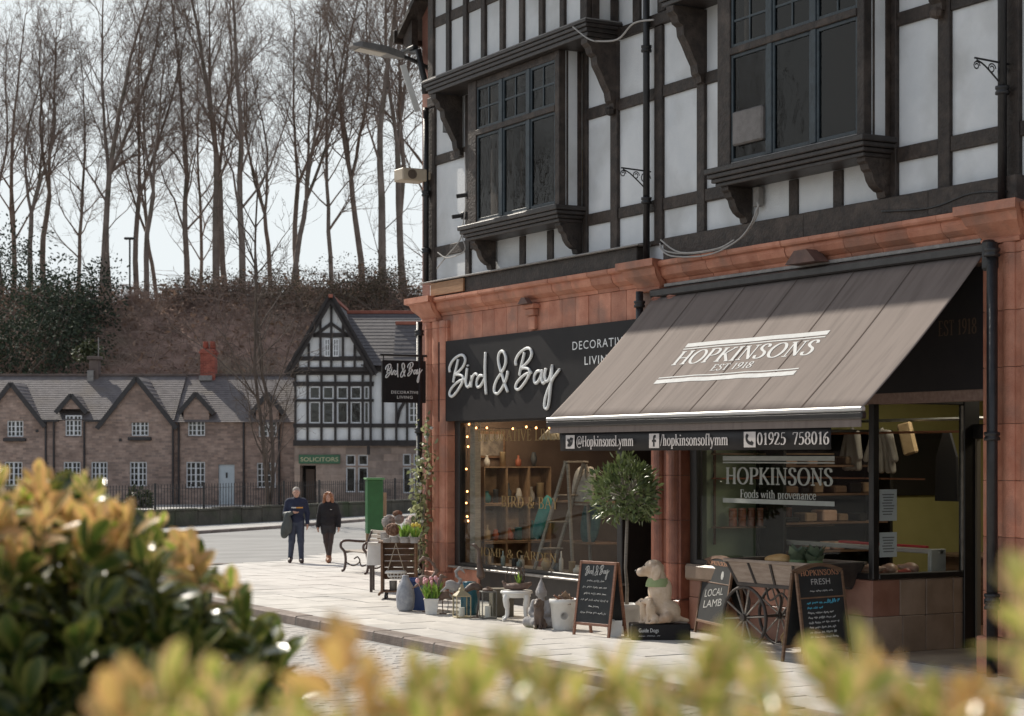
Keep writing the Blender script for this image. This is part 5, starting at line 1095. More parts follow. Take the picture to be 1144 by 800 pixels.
# --- cloth covered table with wicker balls
tp = far((434 - CXP) / FPX * 33.2, 33.2); tb = empty('display_table', tp, FRONT, 'small table under a white cloth beside the wooden trolley', 'table')
MB().bx(-.33, .33, -.3, .3, .84, .87, .008).build('table_top', m_wood, tb)
for sx in (-.29, .29):
    for sy in (-.25, .25): MB().bx(sx - .025, sx + .025, sy - .025, sy + .025, 0, .84, .004).build('leg', m_cast, tb)
cl = MB(); ring = []; N = 48
for i in range(N):
    a = 2 * math.pi * i / N; cx, cy = max(-1, min(1, 1.35 * math.cos(a))) * .35, max(-1, min(1, 1.35 * math.sin(a))) * .32; ring.append((cx, cy, a))
for (k_, z) in ((1.0, .875), (1.01, .80), (1.03, .62), (1.04, .48)):
    for (cx, cy, a) in ring: w_ = 1 + (.035 * math.sin(a * 9) if z < .7 else 0); cl.v.append((cx * k_ * w_, cy * k_ * w_, z))
cl.f = [(j * N + i, j * N + (i + 1) % N, (j + 1) * N + (i + 1) % N, (j + 1) * N + i) for j in range(3) for i in range(N)] + [tuple(range(N))]
o = cl.build('tablecloth', mat('white_cloth', (.58, .55, .51), (.66, .63, .6), 5, .9), None, False, True); o.location = tp; o.rotation_euler = (0, 0, FRONT); tag(o, 'white cloth draped over the table beside the wooden trolley', 'cloth')
def ball(px, py, dep, r, m, lab, zs=1.0):
    c_ = at(px, dep, zat(py, dep)); b_ = MB()
    for q in range(14):                                           # wicker: crossing great-circle withies
        n_ = rdir(rnd); u = n_.orthogonal().normalized(); w_ = n_.cross(u); b_.tube([(u * math.cos(t) + w_ * math.sin(t)) * r * .97 for t in [2 * math.pi * i / 16 for i in range(17)]], r * .09, 4, False)
    core = MB().lathe([(r * .9 * math.sin(t), -r * .9 * math.cos(t)) for t in [math.pi * i / 8 for i in range(9)]], 12).build('ball_core', m, None, False, True)
    core.name = 'wicker_ball'; tag(core, lab, 'ball', 'wicker balls on the display table'); core.location = c_; core.scale = (1, 1, zs); b_.build('withies', m, core, False, True); return core
mbl = [mat('wicker_grey', (.28, .25, .23), (.4, .36, .33), 20, .8), mat('wicker_brown', (.17, .09, .055), (.26, .15, .1), 20, .8), mat('wicker_pale', (.48, .37, .32), (.6, .5, .45), 20, .8)]
ball(434, 583, 33.1, .12, mbl[0], 'grey wicker ball leftmost on the display table'); ball(446, 580, 33.3, .085, mbl[0], 'small grey wicker ball at the back of the table'); ball(439, 591.5, 32.9, .13, mbl[1], 'big brown wicker ball at the front of the table', .85); ball(461, 584, 33.0, .13, mbl[2], 'pinkish pale wicker ball nearest the climber'); ball(444, 574, 33.35, .085, mbl[1], 'small brown wicker ball on top of the others', .7)
for i, (px, w_, h_) in enumerate(((430, .14, .17), (447, .16, .20), (459, .16, .2))):
    c_ = at(px, 33.2, .876); o = vase('stone_pot', c_, h_, w_ * .6, m_stone, 'small grey stone pot on the display table, %s one' % ['left', 'middle', 'right'][i], 'pot', 'stone pots on the table', 1)
# --- wooden trolley on castors with basket
tr = gpos(446, 669); tk = empty('wooden_trolley', tr, FRONT, 'slatted brown wooden trolley on castors outside the homeware shop', 'trolley')
for sx in (-.30, .26): MB().bx(sx, sx + .04, -.2, .22, .10, .95, .006).build('side_panel', m_wood, tk)
MB().bx(-.34, .34, -.24, .26, .951, .98, .006).build('top_board', m_wood, tk); MB().bx(-.259, .259, -.18, .2, .12, .145, .004).build('shelf', m_wood, tk); MB().bx(-.34, -.305, -.3, .26, .07, .12, .01).build('foot', m_wood, tk)
for i in range(6): MB().bx(-.258, .258, .14, .16, .32 + i * .105, .415 + i * .105, .004).build('slat', m_wood, tk)
for sx in (-.24, .22): MB().bx(sx, sx + .03, -.15, -.12, .16, .94, .004).build('inner_post', m_wood, tk) if False else None
for sx in (-.22, .24):
    for sy in (-.16, .18): c_ = MB().tube([(sx - .02, sy, .045), (sx + .02, sy, .045)], .045, 10); c_.bx(sx - .012, sx + .012, sy - .02, sy + .02, .06, .12); c_.build('castor', m_iron, tk)
bs_ = empty('hanging_basket', tr + far(-.04, -.26, .35) - far(0, 0, 0), FRONT, 'white wire basket hanging from ropes on the trolley', 'basket')
b_ = MB()
for i in range(14): a = 2 * math.pi * i / 14; b_.tube([(.16 * math.cos(a), .10 * math.sin(a), .13), (.13 * math.cos(a), .08 * math.sin(a), .04), (.08 * math.cos(a), .05 * math.sin(a), 0)], .006, 4)
for (r_, z, w_) in ((.16, .13, .012), (.165, .115, .02), (.135, .05, .008), (.08, 0, .008)): b_.tube([(r_ * math.cos(t), r_ * .62 * math.sin(t), z) for t in [2 * math.pi * i / 20 for i in range(21)]], w_, 5, False)
b_.build('wire_bowl', m_wht, bs_, False, True)
for sx in (-.14, .14): MB().tube([(sx, 0, .13), (0, 0, .60)], .006, 4).build('rope', mat('jute', (.4, .34, .26)), bs_)
for i, (dx, m) in enumerate(((-.1, m_lead), (.07, m_iron))): vase('galvanised_pot', tr + far(dx, -.02, .146) - far(0, 0, 0), .16, .07, m, '%s pot on the bottom shelf of the trolley' % ['grey', 'black'][i], 'pot', 'pots on the trolley shelf', 1)
def plant_pot(loc, lab, mpot, r, h, n, ln, ml, flowers=None, seed=1, sq=False):
    rg_ = random.Random(seed); t = empty('potted_plant', loc, FRONT, lab, 'plant')
    MB().lathe([(r * .78, 0), (r, h * .93), (r * 1.08, h * .93), (r * 1.08, h), (r * .9, h), (r * .88, h * .85), (0, h * .84)], 4 if sq else 16, a0=math.pi / 4, cap=False).build('pot', mpot, t, False, not sq)
    it = [(Vector((rg_.uniform(-.6, .6) * r, rg_.uniform(-.6, .6) * r, h * .85)), (rg_.gauss(0, .28), rg_.gauss(0, .28), 1), rdir(rg_), ln * rg_.uniform(.6, 1.1), rg_.random()) for _ in range(n)]
    link('leaves', foliage_mesh('leaves', it, 1, .14, .25), ml, t)
    if flowers:
        for q in range(flowers[1]):
            p = Vector((rg_.gauss(0, .6) * r, rg_.gauss(0, .6) * r, h + ln * rg_.uniform(.75, 1.0))); f_ = MB().lathe([(.0, -.03), (.028, -.015), (.03, .02), (.012, .045)], 8, p); f_.tube([(p.x * .4, p.y * .4, h * .85), p], .004, 4, False); f_.build('flower', flowers[0], t, False, True)
    return t
m_pink = mat('pink_petal', (.62, .28, .30), (.7, .42, .42), 20, .6); m_yel = mat('yellow_petal', (.65, .5, .08))
plant_pot(at(452, 30.6, .981), 'leafy daffodil pot on top of the trolley', m_stone, .09, .1, 60, .24, ml_daf, None, 3); plant_pot(at(463, 30.5, .981), 'second leafy daffodil pot by the climber on the trolley', m_stone, .08, .1, 50, .22, ml_daf, (m_yel, 3), 4)
for i, (px, r_, h_) in enumerate(((433, .08, .07), (441, .09, .10), (457, .07, .06))): vase('stone_bowl', at(px, 30.7, .981), h_, r_, m_stone, 'grey stone bowl on the trolley top, %s' % ['leftmost', 'in the middle', 'by the daffodils'][i], 'bowl', 'stone bowls on the trolley', 1)
# --- jar, blue tub, tulips
p = gpos(453, 683); o = link('stone_jar', MB().lathe([(.10, 0), (.135, .06), (.15, .22), (.125, .38), (.075, .47), (.05, .53), (.055, .56)], 18).mesh(), mat('zinc_jar', (.24, .25, .28), (.36, .37, .40), 12, .5, bump=.5), smooth=True); o.location = p; tag(o, 'tall grey zinc jar leaning by the trolley', 'jar')
p = gpos(472, 683) + far(0, .3) - far(0, 0); bt = empty('blue_tub', p, FRONT, 'square blue plastic tub behind the pink tulips', 'tub'); mbp = mat('blue_plastic', (.03, .07, .22), (.045, .09, .27), 5, .4)
b_ = MB(); b_.add([(sx * .17, sy * .15, 0) for sx, sy in ((-1, -1), (1, -1), (1, 1), (-1, 1))] + [(sx * .21, sy * .19, .48) for sx, sy in ((-1, -1), (1, -1), (1, 1), (-1, 1))], [(0, 1, 5, 4), (1, 2, 6, 5), (2, 3, 7, 6), (3, 0, 4, 7), (3, 2, 1, 0)]); b_.build('bucket', mbp, bt)
r_ = MB(); r_.bx(-.23, .23, -.21, -.19, .44, .49, .006); r_.bx(-.23, .23, .19, .21, .44, .49, .006); r_.bx(-.23, -.21, -.189, .189, .44, .49, .006); r_.bx(.21, .23, -.189, .189, .44, .49, .006); tag(r_.build('rim', mbp, bt)); MB().bx(-.19, .19, -.17, .17, .40, .42).build('contents', m_soil, bt)
plant_pot(gpos(482, 686), 'white square pot of pink tulips on the pavement', m_wht, .155, .24, 70, .30, ml_daf, (m_pink, 9), 6, True)
# --- metal birds
def bird(px, py, hpx, lab, m, neck, face=1, bodyz=.55, rz=0, fat=1.0):
    p = gpos(px, py); h = hpx * mpp(p); o = empty('metal_bird', p, FRONT + rz, lab, 'sculpture'); f = face
    pr = [('e', (0, 0, h * bodyz), (h * .17 * fat, h * .075 * fat, h * .10 * fat), (0, f * .5, 0)), ('c', (-f * h * .08, 0, h * bodyz), (-f * h * .26, 0, h * (bodyz - .12)), h * .05, h * .012)]
    for a, b in zip(neck[:-1], neck[1:]): pr.append(('c', (f * a[0] * h, 0, a[1] * h), (f * b[0] * h, 0, b[1] * h), a[2] * h, b[2] * h))
    link('body', sdf_mesh(pr, max(.008, h * .012), h * .03), m, o)
    for s_ in (-.03, .03): MB().tube([(0, s_ * h, h * (bodyz - .06)), (f * .02 * h, s_ * h, h * .25), (0, s_ * h, .01)], h * .012, 5).build('leg', m, o)
    MB().lathe([(h * .09, 0), (h * .09, .012), (0, .013)], 10).build('foot_plate', m, o)
sneck = [(.12, .60, .045), (.16, .72, .03), (.08, .80, .026), (.06, .90, .026), (.14, .97, .03), (.20, .93, .022), (.25, .86, .008)]
bird(477, 684, 62, 'rusty flamingo sculpture behind the blue tub', m_rust, [(.10, .62, .04), (.18, .74, .028), (.12, .86, .024), (.04, .95, .024), (-.06, .98, .028), (-.12, .93, .018), (-.14, .86, .008)], 1); bird(495, 686, 46, 'brown goose sculpture right of the tulip pot', m_rust, [(.1, .62, .06), (.08, .8, .04), (.04, .92, .045), (-.06, .90, .02), (-.12, .89, .006)], -1, .45)
bird(506, 687, 54, 'grey heron sculpture with bowed neck by the brass lantern', m_stone, sneck, 1, .6); bird(500, 684, 40, 'small grey duck sculpture behind the heron', m_stone, [(.1, .6, .06), (.1, .85, .05), (.2, .86, .01)], 1, .45); bird(533, 690, 82, 'tall thin bronze heron with upright neck at the window', m_rustd, [(.05, .58, .06), (.03, .75, .03), (.02, .93, .02), (-.03, .985, .022), (-.10, 1.0, .006)], 1, .42, 0, .5)
# --- lanterns
def lantern(px, py, wpx, hpx, lab, m, rot=0, topper=True):
    p = gpos(px, py); k = mpp(p); w, h = wpx * k, hpx * k; o = empty('lantern', p, FRONT + rot, lab, 'lantern'); b = h * .70 if topper else h * .86; q = w * .5; t = max(.012, w * .06)
    MB().bx(-q, q, -q, q, 0, t * 1.6, .006).build('base', m, o); MB().bx(-q, q, -q, q, b - t * 1.6, b, .006).build('top_plate', m, o)
    for sx in (-1, 1):
        for sy in (-1, 1): MB().bx(sx * q - (t if sx > 0 else 0), sx * q + (0 if sx > 0 else t), sy * q - (t if sy > 0 else 0), sy * q + (0 if sy > 0 else t), t * 1.6, b - t * 1.6).build('corner_post', m, o)
    for ax in (0, 1):
        for s_ in (-1, 1):
            y = s_ * (q - t * .5)
            if ax == 0: MB().quad((-q + t, y, t * 1.6), (q - t, y, t * 1.6), (q - t, y, b - t * 1.6), (-q + t, y, b - t * 1.6)).build('pane', m_glass, o)
            else: MB().quad((y, -q + t, t * 1.6), (y, q - t, t * 1.6), (y, q - t, b - t * 1.6), (y, -q + t, b - t * 1.6)).build('pane', m_glass, o)
    MB().lathe([(q * .4, t * 1.6), (q * .4, b * .45), (0, b * .46)], 12).build('candle', m_wht, o)
    if topper: MB().lathe([(q * 1.35, b), (q * .55, b + h * .13), (q * .5, b + h * .2), (q * .25, b + h * .24), (q * .12, b + h * .3)], 4, a0=math.pi / 4).build('roof', m, o); MB().tube([(q * .22 * math.cos(t_), 0, h * .97 + q * .22 * math.sin(t_)) for t_ in [2 * math.pi * i / 12 for i in range(13)]], .006, 4, False).build('ring', m, o)
    else: MB().lathe([(q * .7, b), (q * .75, b + h * .05), (q * .3, b + h * .10), (q * .12, b + h * .14)], 12).build('lid', m_rust, o)
lantern(516, 690, 17, 36, 'brass framed glass lantern with pointed roof', mat('antique_brass', (.34, .28, .17), (.42, .35, .22), 9, .5), .3); lantern(545, 691, 17, 36, 'dark grey box lantern with round lid near the white stool', mat('lantern_grey', (.10, .10, .09), (.16, .15, .14), 9, .5), .25, False)
p = gpos(524, 688) + far(0, .2) - far(0, 0); o = link('teal_jar', MB().lathe([(.11, 0), (.13, .05), (.13, .42), (.10, .46), (.105, .5)], 18).mesh(), mat('teal_glaze', (.015, .09, .13), (.03, .13, .17), 6, .3), smooth=True); o.location = p; tag(o, 'teal cylindrical jar behind the brass lantern', 'jar')
p = gpos(560, 690) + far(0, .25) - far(0, 0); o = link('storage_box', MB().bx(-.16, .16, -.16, .16, 0, .42, .01).mesh(), mat('olive_box', (.10, .085, .06), (.14, .12, .09), 5, .7)); o.location = p; o.rotation_euler = (0, 0, FRONT + .2); tag(o, 'plain olive grey box between the dark lantern and white stool', 'box')
# --- white ornate stool with twig arrangement
p = gpos(577, 694) + far(0, .12) - far(0, 0); st = empty('ornate_stool', p, FRONT, 'ornate white stool with curved cabriole legs', 'stool')
MB().lathe([(.20, .395), (.235, .40), (.24, .42), (.225, .44), (0, .445)], 20).build('seat', m_wht, st, False, True); MB().lathe([(.19, .34), (.21, .35), (.21, .395)], 20, cap=False).build('apron', m_wht, st, False, True)
for i in range(4):
    a = math.pi / 4 + i * math.pi / 2; c, s_ = math.cos(a), math.sin(a); MB().tube(crom([(c * .17, s_ * .17, .40), (c * .22, s_ * .22, .32), (c * .19, s_ * .19, .18), (c * .20, s_ * .20, .07), (c * .27, s_ * .27, .018)], 4), [.05] * 4 + [.045] * 4 + [.032] * 4 + [.024] * 4 + [.028], 8).build('leg', m_wht, st, False, True)
tw = empty('twig_planter', p + Vector((0, 0, .446)), FRONT, 'driftwood bowl with looping twigs and a green sprig on the stool', 'ornament'); b_ = sculpt('bowl', [('e', (0, 0, .05), (.19, .1, .055)), ('c', (-.15, .02, .06), (-.2, 0, .12), .035, .02), ('c', (.1, -.03, .06), (.2, 0, .09), .04, .03)], m_rust, tw, .015)
t_ = MB()
for i in range(5): a = i * .7; t_.tube(crom([(-.12 + .05 * i, .02, .06), (-.16 + .07 * i, .04 * math.sin(a), .22), (-.02 + .03 * i, 0, .34), (.12 - .02 * i, .02, .2), (.08, 0, .08)], 4), .006, 4)
t_.build('twigs', m_rustd, tw); link('sprig', foliage_mesh('sprig', [(Vector((.04, 0, .07)), (rg.gauss(0, .3), rg.gauss(0, .3), 1), rdir(rg), .22 * rg.uniform(.5, 1), rg.random()) for _ in range(16)], 1, .2), ml_daf, tw)
# --- buddha, small dog figure, tub of kindling
p = gpos(603, 701) + far(.02, .1) - far(0, 0); o = sculpt('buddha_statue', [('e', (0, 0, .08), (.22, .16, .085)), ('c', (-.18, -.06, .07), (.05, -.14, .06), .075, .06), ('c', (.18, -.06, .07), (-.05, -.14, .06), .075, .06), ('e', (0, .02, .24), (.11, .085, .15)), ('c', (-.11, .02, .34), (-.14, -.03, .2), .045, .04), ('c', (.11, .02, .34), (.14, -.03, .2), .045, .04), ('c', (-.14, -.03, .2), (-.02, -.11, .15), .038, .03), ('c', (.14, -.03, .2), (.02, -.11, .15), .038, .03), ('c', (0, .02, .36), (0, .01, .44), .045, .045), ('e', (0, 0, .50), (.07, .075, .09)), ('e', (0, .01, .58), (.045, .045, .05)), ('c', (0, .01, .6), (0, .01, .70), .028, .008), ('c', (-.07, .01, .5), (-.07, .01, .44), .014, .012), ('c', (.07, .01, .5), (.07, .01, .44), .014, .012), ('c', (0, -.07, .51), (0, -.082, .48), .008, .013)], m_stone, None, .011, .025); o.location = p; o.rotation_euler = (0, 0, FRONT - .3); tag(o, 'grey stone seated Buddha with pointed headdress', 'statue')
p = gpos(604, 701) + far(-.02, -.16) - far(0, 0)
def sit_dog(h, k=.02): return [('e', (.02, 0, .30), (.10, .10, .24), (0, .25, 0)), ('e', (.10, 0, .14), (.14, .13, .14)), ('c', (-.07, .06, .36), (-.10, .065, .03), .055, .04), ('c', (-.07, -.06, .36), (-.10, -.065, .03), .055, .04), ('c', (-.10, .065, .03), (-.15, .065, .025), .04, .035), ('c', (-.10, -.065, .03), (-.15, -.065, .025), .04, .035), ('c', (.1, .11, .08), (-.03, .13, .03), .07, .035), ('c', (.1, -.11, .08), (-.03, -.13, .03), .07, .035), ('c', (-.02, 0, .44), (-.06, 0, .60), .12, .10), ('e', (-.09, 0, .67), (.12, .105, .10)), ('c', (-.15, 0, .635), (-.25, 0, .615), .07, .056), ('e', (-.035, .115, .62), (.055, .026, .10), (0, .25, 0)), ('e', (-.035, -.115, .62), (.055, .026, .10), (0, .25, 0)), ('e', (-.03, 0, .40), (.13, .125, .2)), ('c', (.2, 0, .06), (.32, .06, .03), .04, .02)]
def scaled(pr, s_): return [(q[0],) + tuple(tuple(v * s_ for v in a) if isinstance(a, tuple) and i < 2 else (a * s_ if not isinstance(a, tuple) else a) for i, a in enumerate(q[1:])) for q in pr]
o = sculpt('dog_figure', scaled(sit_dog(1), .55), m_rustd, None, .010, .02); o.location = p; o.rotation_euler = (0, 0, FRONT + 1.2); tag(o, 'small dark brown sitting dog figure before the Buddha', 'statue')
p = gpos(630, 703); tub = empty('white_tub', p, FRONT, 'round white tub filled with kindling and husks', 'tub'); MB().lathe([(.145, 0), (.16, .03), (.19, .36), (.205, .365), (.205, .42), (.19, .425), (.185, .36), (0, .35)], 24, cap=False).build('bucket', m_wht, tub, False, True)
for i in range(26): a = rg.uniform(0, 6.28); r_ = rg.uniform(0, .13); e_ = rdir(rg, .4) * rg.uniform(.06, .12); c_ = Vector((r_ * math.cos(a), r_ * math.sin(a), .39 + rg.uniform(0, .04))); MB().tube([c_ - e_, c_ + e_], [.02, .012], 5).build('kindling', [m_crate, m_oak, m_rust][i % 3], tub)
fix_normals(MB().prism([(-.12, .40), (.13, .40), (.02, .54)], -.08, -.04, 'y').build('wooden_wedge', m_crate, tub))
MB().lathe([(.055, 0), (.055, .004), (.045, .004), (.045, .0), (0, .0)], 16).build('emblem', mat('emblem_grey', (.45, .44, .42)), tub).matrix_basis = Matrix.Translation((0, -.178, .2)) @ Matrix.Rotation(R(95), 4, 'X')
# --- boards
def squiggle(mb, x0, x1, z, h, rg_, r_=.004, y=0):
    x = x0
    while x < x1 - .02:
        wl = min(rg_.uniform(.04, .11), x1 - x); n = max(3, int(wl / .012)); mb.tube([(x + wl * i / n, y, z + h * (.5 + .5 * (rg_.random() * (1 if i % 2 else -1)))) for i in range(n + 1)], r_, 4); x += wl + .025
def a_board(pa, pb, hpx, lab, frame_m, kind, fwd_=0):
    a = gpos(*pa); b = gpos(*pb); c = (a + b) / 2 - (far(0, fwd_) - far(0, 0)); d = b - a; w = d.length; h = hpx * mpp(c); rz = math.atan2(d.y, d.x); o = empty('a_board', c, rz, lab, 'sign board'); lean = .15; back = 2 * h * math.sin(lean) + .035
    for side in (-1, 1):
        T = Matrix.Translation((0, back if side > 0 else 0, 0)) @ Matrix.Rotation(lean * (1 if side > 0 else -1), 4, 'X')
        def bb(name, m, *q, ch=.004): 
            return MB().bx(*q, ch, T).build(name, m, o)
        fr = .038
        arch = kind == 'hop'
        bb('leg', frame_m, -w / 2, -w / 2 + fr, -.016, .016, 0, h * (.93 if arch else 1)); bb('leg', frame_m, w / 2 - fr, w / 2, -.016, .016, 0, h * (.93 if arch else 1))
        bb('bottom_rail', frame_m, -w / 2 + fr + .001, w / 2 - fr - .001, -.014, .014, h * .14, h * .14 + fr)
        if not arch: bb('top_rail', frame_m, -w / 2 + fr + .001, w / 2 - fr - .001, -.014, .014, h - fr, h)
        else:
            pr = [(-w / 2, h * .931)] + [(-w / 2 + w * i / 10, h * .95 + h * .07 * math.sin(math.pi * i / 10)) for i in range(11)] + [(w / 2, h * .931)]
            inn = [(x * .86, z - fr) for x, z in pr[1:-1]]
            m_ = MB(); pp = pr[1:-1]
            for i in range(10): m_.prism([inn[i], inn[i + 1], pp[i + 1], pp[i]], -.014, .014, 'y')
            m_.v = [tuple(T @ Vector(v)) for v in m_.v]; fix_normals(m_.build('arched_top', frame_m, o))
        pts = [(-w / 2 + fr, h * .14 + fr), (w / 2 - fr, h * .14 + fr), (w / 2 - fr, h * .94)] + ([(w / 2 * .85 * math.cos(t), h * .93 + h * .055 * math.sin(t)) for t in [math.pi * i / 8 for i in range(9)]] if arch else [(w / 2 - fr, h - fr), (-w / 2 + fr, h - fr)]) + [(-w / 2 + fr, h * .94)]
        m_ = MB(); m_.prism(pts, -.006, .006, 'y'); m_.v = [tuple(T @ Vector(v)) for v in m_.v]; fix_normals(m_.build('panel', m_board, o))
        if arch and side < 0: bb('middle_rail', frame_m, -w / 2 + fr + .001, w / 2 - fr - .001, -.012, .012, h * .66, h * .66 + .018)
    return o, w, h, Matrix.Rotation(-lean, 4, 'X')
def on_board(o, T, mb, name, m): mb.v = [tuple(T @ Vector((x, y - .009, z))) for x, y, z in mb.v]; return mb.build(name, m, o)
def board_text(o, T, t, x0, x1, z, h, m, thick=.14, thin=.1, track=.04):
    q = lettering('chalk_lettering', t, (x0, -.008, z), (1, 0, 0), (0, 0, 1), (0, -1, 0), h, x1 - x0, thick, thin, track, m, o, world=False)
    q.data.transform(T); return q
o, w, h, T = a_board((640, 709), (681, 713), 84, 'brown wooden A-board with white chalk writing before the bay tree', m_oak, 'plain')
mb = MB(); 
for s_ in SCRIPT: mb.tube([(-w * .32 + (a - 105) / 585 * w * .64, 0, h * .86 - (b - 250) / 585 * w * .5) for a, b in crom(s_, 3)], .006, 4)
on_board(o, T, mb, 'chalk_script', m_chalk)
for i in range(6): mb = MB(); q = [.22, .3, .26, .32, .12, .3][i]; squiggle(mb, -w * q * 1.15, w * q * 1.15, h * (.72 - i * .085), .034, random.Random(i), .0055); on_board(o, T, mb, 'chalk_line', m_chalk)
o, w, h, T = a_board((893, 738), (945, 733), 109, 'tall arched black menu board with blue and white chalk by the cart', m_wood, 'hop', .42)
m_gilt = mat('signwriter_gilt', (.42, .2, .11), (.5, .26, .15), 9, .6)
board_text(o, T, 'HOPKINSONS', -w * .40, w * .40, h * .895, h * .055, m_gilt, .16, .08); sq = sans('chalk_lettering', 'FRESH', (-w * .2, -.008, h * .80), (1, 0, 0), (0, 0, 1), (0, -1, 0), h * .06, w * .4, m_chalk, o, False); sq.data.transform(T)
mb = MB(); squiggle(mb, -w * .24, w * .24, h * .725, .022, random.Random(50)); on_board(o, T, mb, 'chalk_line', m_chalk)
for i in range(8): mb = MB(); squiggle(mb, -w * .33, w * (.02 if i == 1 else .25 + .05 * math.sin(i * 2)), h * (.60 - i * .05), .03, random.Random(60 + i), .0055); on_board(o, T, mb, 'chalk_line', m_chalkb if i < 2 else m_chalk)
mb = MB(); squiggle(mb, w * .1, w * .36, h * .61, .045, random.Random(80), .006); on_board(o, T, mb, 'chalk_price', m_chalkb)
p0_ = (776, 706); p1_ = (808, 714)
o, w, h, T = a_board(p0_, p1_, 88, 'narrow arched black board chalked LOCAL LAMB left of the cart', m_wood, 'hop')
board_text(o, T, 'HOPKINSONS', -w * .40, w * .40, h * .895, h * .05, m_gilt, .16, .08)
for t, z in (('LOCAL', .47), ('LAMB', .33)): sq = sans('chalk_lettering', t, (-w * .30, -.008, h * z), (1, 0, .12), (.12, 0, 1), (0, -1, 0), h * .095, w * .6, m_chalk, o, False); sq.data.transform(T)
mb = MB(); mb.tube([(w * .18 + .05 * math.cos(t) * (1 + .2 * math.sin(3 * t)), 0, h * .77 + .07 * math.sin(t)) for t in [i * .4 for i in range(17)]], .008, 4); on_board(o, T, mb, 'chalk_sheep_head', m_chalk) if False else None
mb = MB(); mb.lathe([(0.0, 0), (.035, .01), (.05, .05), (.035, .10), (.0, .12)], 10); mb.v = [(x + w * .2, y * .1, z + h * .72) for x, y, z in mb.v]; on_board(o, T, mb, 'white_motif', m_chalk)
# --- bay tree in a white pot
p = gpos(700, 708); bt = empty('bay_tree', p + far(.0, .05) - far(0, 0), FRONT, 'clipped ball-headed bay tree in a round white pot', 'tree')
MB().lathe([(.16, 0), (.17, .03), (.19, .32), (.215, .325), (.215, .40), (.195, .405), (.19, .34), (0, .33)], 24, cap=False).build('pot', m_wht, bt, False, True); MB().lathe([(.18, .335), (.1, .345), (0, .35)], 14).build('soil', m_soil, bt)
k = mpp(p); ch_ = (712 - 552) * k; cr = 37 * k * 1.0
MB().tube([(0, 0, .33), (.012, 0, .6), (-.01, .01, .9), (.015, 0, ch_ - .2), (0, 0, ch_)], [.025, .022, .02, .02, .01], 8).build('trunk', m_greyw, bt, False, True); MB().tube([(.03, .01, .33), (-.005, .0, .8), (.03, 0, ch_ - .2)], .012, 6).build('stem', m_greyw, bt, False, True)
rb = random.Random(4); it = []; 
for i in range(1500):
    d = rdir(rb); r_ = cr * (.45 + .6 * rb.random() ** .6) * (1 + .13 * math.sin(5 * d.x + 2 * d.z) + .1 * math.sin(7 * d.y)); q = Vector((d.x * r_, d.y * r_, ch_ + d.z * r_ * .96)); dd = (d * .8 + Vector((0, 0, .45)) + rdir(rb) * .7); it.append((q, dd, rdir(rb), rb.uniform(.08, .125), max(0, min(1, rb.gauss(.5, .3)))))
o = link('crown', foliage_mesh('bay', it, 1, .36), ml_bay, bt); tag(o, kind='stuff')
tg = MB()
for i in range(60): d = rdir(rb, .2); tg.tube([(0, 0, ch_ - .1), tuple(Vector((0, 0, ch_)) + d * cr * .5), tuple(Vector((0, 0, ch_)) + d * cr * .95)], [.008, .006, .003], 4, False)
tg.build('twigs', m_greyw, bt)
p = gpos(686, 711); o = link('square_pot', MB().add([(sx * .09, sy * .09, 0) for sx, sy in ((-1, -1), (1, -1), (1, 1), (-1, 1))] + [(sx * .105, sy * .105, .22) for sx, sy in ((-1, -1), (1, -1), (1, 1), (-1, 1))] + [(sx * .085, sy * .085, .20) for sx, sy in ((-1, -1), (1, -1), (1, 1), (-1, 1))], [(0, 1, 5, 4), (1, 2, 6, 5), (2, 3, 7, 6), (3, 0, 4, 7), (3, 2, 1, 0), (4, 5, 9, 8), (5, 6, 10, 9), (6, 7, 11, 10), (7, 4, 8, 11), (8, 9, 10, 11)]).mesh(), m_wht); o.location = p; o.rotation_euler = (0, 0, FRONT); tag(o, 'small plain white square pot at the foot of the A-board', 'pot')
# leaning narrow ladder behind the tree
p = gpos(722, 690); lt = empty('narrow_ladder', p, FRONT, 'narrow pale wooden ladder leaning by the middle pilaster', 'ladder'); hl = 108 * mpp(p)
for s_ in (-.06, .06): MB().bar((s_ - .04, .1, 0), (s_ + .04, .3, hl), .03, .045, .004).build('stile', m_crate, lt)
for i in range(7): t = (i + .6) / 7.4; MB().bar((-.06 - .04 + .08 * t, .1 + .2 * t, hl * t), (.06 - .04 + .08 * t, .1 + .2 * t, hl * t), .025, .03, .003).build('rung', m_crate, lt)
# --- collection box dogs on a plinth
a = gpos(703, 716); b = gpos(772, 714); c = (a + b) / 2; d = b - a; rz = FRONT + .05; k = mpp(c); wbx = 66 * k
cb = empty('collection_plinth', c + far(0, .12) - far(0, 0), rz, 'low black plinth with white lettering under the dog statue', 'plinth'); MB().bx(-wbx / 2, wbx / 2, -.16, .2, 0, .21, .012).build('box', m_signblk, cb)
sans('lettering', 'Guide Dogs', (-wbx * .38, -.16, .105), (1, 0, 0), (0, 0, 1), (0, -1, 0), .05, .26, m_white, cb, False); mb = MB(); squiggle(mb, -wbx * .38, -wbx * .38 + .28, .05, .012, random.Random(5), .0025, -.163); mb.build('small_print', m_white, cb)
m_dog = mat('golden_resin', (.52, .39, .27), (.66, .53, .41), 7, .6, bump=.4, bscale=35, c3=(.36, .22, .13), s3=3); dz = Vector((0, 0, .211))
dg_ = empty('dog_statue', cb.location + dz + far(.02, .02) - far(0, 0), FRONT - .25, 'life-size golden retriever statue sitting with two puppies', 'statue')
sD = 1.08
link('dog', sdf_mesh(scaled(sit_dog(1), sD), .011, .03), m_dog, dg_)
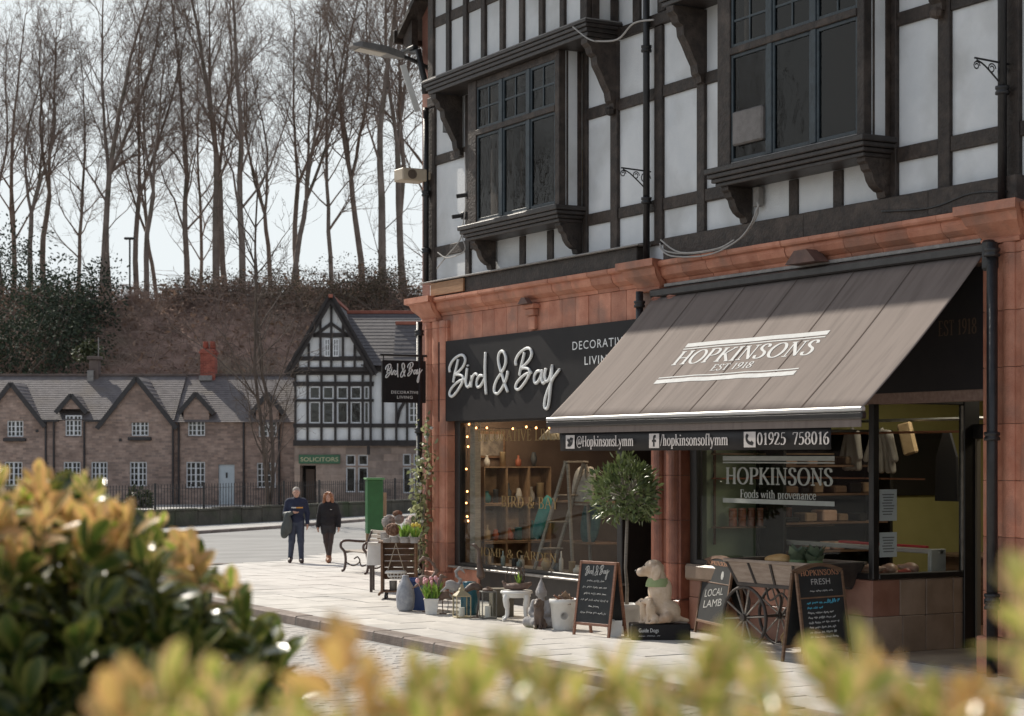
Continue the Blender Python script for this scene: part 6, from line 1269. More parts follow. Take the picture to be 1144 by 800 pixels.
sc_ = MB().lathe([(.155, -.05), (.150, 0), (.125, .06)], 16, (-.04 * sD, 0, .49 * sD), cap=False, sx=1.05); sc_.build('neckerchief', mat('sage_cloth', (.25, .30, .14), (.3, .36, .18), 6, .85), dg_, False, True)
for s_ in (-1, 1): MB().lathe([(0, -.012), (.011, -.006), (.013, 0), (.011, .006), (0, .012)], 8, (-.195 * sD, s_ * .05 * sD, .70 * sD)).build('eye', m_iron, dg_, False, True)
MB().lathe([(0, -.016), (.02, -.01), (.022, .006), (0, .016)], 8, (-.305 * sD, 0, .63 * sD)).build('nose', m_iron, dg_, False, True)
for i, (dx, dy, s_) in enumerate(((-.20, -.10, .42), (-.10, -.16, .46))): q = scaled(sit_dog(1), s_); o = link('puppy', sdf_mesh(q, .010, .018), m_dog, dg_); o.location = (dx, dy, 0); MB().lathe([(0, -.01), (.012, 0), (0, .01)], 8, (dx - .305 * s_, dy, .63 * s_)).build('nose', m_iron, dg_, False, True)
# --- butcher's hand cart
p = gpos(832, 724); rzc = .12; ctr = empty('hand_cart', p, rzc, 'old wooden hand cart with spoked wheel holding cabbages', 'cart'); m_cartw = mat('cart_board', (.27, .20, .155), (.38, .30, .24), 5, .75, stretch=(1, 1, 6), bump=.4, rv=.15); m_cartf = mat('cart_frame', (.04, .03, .026), (.07, .055, .045), 8, .6)
wr = 34 * mpp(p); 
for yy in (0.0, .62):
    wh = MB(); wh.tube([(wr * math.cos(t), yy, wr + wr * math.sin(t)) for t in [2 * math.pi * i / 32 for i in range(33)]], .022, 6, False); wo_ = wh.build('wheel', m_cartf, ctr, False, True)
    for i in range(10): t = 2 * math.pi * i / 10 + .1; MB().tube([(0, yy, wr), (wr * math.cos(t), yy, wr + wr * math.sin(t))], .012, 5).build('spoke', m_greyw, wo_)
    MB().tube([(0, yy - .05, wr), (0, yy + .05, wr)], .045, 10).build('hub', m_cartf, wo_)
MB().tube([(0, 0, wr), (0, .62, wr)], .02, 6).build('axle', m_cartf, ctr)
L0, L1, zb, zt = -.12, 1.22, .80, 1.10
# tapered body: boards and frame
def cpt(u, v, side): xx = L0 - .12 * v + (L1 - L0 + .24 * v) * u; return Vector((xx, (.0 - .10 * v) if side == 0 else (.62 + .10 * v), zb + (zt - zb) * v))
for side in (0, 1):
    for i in range(4):
        m_ = MB(); u0, u1 = i / 4 + .012, (i + 1) / 4 - .012; q = [cpt(u0, .06, side), cpt(u1, .06, side), cpt(u1, .94, side), cpt(u0, .94, side)]; n_ = Vector((0, .02, 0)); m_.add([*q, *[a_ + n_ for a_ in q]], [(0, 1, 2, 3), (7, 6, 5, 4), (0, 4, 5, 1), (1, 5, 6, 2), (2, 6, 7, 3), (3, 7, 4, 0)]); m_.build('side_board', m_cartw, ctr)
    for u in (0, .25, .5, .75, 1): MB().bar(cpt(u, 0, side), cpt(u, 1, side), .035, .035, .004).build('stanchion', m_cartf, ctr)
    MB().bar(cpt(0, 0, side), cpt(1, 0, side), .045, .045, .005).build('bottom_rail', m_cartf, ctr); MB().bar(cpt(-.02, 1, side), cpt(1.02, 1, side), .05, .04, .005).build('top_rail', m_cartw, ctr)
for u in (0, 1):
    m_ = MB(); q = [cpt(u, .03, 0), cpt(u, .03, 1), cpt(u, .97, 1), cpt(u, .97, 0)]; n_ = Vector((.02 if u else -.02, 0, 0)); m_.add([*q, *[a_ + n_ for a_ in q]], [(0, 1, 2, 3), (7, 6, 5, 4), (0, 4, 5, 1), (1, 5, 6, 2), (2, 6, 7, 3), (3, 7, 4, 0)]); m_.build('end_board', m_cartf, ctr); MB().bar(cpt(u, 1, 0), cpt(u, 1, 1), .045, .04, .005).build('end_rail', m_cartf, ctr)
MB().bx(L0, L1, .02, .6, zb + .02, zb + .05).build('floor_board', m_cartw, ctr)
for y in (0.03, .58):
    MB().tube([(1.0, y, zb), (1.02, y, .4), (.98, y, .012)], .02, 6).build('prop_leg', m_cartf, ctr); MB().tube(crom([(.35, y, .78), (.42, y, .62), (.62, y, .72), (.75, y, .6), (.68, y, .48), (.95, y, .4)], 4), .014, 5).build('iron_scroll', m_cartf, ctr)
    MB().tube(crom([(L0 + .02, y, zb), (.05, y, .6), (0, y, wr)], 4), .02, 5).build('spring', m_cartf, ctr)
wp = p + Matrix.Rotation(rzc, 3, 'Z') @ Vector((.9, -.06, 0)); st_ = empty('corn_bundle', wp + Vector((0, 0, .2)), rzc, 'bundle of dried straw tied to the cart leg', 'straw'); b_ = MB()
for i in range(16): b_.tube([(.16 + rg.gauss(0, .02), -.04 + rg.gauss(0, .015), .52), (.05 + rg.gauss(0, .015), -.05, .22), (-.12 + rg.gauss(0, .03), -.05 + rg.gauss(0, .02), -.02 + rg.gauss(0, .03))], .008, 4)
b_.build('stalks', mat('straw', (.42, .28, .13), (.52, .37, .2), 9, .8), st_); MB().lathe([(.045, -.012), (.05, 0), (.045, .012)], 10, (.05, -.05, .22)).build('tie', m_crate, st_)
# produce on the cart
def on_cart(x, y, z=0): return p + Matrix.Rotation(rzc, 3, 'Z') @ Vector((x, y, zt + z))
for i, (x, y) in enumerate(((.72, .2), (.9, .32), (.60, .42))):
    c_ = empty('cabbage', on_cart(x, y, -.10), i * 2, 'leafy savoy cabbage on the cart, %s of the three' % ['leftmost', 'rightmost', 'rearmost'][i], 'cabbage', 'cabbages on the cart')
    link('heart', sdf_mesh([('e', (0, 0, .1), (.10, .10, .10))], .02), mat('cabbage_heart', (.14, .2, .09)), c_); it = [(Vector((0, 0, .03)), (math.cos(a), math.sin(a), rb.uniform(.8, 2.2)), (0, 0, 1), rb.uniform(.2, .32), rb.random()) for a in [j * .55 for j in range(18)]]
    link('outer_leaves', foliage_mesh('leaves', it, 1, .6, -.1, .2), leaf_mat('cabbage_leaf', (.035, .06, .03), (.16, .2, .13), None, rough=.5, trans=.15), c_)
o = sculpt('bread_loaf', [('e', (0, 0, .05), (.2, .10, .06)), ('e', (.05, .02, .06), (.14, .1, .06))], mat('crust', (.5, .27, .09), (.62, .4, .18), 8, .7), None, .018); o.location = on_cart(.38, .2, -.03); o.rotation_euler = (0, 0, .2); tag(o, 'golden yellow loaf lying on the cart load', 'bread')
o = link('sack_cloth', MB().bx(-.5, .62, -.24, .24, -.02, .0, .008).mesh(), mat('hessian', (.34, .26, .17), (.42, .33, .22), 12, .9)); o.location = on_cart(.55, .31, -.07); o.rotation_euler = (0, 0, rzc); tag(o, 'hessian cloth covering the cart load', 'cloth')
# --- climber on the rain pipe
cx_, cz_ = -28.95, 0; cl = empty('climbing_plant', (-28.75, -.45, 0), 0, 'thin pale-leaved climber trained up the corner rain pipe', 'plant'); rc = random.Random(12)
MB().lathe([(.14, 0), (.16, .04), (.18, .3), (.19, .34), (.17, .34), (.16, .28), (0, .27)], 16, cap=False).build('pot', m_stone, cl, False, True)
stm = MB(); it = []
for s_ in range(5):
    pts = [Vector((rc.gauss(0, .05), rc.gauss(0, .05), .28))]; H_ = [3.0, 2.3, 1.9, 2.6, 1.5][s_]
    while pts[-1].z < H_: pts.append(pts[-1] + Vector((rc.gauss(-.012 + (.0 if pts[-1].z > 1.2 else -.0), .05), rc.gauss(.015, .035), .13)))
    for q in pts: q.x = max(-.55, min(.45, q.x)); q.y = min(.12, max(-.5, q.y))
    stm.tube(pts, [.014 * (1 - .7 * i / len(pts)) for i in range(len(pts))], 5)
    for i, q in enumerate(pts[2:]):
        for _ in range(rc.choice((4, 7, 10)) if 0.9 < q.z else 4): o_ = rdir(rc) * rc.uniform(.03, .17); it.append((q + Vector((o_.x, min(.1, o_.y), o_.z)), rdir(rc, .2), rdir(rc, 1), rc.uniform(.07, .13), rc.random()))
stm.build('stem', m_greyw, cl); o = link('foliage', foliage_mesh('climb', it, 1, .6), ml_pale, cl); tag(o, kind='stuff')
b_ = MB()
for i in range(9):
    q = it[i * 17 % len(it)][0]; b_.lathe([(0, -.03), (.03, -.01), (.035, .02), (0, .035)], 7, q)
b_.build('pale_blooms', mat('blossom', (.62, .6, .55)), cl, False, True)
# --- green cabinet on posts beyond the corner
p = far((418 - CXP) / FPX * 47, 47, -.0); gb = empty('green_cabinet', p, FRONT + .25, 'tall dark green metal cabinet on wooden posts beyond the bench', 'cabinet'); k = 47 / FPX; mgr = mat('green_paint', (.010, .085, .024), (.016, .115, .034), 5, .4)
zc0, zc1 = zat(596, 47), zat(536, 47); MB().bx(-.20, .20, -.18, .18, zc0, zc1, .012).build('body', mgr, gb); MB().bx(-.235, .235, -.22, .22, zc1 + .001, zc1 + .05, .012).build('lid', mat('pale_green_lid', (.09, .24, .09), rough=.4), gb)
for i, sx in enumerate((-.13, .16)): MB().bx(sx - .04, sx + .04, .185, .26, -.02, zc1 - (.02 if i == 0 else .35), .006).build('post', m_crate, gb)
MB().bx(.202, .30, -.10, .0, -.02, zc1 - .32, .006).build('post', m_crate, gb)
# ------------------------------------------------------------------ across the road: wall, railings, cottages, timbered house, hill, trees
m_cot = brick_mat('cottage_stone', (.27, .20, .17), (.37, .285, .245), (1.0, .95, .9, 1), 1, .32, .115)
m_cot2 = mat('cottage_stone_dark', (.10, .075, .065), (.16, .125, .108), 3.0, .9, bump=.8, bscale=9)
m_slate2 = mat('cottage_slate', (.13, .115, .113), (.20, .178, .173), 3.5, .8, bump=.6, bscale=12, stretch=(1, 1, 1), c3=(.16, .135, .118), s3=.7)
m_wframe = mat('white_window_paint', (.62, .64, .66), (.68, .69, .7), 6, .5); m_barge = mat('dark_bargeboard', (.02, .018, .02), (.035, .03, .03), 6, .5)
m_mossw = mat('mossy_wall', (.06, .055, .042), (.10, .09, .07), 2, .95, bump=1, bscale=10, c3=(.05, .065, .03), s3=.8)
# low wall along the far pavement and iron railings on it
wl = [Vector((-50.2, -6.6)), Vector((-58.6, 4.6)), Vector((-62.6, 10.8)), Vector((-66.4, 15.8)), Vector((-75, 27))]
lw_ = empty('low_garden_wall', (-62.6, 10.8, 0), 0, 'low mossy stone wall along the far pavement', 'wall'); ra = empty('iron_railing', (-62.6, 10.8, .62), 0, 'black iron railings standing on the low garden wall', 'railing')
for a, b in zip(wl[:-1], wl[1:]):
    L = (b - a).length; d = (b - a).normalized(); n = max(1, round(L / 1.15))
    for i in range(n):
        p = a + (b - a) * (i / n); q = a + (b - a) * ((i + 1) / n); hh = rnd.uniform(.50, .54)
        MB().bar((p.x + d.x * .006, p.y + d.y * .006, hh / 2 + .05), (q.x - d.x * .006, q.y - d.y * .006, hh / 2 + .05), .34, hh, .02).build('wall_stone', m_mossw, lw_, True); MB().bar((p.x + d.x * .01, p.y + d.y * .01, hh + .09), (q.x - d.x * .01, q.y - d.y * .01, hh + .09), .40, .08, .02).build('coping_stone', m_mossw, lw_, True)
    z0, z1 = .62, 1.42; bars = MB(); nb_ = int(L / .16)
    for i in range(nb_): p = a + (b - a) * ((i + .5) / nb_); bars.tube([(p.x, p.y, z0), (p.x, p.y, z1 + .06)], .012, 4, False)
    tag(bars.build('bars', m_iron, ra, True), kind='stuff')
    for z in (.74, 1.34): MB().bar((a.x, a.y, z), (b.x, b.y, z), .03, .012).build('rail', m_iron, ra, True)
    for i in range(int(L / 2.6)): p = a + d * (i * 2.6 + .4); MB().tube([(p.x, p.y, .5), (p.x, p.y, 1.52)], .04, 6).build('post', m_iron, ra, True)
# house helpers, in a frame that faces the photographer
class House:
    def __init__(s, name, px0, dep, label, cat='house', turn=0.0):
        s.dep = dep; s.l0 = (px0 - CXP) / FPX * dep; s.root = empty(name, far(s.l0, dep, -.05), FRONT + turn, label, cat)
    def x(s, px): return (px - CXP) / FPX * s.dep - s.l0
    def z(s, py): return CAMZ + (HYP - py) / FPX * s.dep + .05
    def part(s, mb, name, m, par=None, smooth=False): return mb.build(name, m, par or s.root, False, smooth)
    def roof(s, name, A, B, C, D, n, m, par=None):
        """lapped slate courses from eave A-B up to ridge D-C"""
        A, B, C, D = map(Vector, (A, B, C, D)); nr = (B - A).cross(D - A).normalized(); nr = nr if nr.z > 0 else -nr; mb = MB()
        for i in range(n):
            t0, t1 = i / n, (i + 1) / n; a, b, c, d = A.lerp(D, t0), B.lerp(C, t0), B.lerp(C, t1), A.lerp(D, t1); lo = nr * .022; hi = nr * .004
            mb.add([a + lo, b + lo, c + hi, d + hi, a, b], [(0, 1, 2, 3), (4, 5, 1, 0)])
        mb.add([A, B, C, D], [(3, 2, 1, 0)]); return s.part(mb, name, m, par)
    def window(s, pxa, pxb, pya, pyb, y, nx=3, ny=4, box=False, par=None, mf=None, lintel=True):
        x0, x1, z1, z0 = s.x(pxa), s.x(pxb), s.z(pya), s.z(pyb); mf = mf or m_wframe; t = .055; f = MB()
        f.bx(x0, x0 + t, y - .05, y + .06, z0, z1); f.bx(x1 - t, x1, y - .05, y + .06, z0, z1); f.bx(x0 + t, x1 - t, y - .05, y + .06, z0, z0 + t); f.bx(x0 + t, x1 - t, y - .05, y + .06, z1 - t, z1)
        w = s.part(f, 'window', mf, par); g = MB(); b_ = .028
        for i in range(1, nx): xc = x0 + (x1 - x0) * i / nx; bb = b_ * (1.6 if nx == 4 and i == 2 else 1); g.bx(xc - bb, xc + bb, y - .03, y + .02, z0 + t, z1 - t)
        for j in range(1, ny): zc = z0 + (z1 - z0) * j / ny; g.bx(x0 + t, x1 - t, y - .028, y + .018, zc - b_ * .7, zc + b_ * .7)
        if nx > 1 or ny > 1: s.part(g, 'glazing_bar', mf, w)
        s.part(MB().quad((x0 + t, y, z0 + t), (x1 - t, y, z0 + t), (x1 - t, y, z1 - t), (x0 + t, y, z1 - t)), 'pane', m_glassf, w)
        s.part(MB().quad((x0 + t, y + .5, z0), (x1 - t, y + .5, z0), (x1 - t, y + .5, z1), (x0 + t, y + .5, z1)), 'curtain', MATS.get('curtain_sky_tone') or mat('curtain_sky_tone', (.07, .07, .075), (.22, .22, .22), 2.5, .9), w)  # backing curtain; pale tone put in to imitate sky reflected by the panes
        if box: s.part(MB().bx(x0 - .15, x1 + .15, y - .32, y - .06, z0 - .22, z0 - .06, .02), 'window_box', m_barge, w)
        elif lintel: s.part(MB().bx(x0 - .08, x1 + .08, y - .10, y - .0505, z0 - .08, z0 - .005, .01), 'sill', m_cot2, w)
        return w
def holes_wall(h, x0, x1, z0, z1, y0, y1, opens):
    """front wall with real openings"""
    xs = sorted({x0, x1, *[o[0] for o in opens], *[o[1] for o in opens]}); mb = MB()
    xs = [x for x in xs if x0 <= x <= x1]
    for a, b in zip(xs[:-1], xs[1:]):
        if b - a < 1e-4: continue
        cuts = sorted([(o[2], o[3]) for o in opens if o[0] <= a + 1e-5 and o[1] >= b - 1e-5]); z = z0
        for c0, c1 in cuts:
            if c0 > z: mb.bx(a, b, y0, y1, z, c0)
            z = max(z, c1)
        if z1 > z: mb.bx(a, b, y0, y1, z, z1)
    return mb
def gable(h, pxl, pxa, pxr, pyl, pya, y, back, m=None, par=None, barge=True, ns=12, eav=.18):
    """front gable: wall triangle, two roof slopes, bargeboards"""
    xl, xa, xr, zl, za = h.x(pxl), h.x(pxa), h.x(pxr), h.z(pyl), h.z(pya)
    g = h.part(fix_tri(MB().prism([(xl, zl), (xr, zl), (xa, za)], y, y + .25, 'y')), 'gable', m or m_cot, par)
    for xe in (xl, xr):
        d = Vector((xe - xa, 0, zl - za)); d = d / abs(d.x); e = d * eav * 1.2
        h.roof('gable_roof', (xe + e.x, y - eav, zl + e.z + .05), (xe + e.x, back, zl + e.z + .05), (xa, back, za + .05), (xa, y - eav, za + .05), ns, m_slate2, g)
        if barge: h.part(MB().bar((xe + e.x, y - eav + .02, zl + e.z - .02), (xa, y - eav + .02, za - .02), .06, .22), 'bargeboard', m_barge, g)
    return g
def fix_tri(mb): return mb
# --- left cottage
h = House('stone_cottage', -30, 90, 'brown stone cottage with two big gables and white casement windows', 'house')
xL, xR = h.x(-40), h.x(194.6); zE, zR = h.z(470), 6.5
W = [(8, 26, 465, 488, True), (73, 91, 464, 487, False), (147, 166, 464, 487, True), (5, 25, 516, 543, False), (71, 90, 516, 542, False), (102, 120, 516, 543, False), (145, 164, 516, 543, False)]
op = [(h.x(a), h.x(b), h.z(d), h.z(c)) for a, b, c, d, _ in W]
h.part(holes_wall(h, xL, xR, -.1, zE, 0, .35, op), 'front_wall', m_cot)
sw = MB(); sw.bx(xL, xL + .3, .351, 6.6, -.1, zE); sw.bx(xL, xR, 6.6, 6.9, -.1, zE); h.part(sw, 'back_wall', m_cot)
rfA = h.roof('roof', (xL - .2, .0, zE + .03), (xR + .0, .0, zE + .03), (xR, 3.4, zR), (xL - .2, 3.4, zR), 24, m_slate2); h.roof('rear_slope', (xL - .2, 7.0, zE - .1), (xR, 7.0, zE - .1), (xR, 3.4, zR), (xL - .2, 3.4, zR), 8, m_slate2, rfA)
h.part(MB().bar((xL - .2, 3.4, zR + .03), (xR, 3.4, zR + .03), .22, .12, .02), 'ridge_tiles', m_cot2, rfA)
gable(h, -20, 13, 46, 470, 428, -.02, 3.2); gable(h, 114, 153, 193, 472, 422, -.03, 3.3); gable(h, 66, 80, 94, 457, 441, -.04, 2.0, ns=6, eav=.12)
h.part(MB().bx(h.x(68), h.x(93), -.04, .2, zE - .02, h.z(457), 0), 'dormer_wall', m_cot) if False else None
for a, b, c, d, bx_ in W: h.window(a, b, c, d, .10, 4, 4, bx_)
for px in (51.5, 60.5, 94.5, 193.5): h.part(MB().tube([(h.x(px), -.08, -.0), (h.x(px), -.08, zE - .05)], .05, 6), 'rain_pipe', m_barge)
for a, b in ((48, 66), (95, 113)): h.part(MB().bar((h.x(a), -.10, zE), (h.x(b), -.10, zE), .14, .11), 'gutter', m_barge)
c = h.part(MB().bx(h.x(83), h.x(94), 3.1, 3.7, zR - .5, h.z(398), .03), 'chimney', m_cot2); h.part(MB().bx(h.x(81), h.x(96), 3.0, 3.8, h.z(398), h.z(394), .02), 'chimney_cap', m_cot2, c); h.part(MB().bx(h.x(82), h.x(89), 2.9, 3.09, zR - .3, zR + .25), 'lead_flashing', m_lead, c)
h.part(MB().tube([(h.x(93), 3.3, h.z(394)), (h.x(93), 3.3, h.z(372))], .025, 4), 'aerial_mast', m_lead, c)
for px, pz in ((40, 480), (133, 490)): h.part(MB().bx(h.x(px), h.x(px + 3), -.06, .0, h.z(pz + 3), h.z(pz), .01), 'wall_vent', m_barge)
# --- right cottage
h = House('stone_cottage', 195, 90.2, 'plainer stone cottage with red brick chimney and pale blue door', 'house')
xL, xR = h.x(195.2), h.x(334); zE, zR = h.z(470), 6.5
W = [(210, 229, 463, 487), (289, 309, 463, 488), (208, 229, 516, 545), (287, 308, 517, 545)]; D_ = (244, 262, 519, 566)
op = [(h.x(a), h.x(b), h.z(d), h.z(c)) for a, b, c, d in W + [D_]]
h.part(holes_wall(h, xL, xR, -.1, zE, 0, .35, op), 'front_wall', m_cot); sw = MB(); sw.bx(xR - .3, xR, .351, 6.6, -.1, zE); sw.bx(xL, xR, 6.6, 6.9, -.1, zE); h.part(sw, 'back_wall', m_cot)
rfB = h.roof('roof', (xL, -.2, zE - .08), (xR + .2, -.2, zE - .08), (xR + .2, 3.4, zR + .02), (xL, 3.4, zR + .02), 24, m_slate2); h.roof('rear_slope', (xL, 7.0, zE - .1), (xR + .2, 7.0, zE - .1), (xR + .2, 3.4, zR + .02), (xL, 3.4, zR + .02), 8, m_slate2, rfB); h.part(MB().bar((xL, 3.4, zR + .05), (xR + .2, 3.4, zR + .05), .22, .12, .02), 'ridge_tiles', m_cot2, rfB)
for a, b, c_ in ((203, 219, 236), (284, 299, 314)): gable(h, a, b, c_, 458, 439, -.04, 2.0, ns=6, eav=.12); h.part(MB().bx(h.x(a) + .1, h.x(c_) - .1, -.038, 1.2, zE - .04, h.z(458) + .0, 0), 'dormer_wall', m_cot)
for a, b, c_, d in W: h.window(a, b, c_, d, .10, 4, 4)
do = h.part(MB().bx(h.x(244), h.x(262), .08, .14, h.z(566), h.z(519), .01), 'door', mat('pale_blue_door', (.46, .52, .55), (.52, .57, .6), 4, .5)); h.part(MB().bx(h.x(252), h.x(254), .06, .079, h.z(534), h.z(528)), 'door_knocker', m_barge, do); h.part(MB().bx(h.x(246), h.x(260), .07, .0795, h.z(560), h.z(546), .005), 'door_panel', MATS['pale_blue_door'], do)
for px in (200, 272.5, 312): h.part(MB().tube([(h.x(px), -.08, 0), (h.x(px), -.08, zE - .05)], .05, 6), 'rain_pipe', m_barge)
m_rb = brick_mat('red_brick', (.24, .065, .045), (.33, .10, .07), (1.3, 1.5, 1.5, 1), 1, .24, .085)
c = h.part(MB().bx(h.x(212), h.x(229), 3.0, 3.8, zR - .4, h.z(386), .02), 'chimney', m_rb)
for i in range(9): h.part(MB().bx(h.x(212) - .01, h.x(229) + .01, 2.99, 3.81, h.z(424 - i * 4.2) - .012, h.z(424 - i * 4.2)), 'mortar_course', m_rb, c) if False else None
h.part(MB().bx(h.x(210.5), h.x(230.5), 2.95, 3.85, h.z(391), h.z(388.5), .01), 'brick_band', m_rb, c)
for px in (217, 225): h.part(MB().lathe([(.16, 0), (.13, .35), (.15, .4)], 10, (h.x(px), 3.4, h.z(386))), 'chimney_pot', m_rb, c, True)
h.part(MB().bx(h.x(211), h.x(226), 2.85, 2.99, zR - .25, zR + .0), 'lead_flashing', m_lead, c)
# --- timbered house
h = House('timbered_house', 327, 86, 'half-timbered office house with steep slate gable and long window band', 'house'); m_t2 = mat('house_timber', (.02, .016, .015), (.035, .028, .026), 6, .7); m_st2 = brick_mat('house_sandstone', (.25, .195, .165), (.33, .265, .23), (.9, .85, .8, 1), 1, .7, .32)
z1, z2, za = h.z(496), h.z(412), h.z(336); x0, x1, x2 = h.x(329), h.x(418), h.x(500)
OPN = [(335, 353, 520, 563), (386.5, 397, 508, 520), (400, 411, 508, 520), (386.5, 397, 522, 550), (400, 411, 522, 550), (450, 459, 507, 520), (462, 471, 507, 520), (450, 459, 522, 551), (462, 471, 522, 551)]
h.part(holes_wall(h, x0, x2, -.1, z1, 0, .4, [(h.x(a), h.x(b), h.z(d), h.z(c)) for a, b, c, d in OPN]), 'ground_wall', m_st2)
h.part(MB().bx(x0, x2, 6.5, 6.8, -.1, z2), 'back_wall', m_st2); h.part(MB().bx(x0, x0 + .3, .401, 6.5, -.1, z2), 'side_wall', m_st2); h.part(MB().bx(x0, x2, .4, 6.5, z1 - .2, z1 - .1), 'upper_floor', m_t2)
h.part(MB().bx(h.x(334), h.x(354), 1.0, 1.1, -.1, z1 - .3), 'dark_hall', m_t2); dd = h.part(MB().bx(h.x(340), h.x(350), .6, .66, 0, h.z(524), .01), 'door', mat('brown_door', (.08, .05, .035)))
for a, b, c_, d in OPN[1:]: h.window(a, b, c_, d, .12, 1, 1, lintel=False)
sgn = h.part(MB().bx(h.x(334), h.x(380), -.10, -.02, h.z(518), h.z(508), .01), 'sign_board', mat('green_sign', (.03, .10, .05), (.04, .12, .06), 4, .5)); sans('lettering', 'SOLICITORS', (h.x(336), -.101, h.z(515.5)), (1, 0, 0), (0, 0, 1), (0, -1, 0), .19, h.x(378) - h.x(336), mat('sign_gilt', (.5, .45, .28)), sgn, False)
# first floor: rendered wall with openings, bay of windows
UP = [(346, 358, 432, 446), (361, 373, 432, 446), (377, 389, 432, 446), (392, 404, 432, 446), (407, 412.5, 432, 446), (346, 358, 449, 473), (361, 373, 449, 473), (377, 389, 449, 473), (392, 404, 449, 473), (407, 412.5, 449, 473), (457, 468, 448, 472), (470, 481, 448, 472)]
h.part(holes_wall(h, x0, x2, z1, z2 + .1, -.12, .2, [(h.x(a), h.x(b), h.z(d), h.z(c)) for a, b, c, d in UP]), 'upper_wall', m_render)
def tb(pa, qa, pb, qb, w=.16, y=-.16, par=None): h.part(MB().bar((h.x(pa), y, h.z(qa)), (h.x(pb), y, h.z(qb)), .1, w, 0, (0, 1, 0) if abs(pa - pb) < 1 else (0, 0, 1)), 'timber_beam', m_t2, par)
for q, w in ((495, .26), (475.5, .18), (447.5, .12), (429, .2), (415, .34)): tb(328, q, 418, q, w)
for q, w in ((495, .26), (475.5, .18), (412, .3)): tb(418, q, 492, q, w)
for px in (330.5, 344, 359.5, 375, 390.5, 405.5, 414.5, 428, 443, 455, 482, 491): tb(px, 494, px, 416, .13 if px not in (414.5, 443) else .3, -.165)
for pts in (((443, 474), (447, 458), (453, 447), (462, 442)),): 
    for a, b in zip(pts[:-1], pts[1:]): tb(a[0], a[1], b[0], b[1], .14)
for a, b, c_, d in UP: h.window(a, b, c_, d, -.10, 1 if a < 450 else 2, 1 if a < 450 else 3, lintel=False)
# gable over the front
gz = fix_normals(h.part(MB().prism([(h.x(328), z2), (h.x(414), z2), (h.x(371), za)], -.35, -.1, 'y'), 'front_gable', m_render)); y_ = -.39
def tg_(pa, qa, pb, qb, w=.14): tb(pa, qa, pb, qb, w, y_, gz)
for q, l, r_ in ((413, 328, 414), (401, 334, 408), (375, 351, 391)): tg_(l, q, r_, q, .2)
for px, top in ((334, 404), (346, 384), (359, 352), (371, 340), (384, 352), (397, 386), (408, 404)): tg_(px, 413, px, max(top, 339), .14)
tg_(371, 362, 352, 376, .14); tg_(371, 362, 390, 376, .14)
for a, b in ((363.5, 370), (373, 379.5)): h.window(a, b, 379, 399, -.40, 2, 3, lintel=False, par=gz)
for xe in (322, 420): tb(xe, 419, 371, 333, .32, -.62, gz)
zr = za + .1; xa = h.x(371); rb_ = 7.5
r1 = h.roof('roof', (h.x(420.5), -.75, h.z(420)), (h.x(420.5), rb_, h.z(420)), (xa, rb_, zr), (xa, -.75, zr), 18, m_slate); h.roof('roof_slope', (h.x(321.5), -.75, h.z(420)), (h.x(321.5), rb_, h.z(420)), (xa, rb_, zr), (xa, -.75, zr), 18, m_slate, r1); m_rid = mat('red_ridge_tile', (.26, .085, .055), (.34, .12, .08), 5, .8); h.part(MB().bar((xa, -.75, zr + .06), (xa, rb_, zr + .06), .2, .16, .02), 'ridge_tiles', m_rid, r1)
# cross wing to the right
zr2 = h.z(347) + .15; r2_ = h.roof('wing_roof', (h.x(404), -.4, h.z(409)), (h.x(510), -.4, h.z(409)), (h.x(510), 3.6, zr2), (h.x(380), 3.6, zr2), 16, m_slate); h.part(MB().bar((h.x(380), 3.6, zr2 + .05), (h.x(510), 3.6, zr2 + .05), .2, .16, .02), 'ridge_tiles', m_rid, r2_)
h.roof('lower_roof', (h.x(440), -.9, h.z(410)), (h.x(510), -.9, h.z(410)), (h.x(510), 1.2, h.z(360)), (h.x(440), 1.2, h.z(360)), 10, m_slate, r2_); h.part(MB().bar((h.x(440), 1.2, h.z(359)), (h.x(510), 1.2, h.z(359)), .2, .16, .02), 'hip_tiles', m_rid, r2_)
h.part(MB().bx(h.x(411), h.x(414), -.55, -.3, z1 - .5, z1 - .1, .02), 'jetty_bracket', m_t2)
# ------------------------------------------------------------------ wooded hillside
rh = np.random.default_rng(5)
def hnoise(l, d): return .6 * math.sin(l * .21 + 1.3) * math.cos(d * .17) + .25 * math.sin(l * .53 + d * .41) + .2 * math.sin(l * 1.1 - d * .9 + 2 * math.sin(l * .3))
def hfoot(l): return 98.5 - max(0, -l - 44) * 1.0
def hill_z(l, d):
    f = hfoot(l); t = min(max((d - f) / 22, 0), 1); top = 13.2 + 1.0 * math.sin(l * .07 + .6) - (1.2 if l > -8 else 0)
    return -.15 + top * (t * t * (3 - 2 * t)) ** .85 + (hnoise(l, d) * min(1, max(0, (d - f) / 6))) + max(0, d - f - 22) * .03
ls = np.arange(-110, 76, 1.5); ds = np.arange(40, 176, 1.5); mb = MB()
mb.v = [tuple(far(l, d, hill_z(l, d) if d > hfoot(l) else -.6)) for l in ls for d in ds]; nd = len(ds)
mb.f = [(i * nd + j, i * nd + j + 1, (i + 1) * nd + j + 1, (i + 1) * nd + j) for i in range(len(ls) - 1) for j in range(nd - 1) if ds[j] > hfoot(ls[i]) - 4]
m_litter = mat('leaf_litter', (.26, .165, .125), (.38, .255, .20), .9, .95, bump=3, bscale=2.2, c3=(.15, .135, .085), s3=.16)
tag(mb.build('hillside', m_litter, None, False, True), kind='structure')
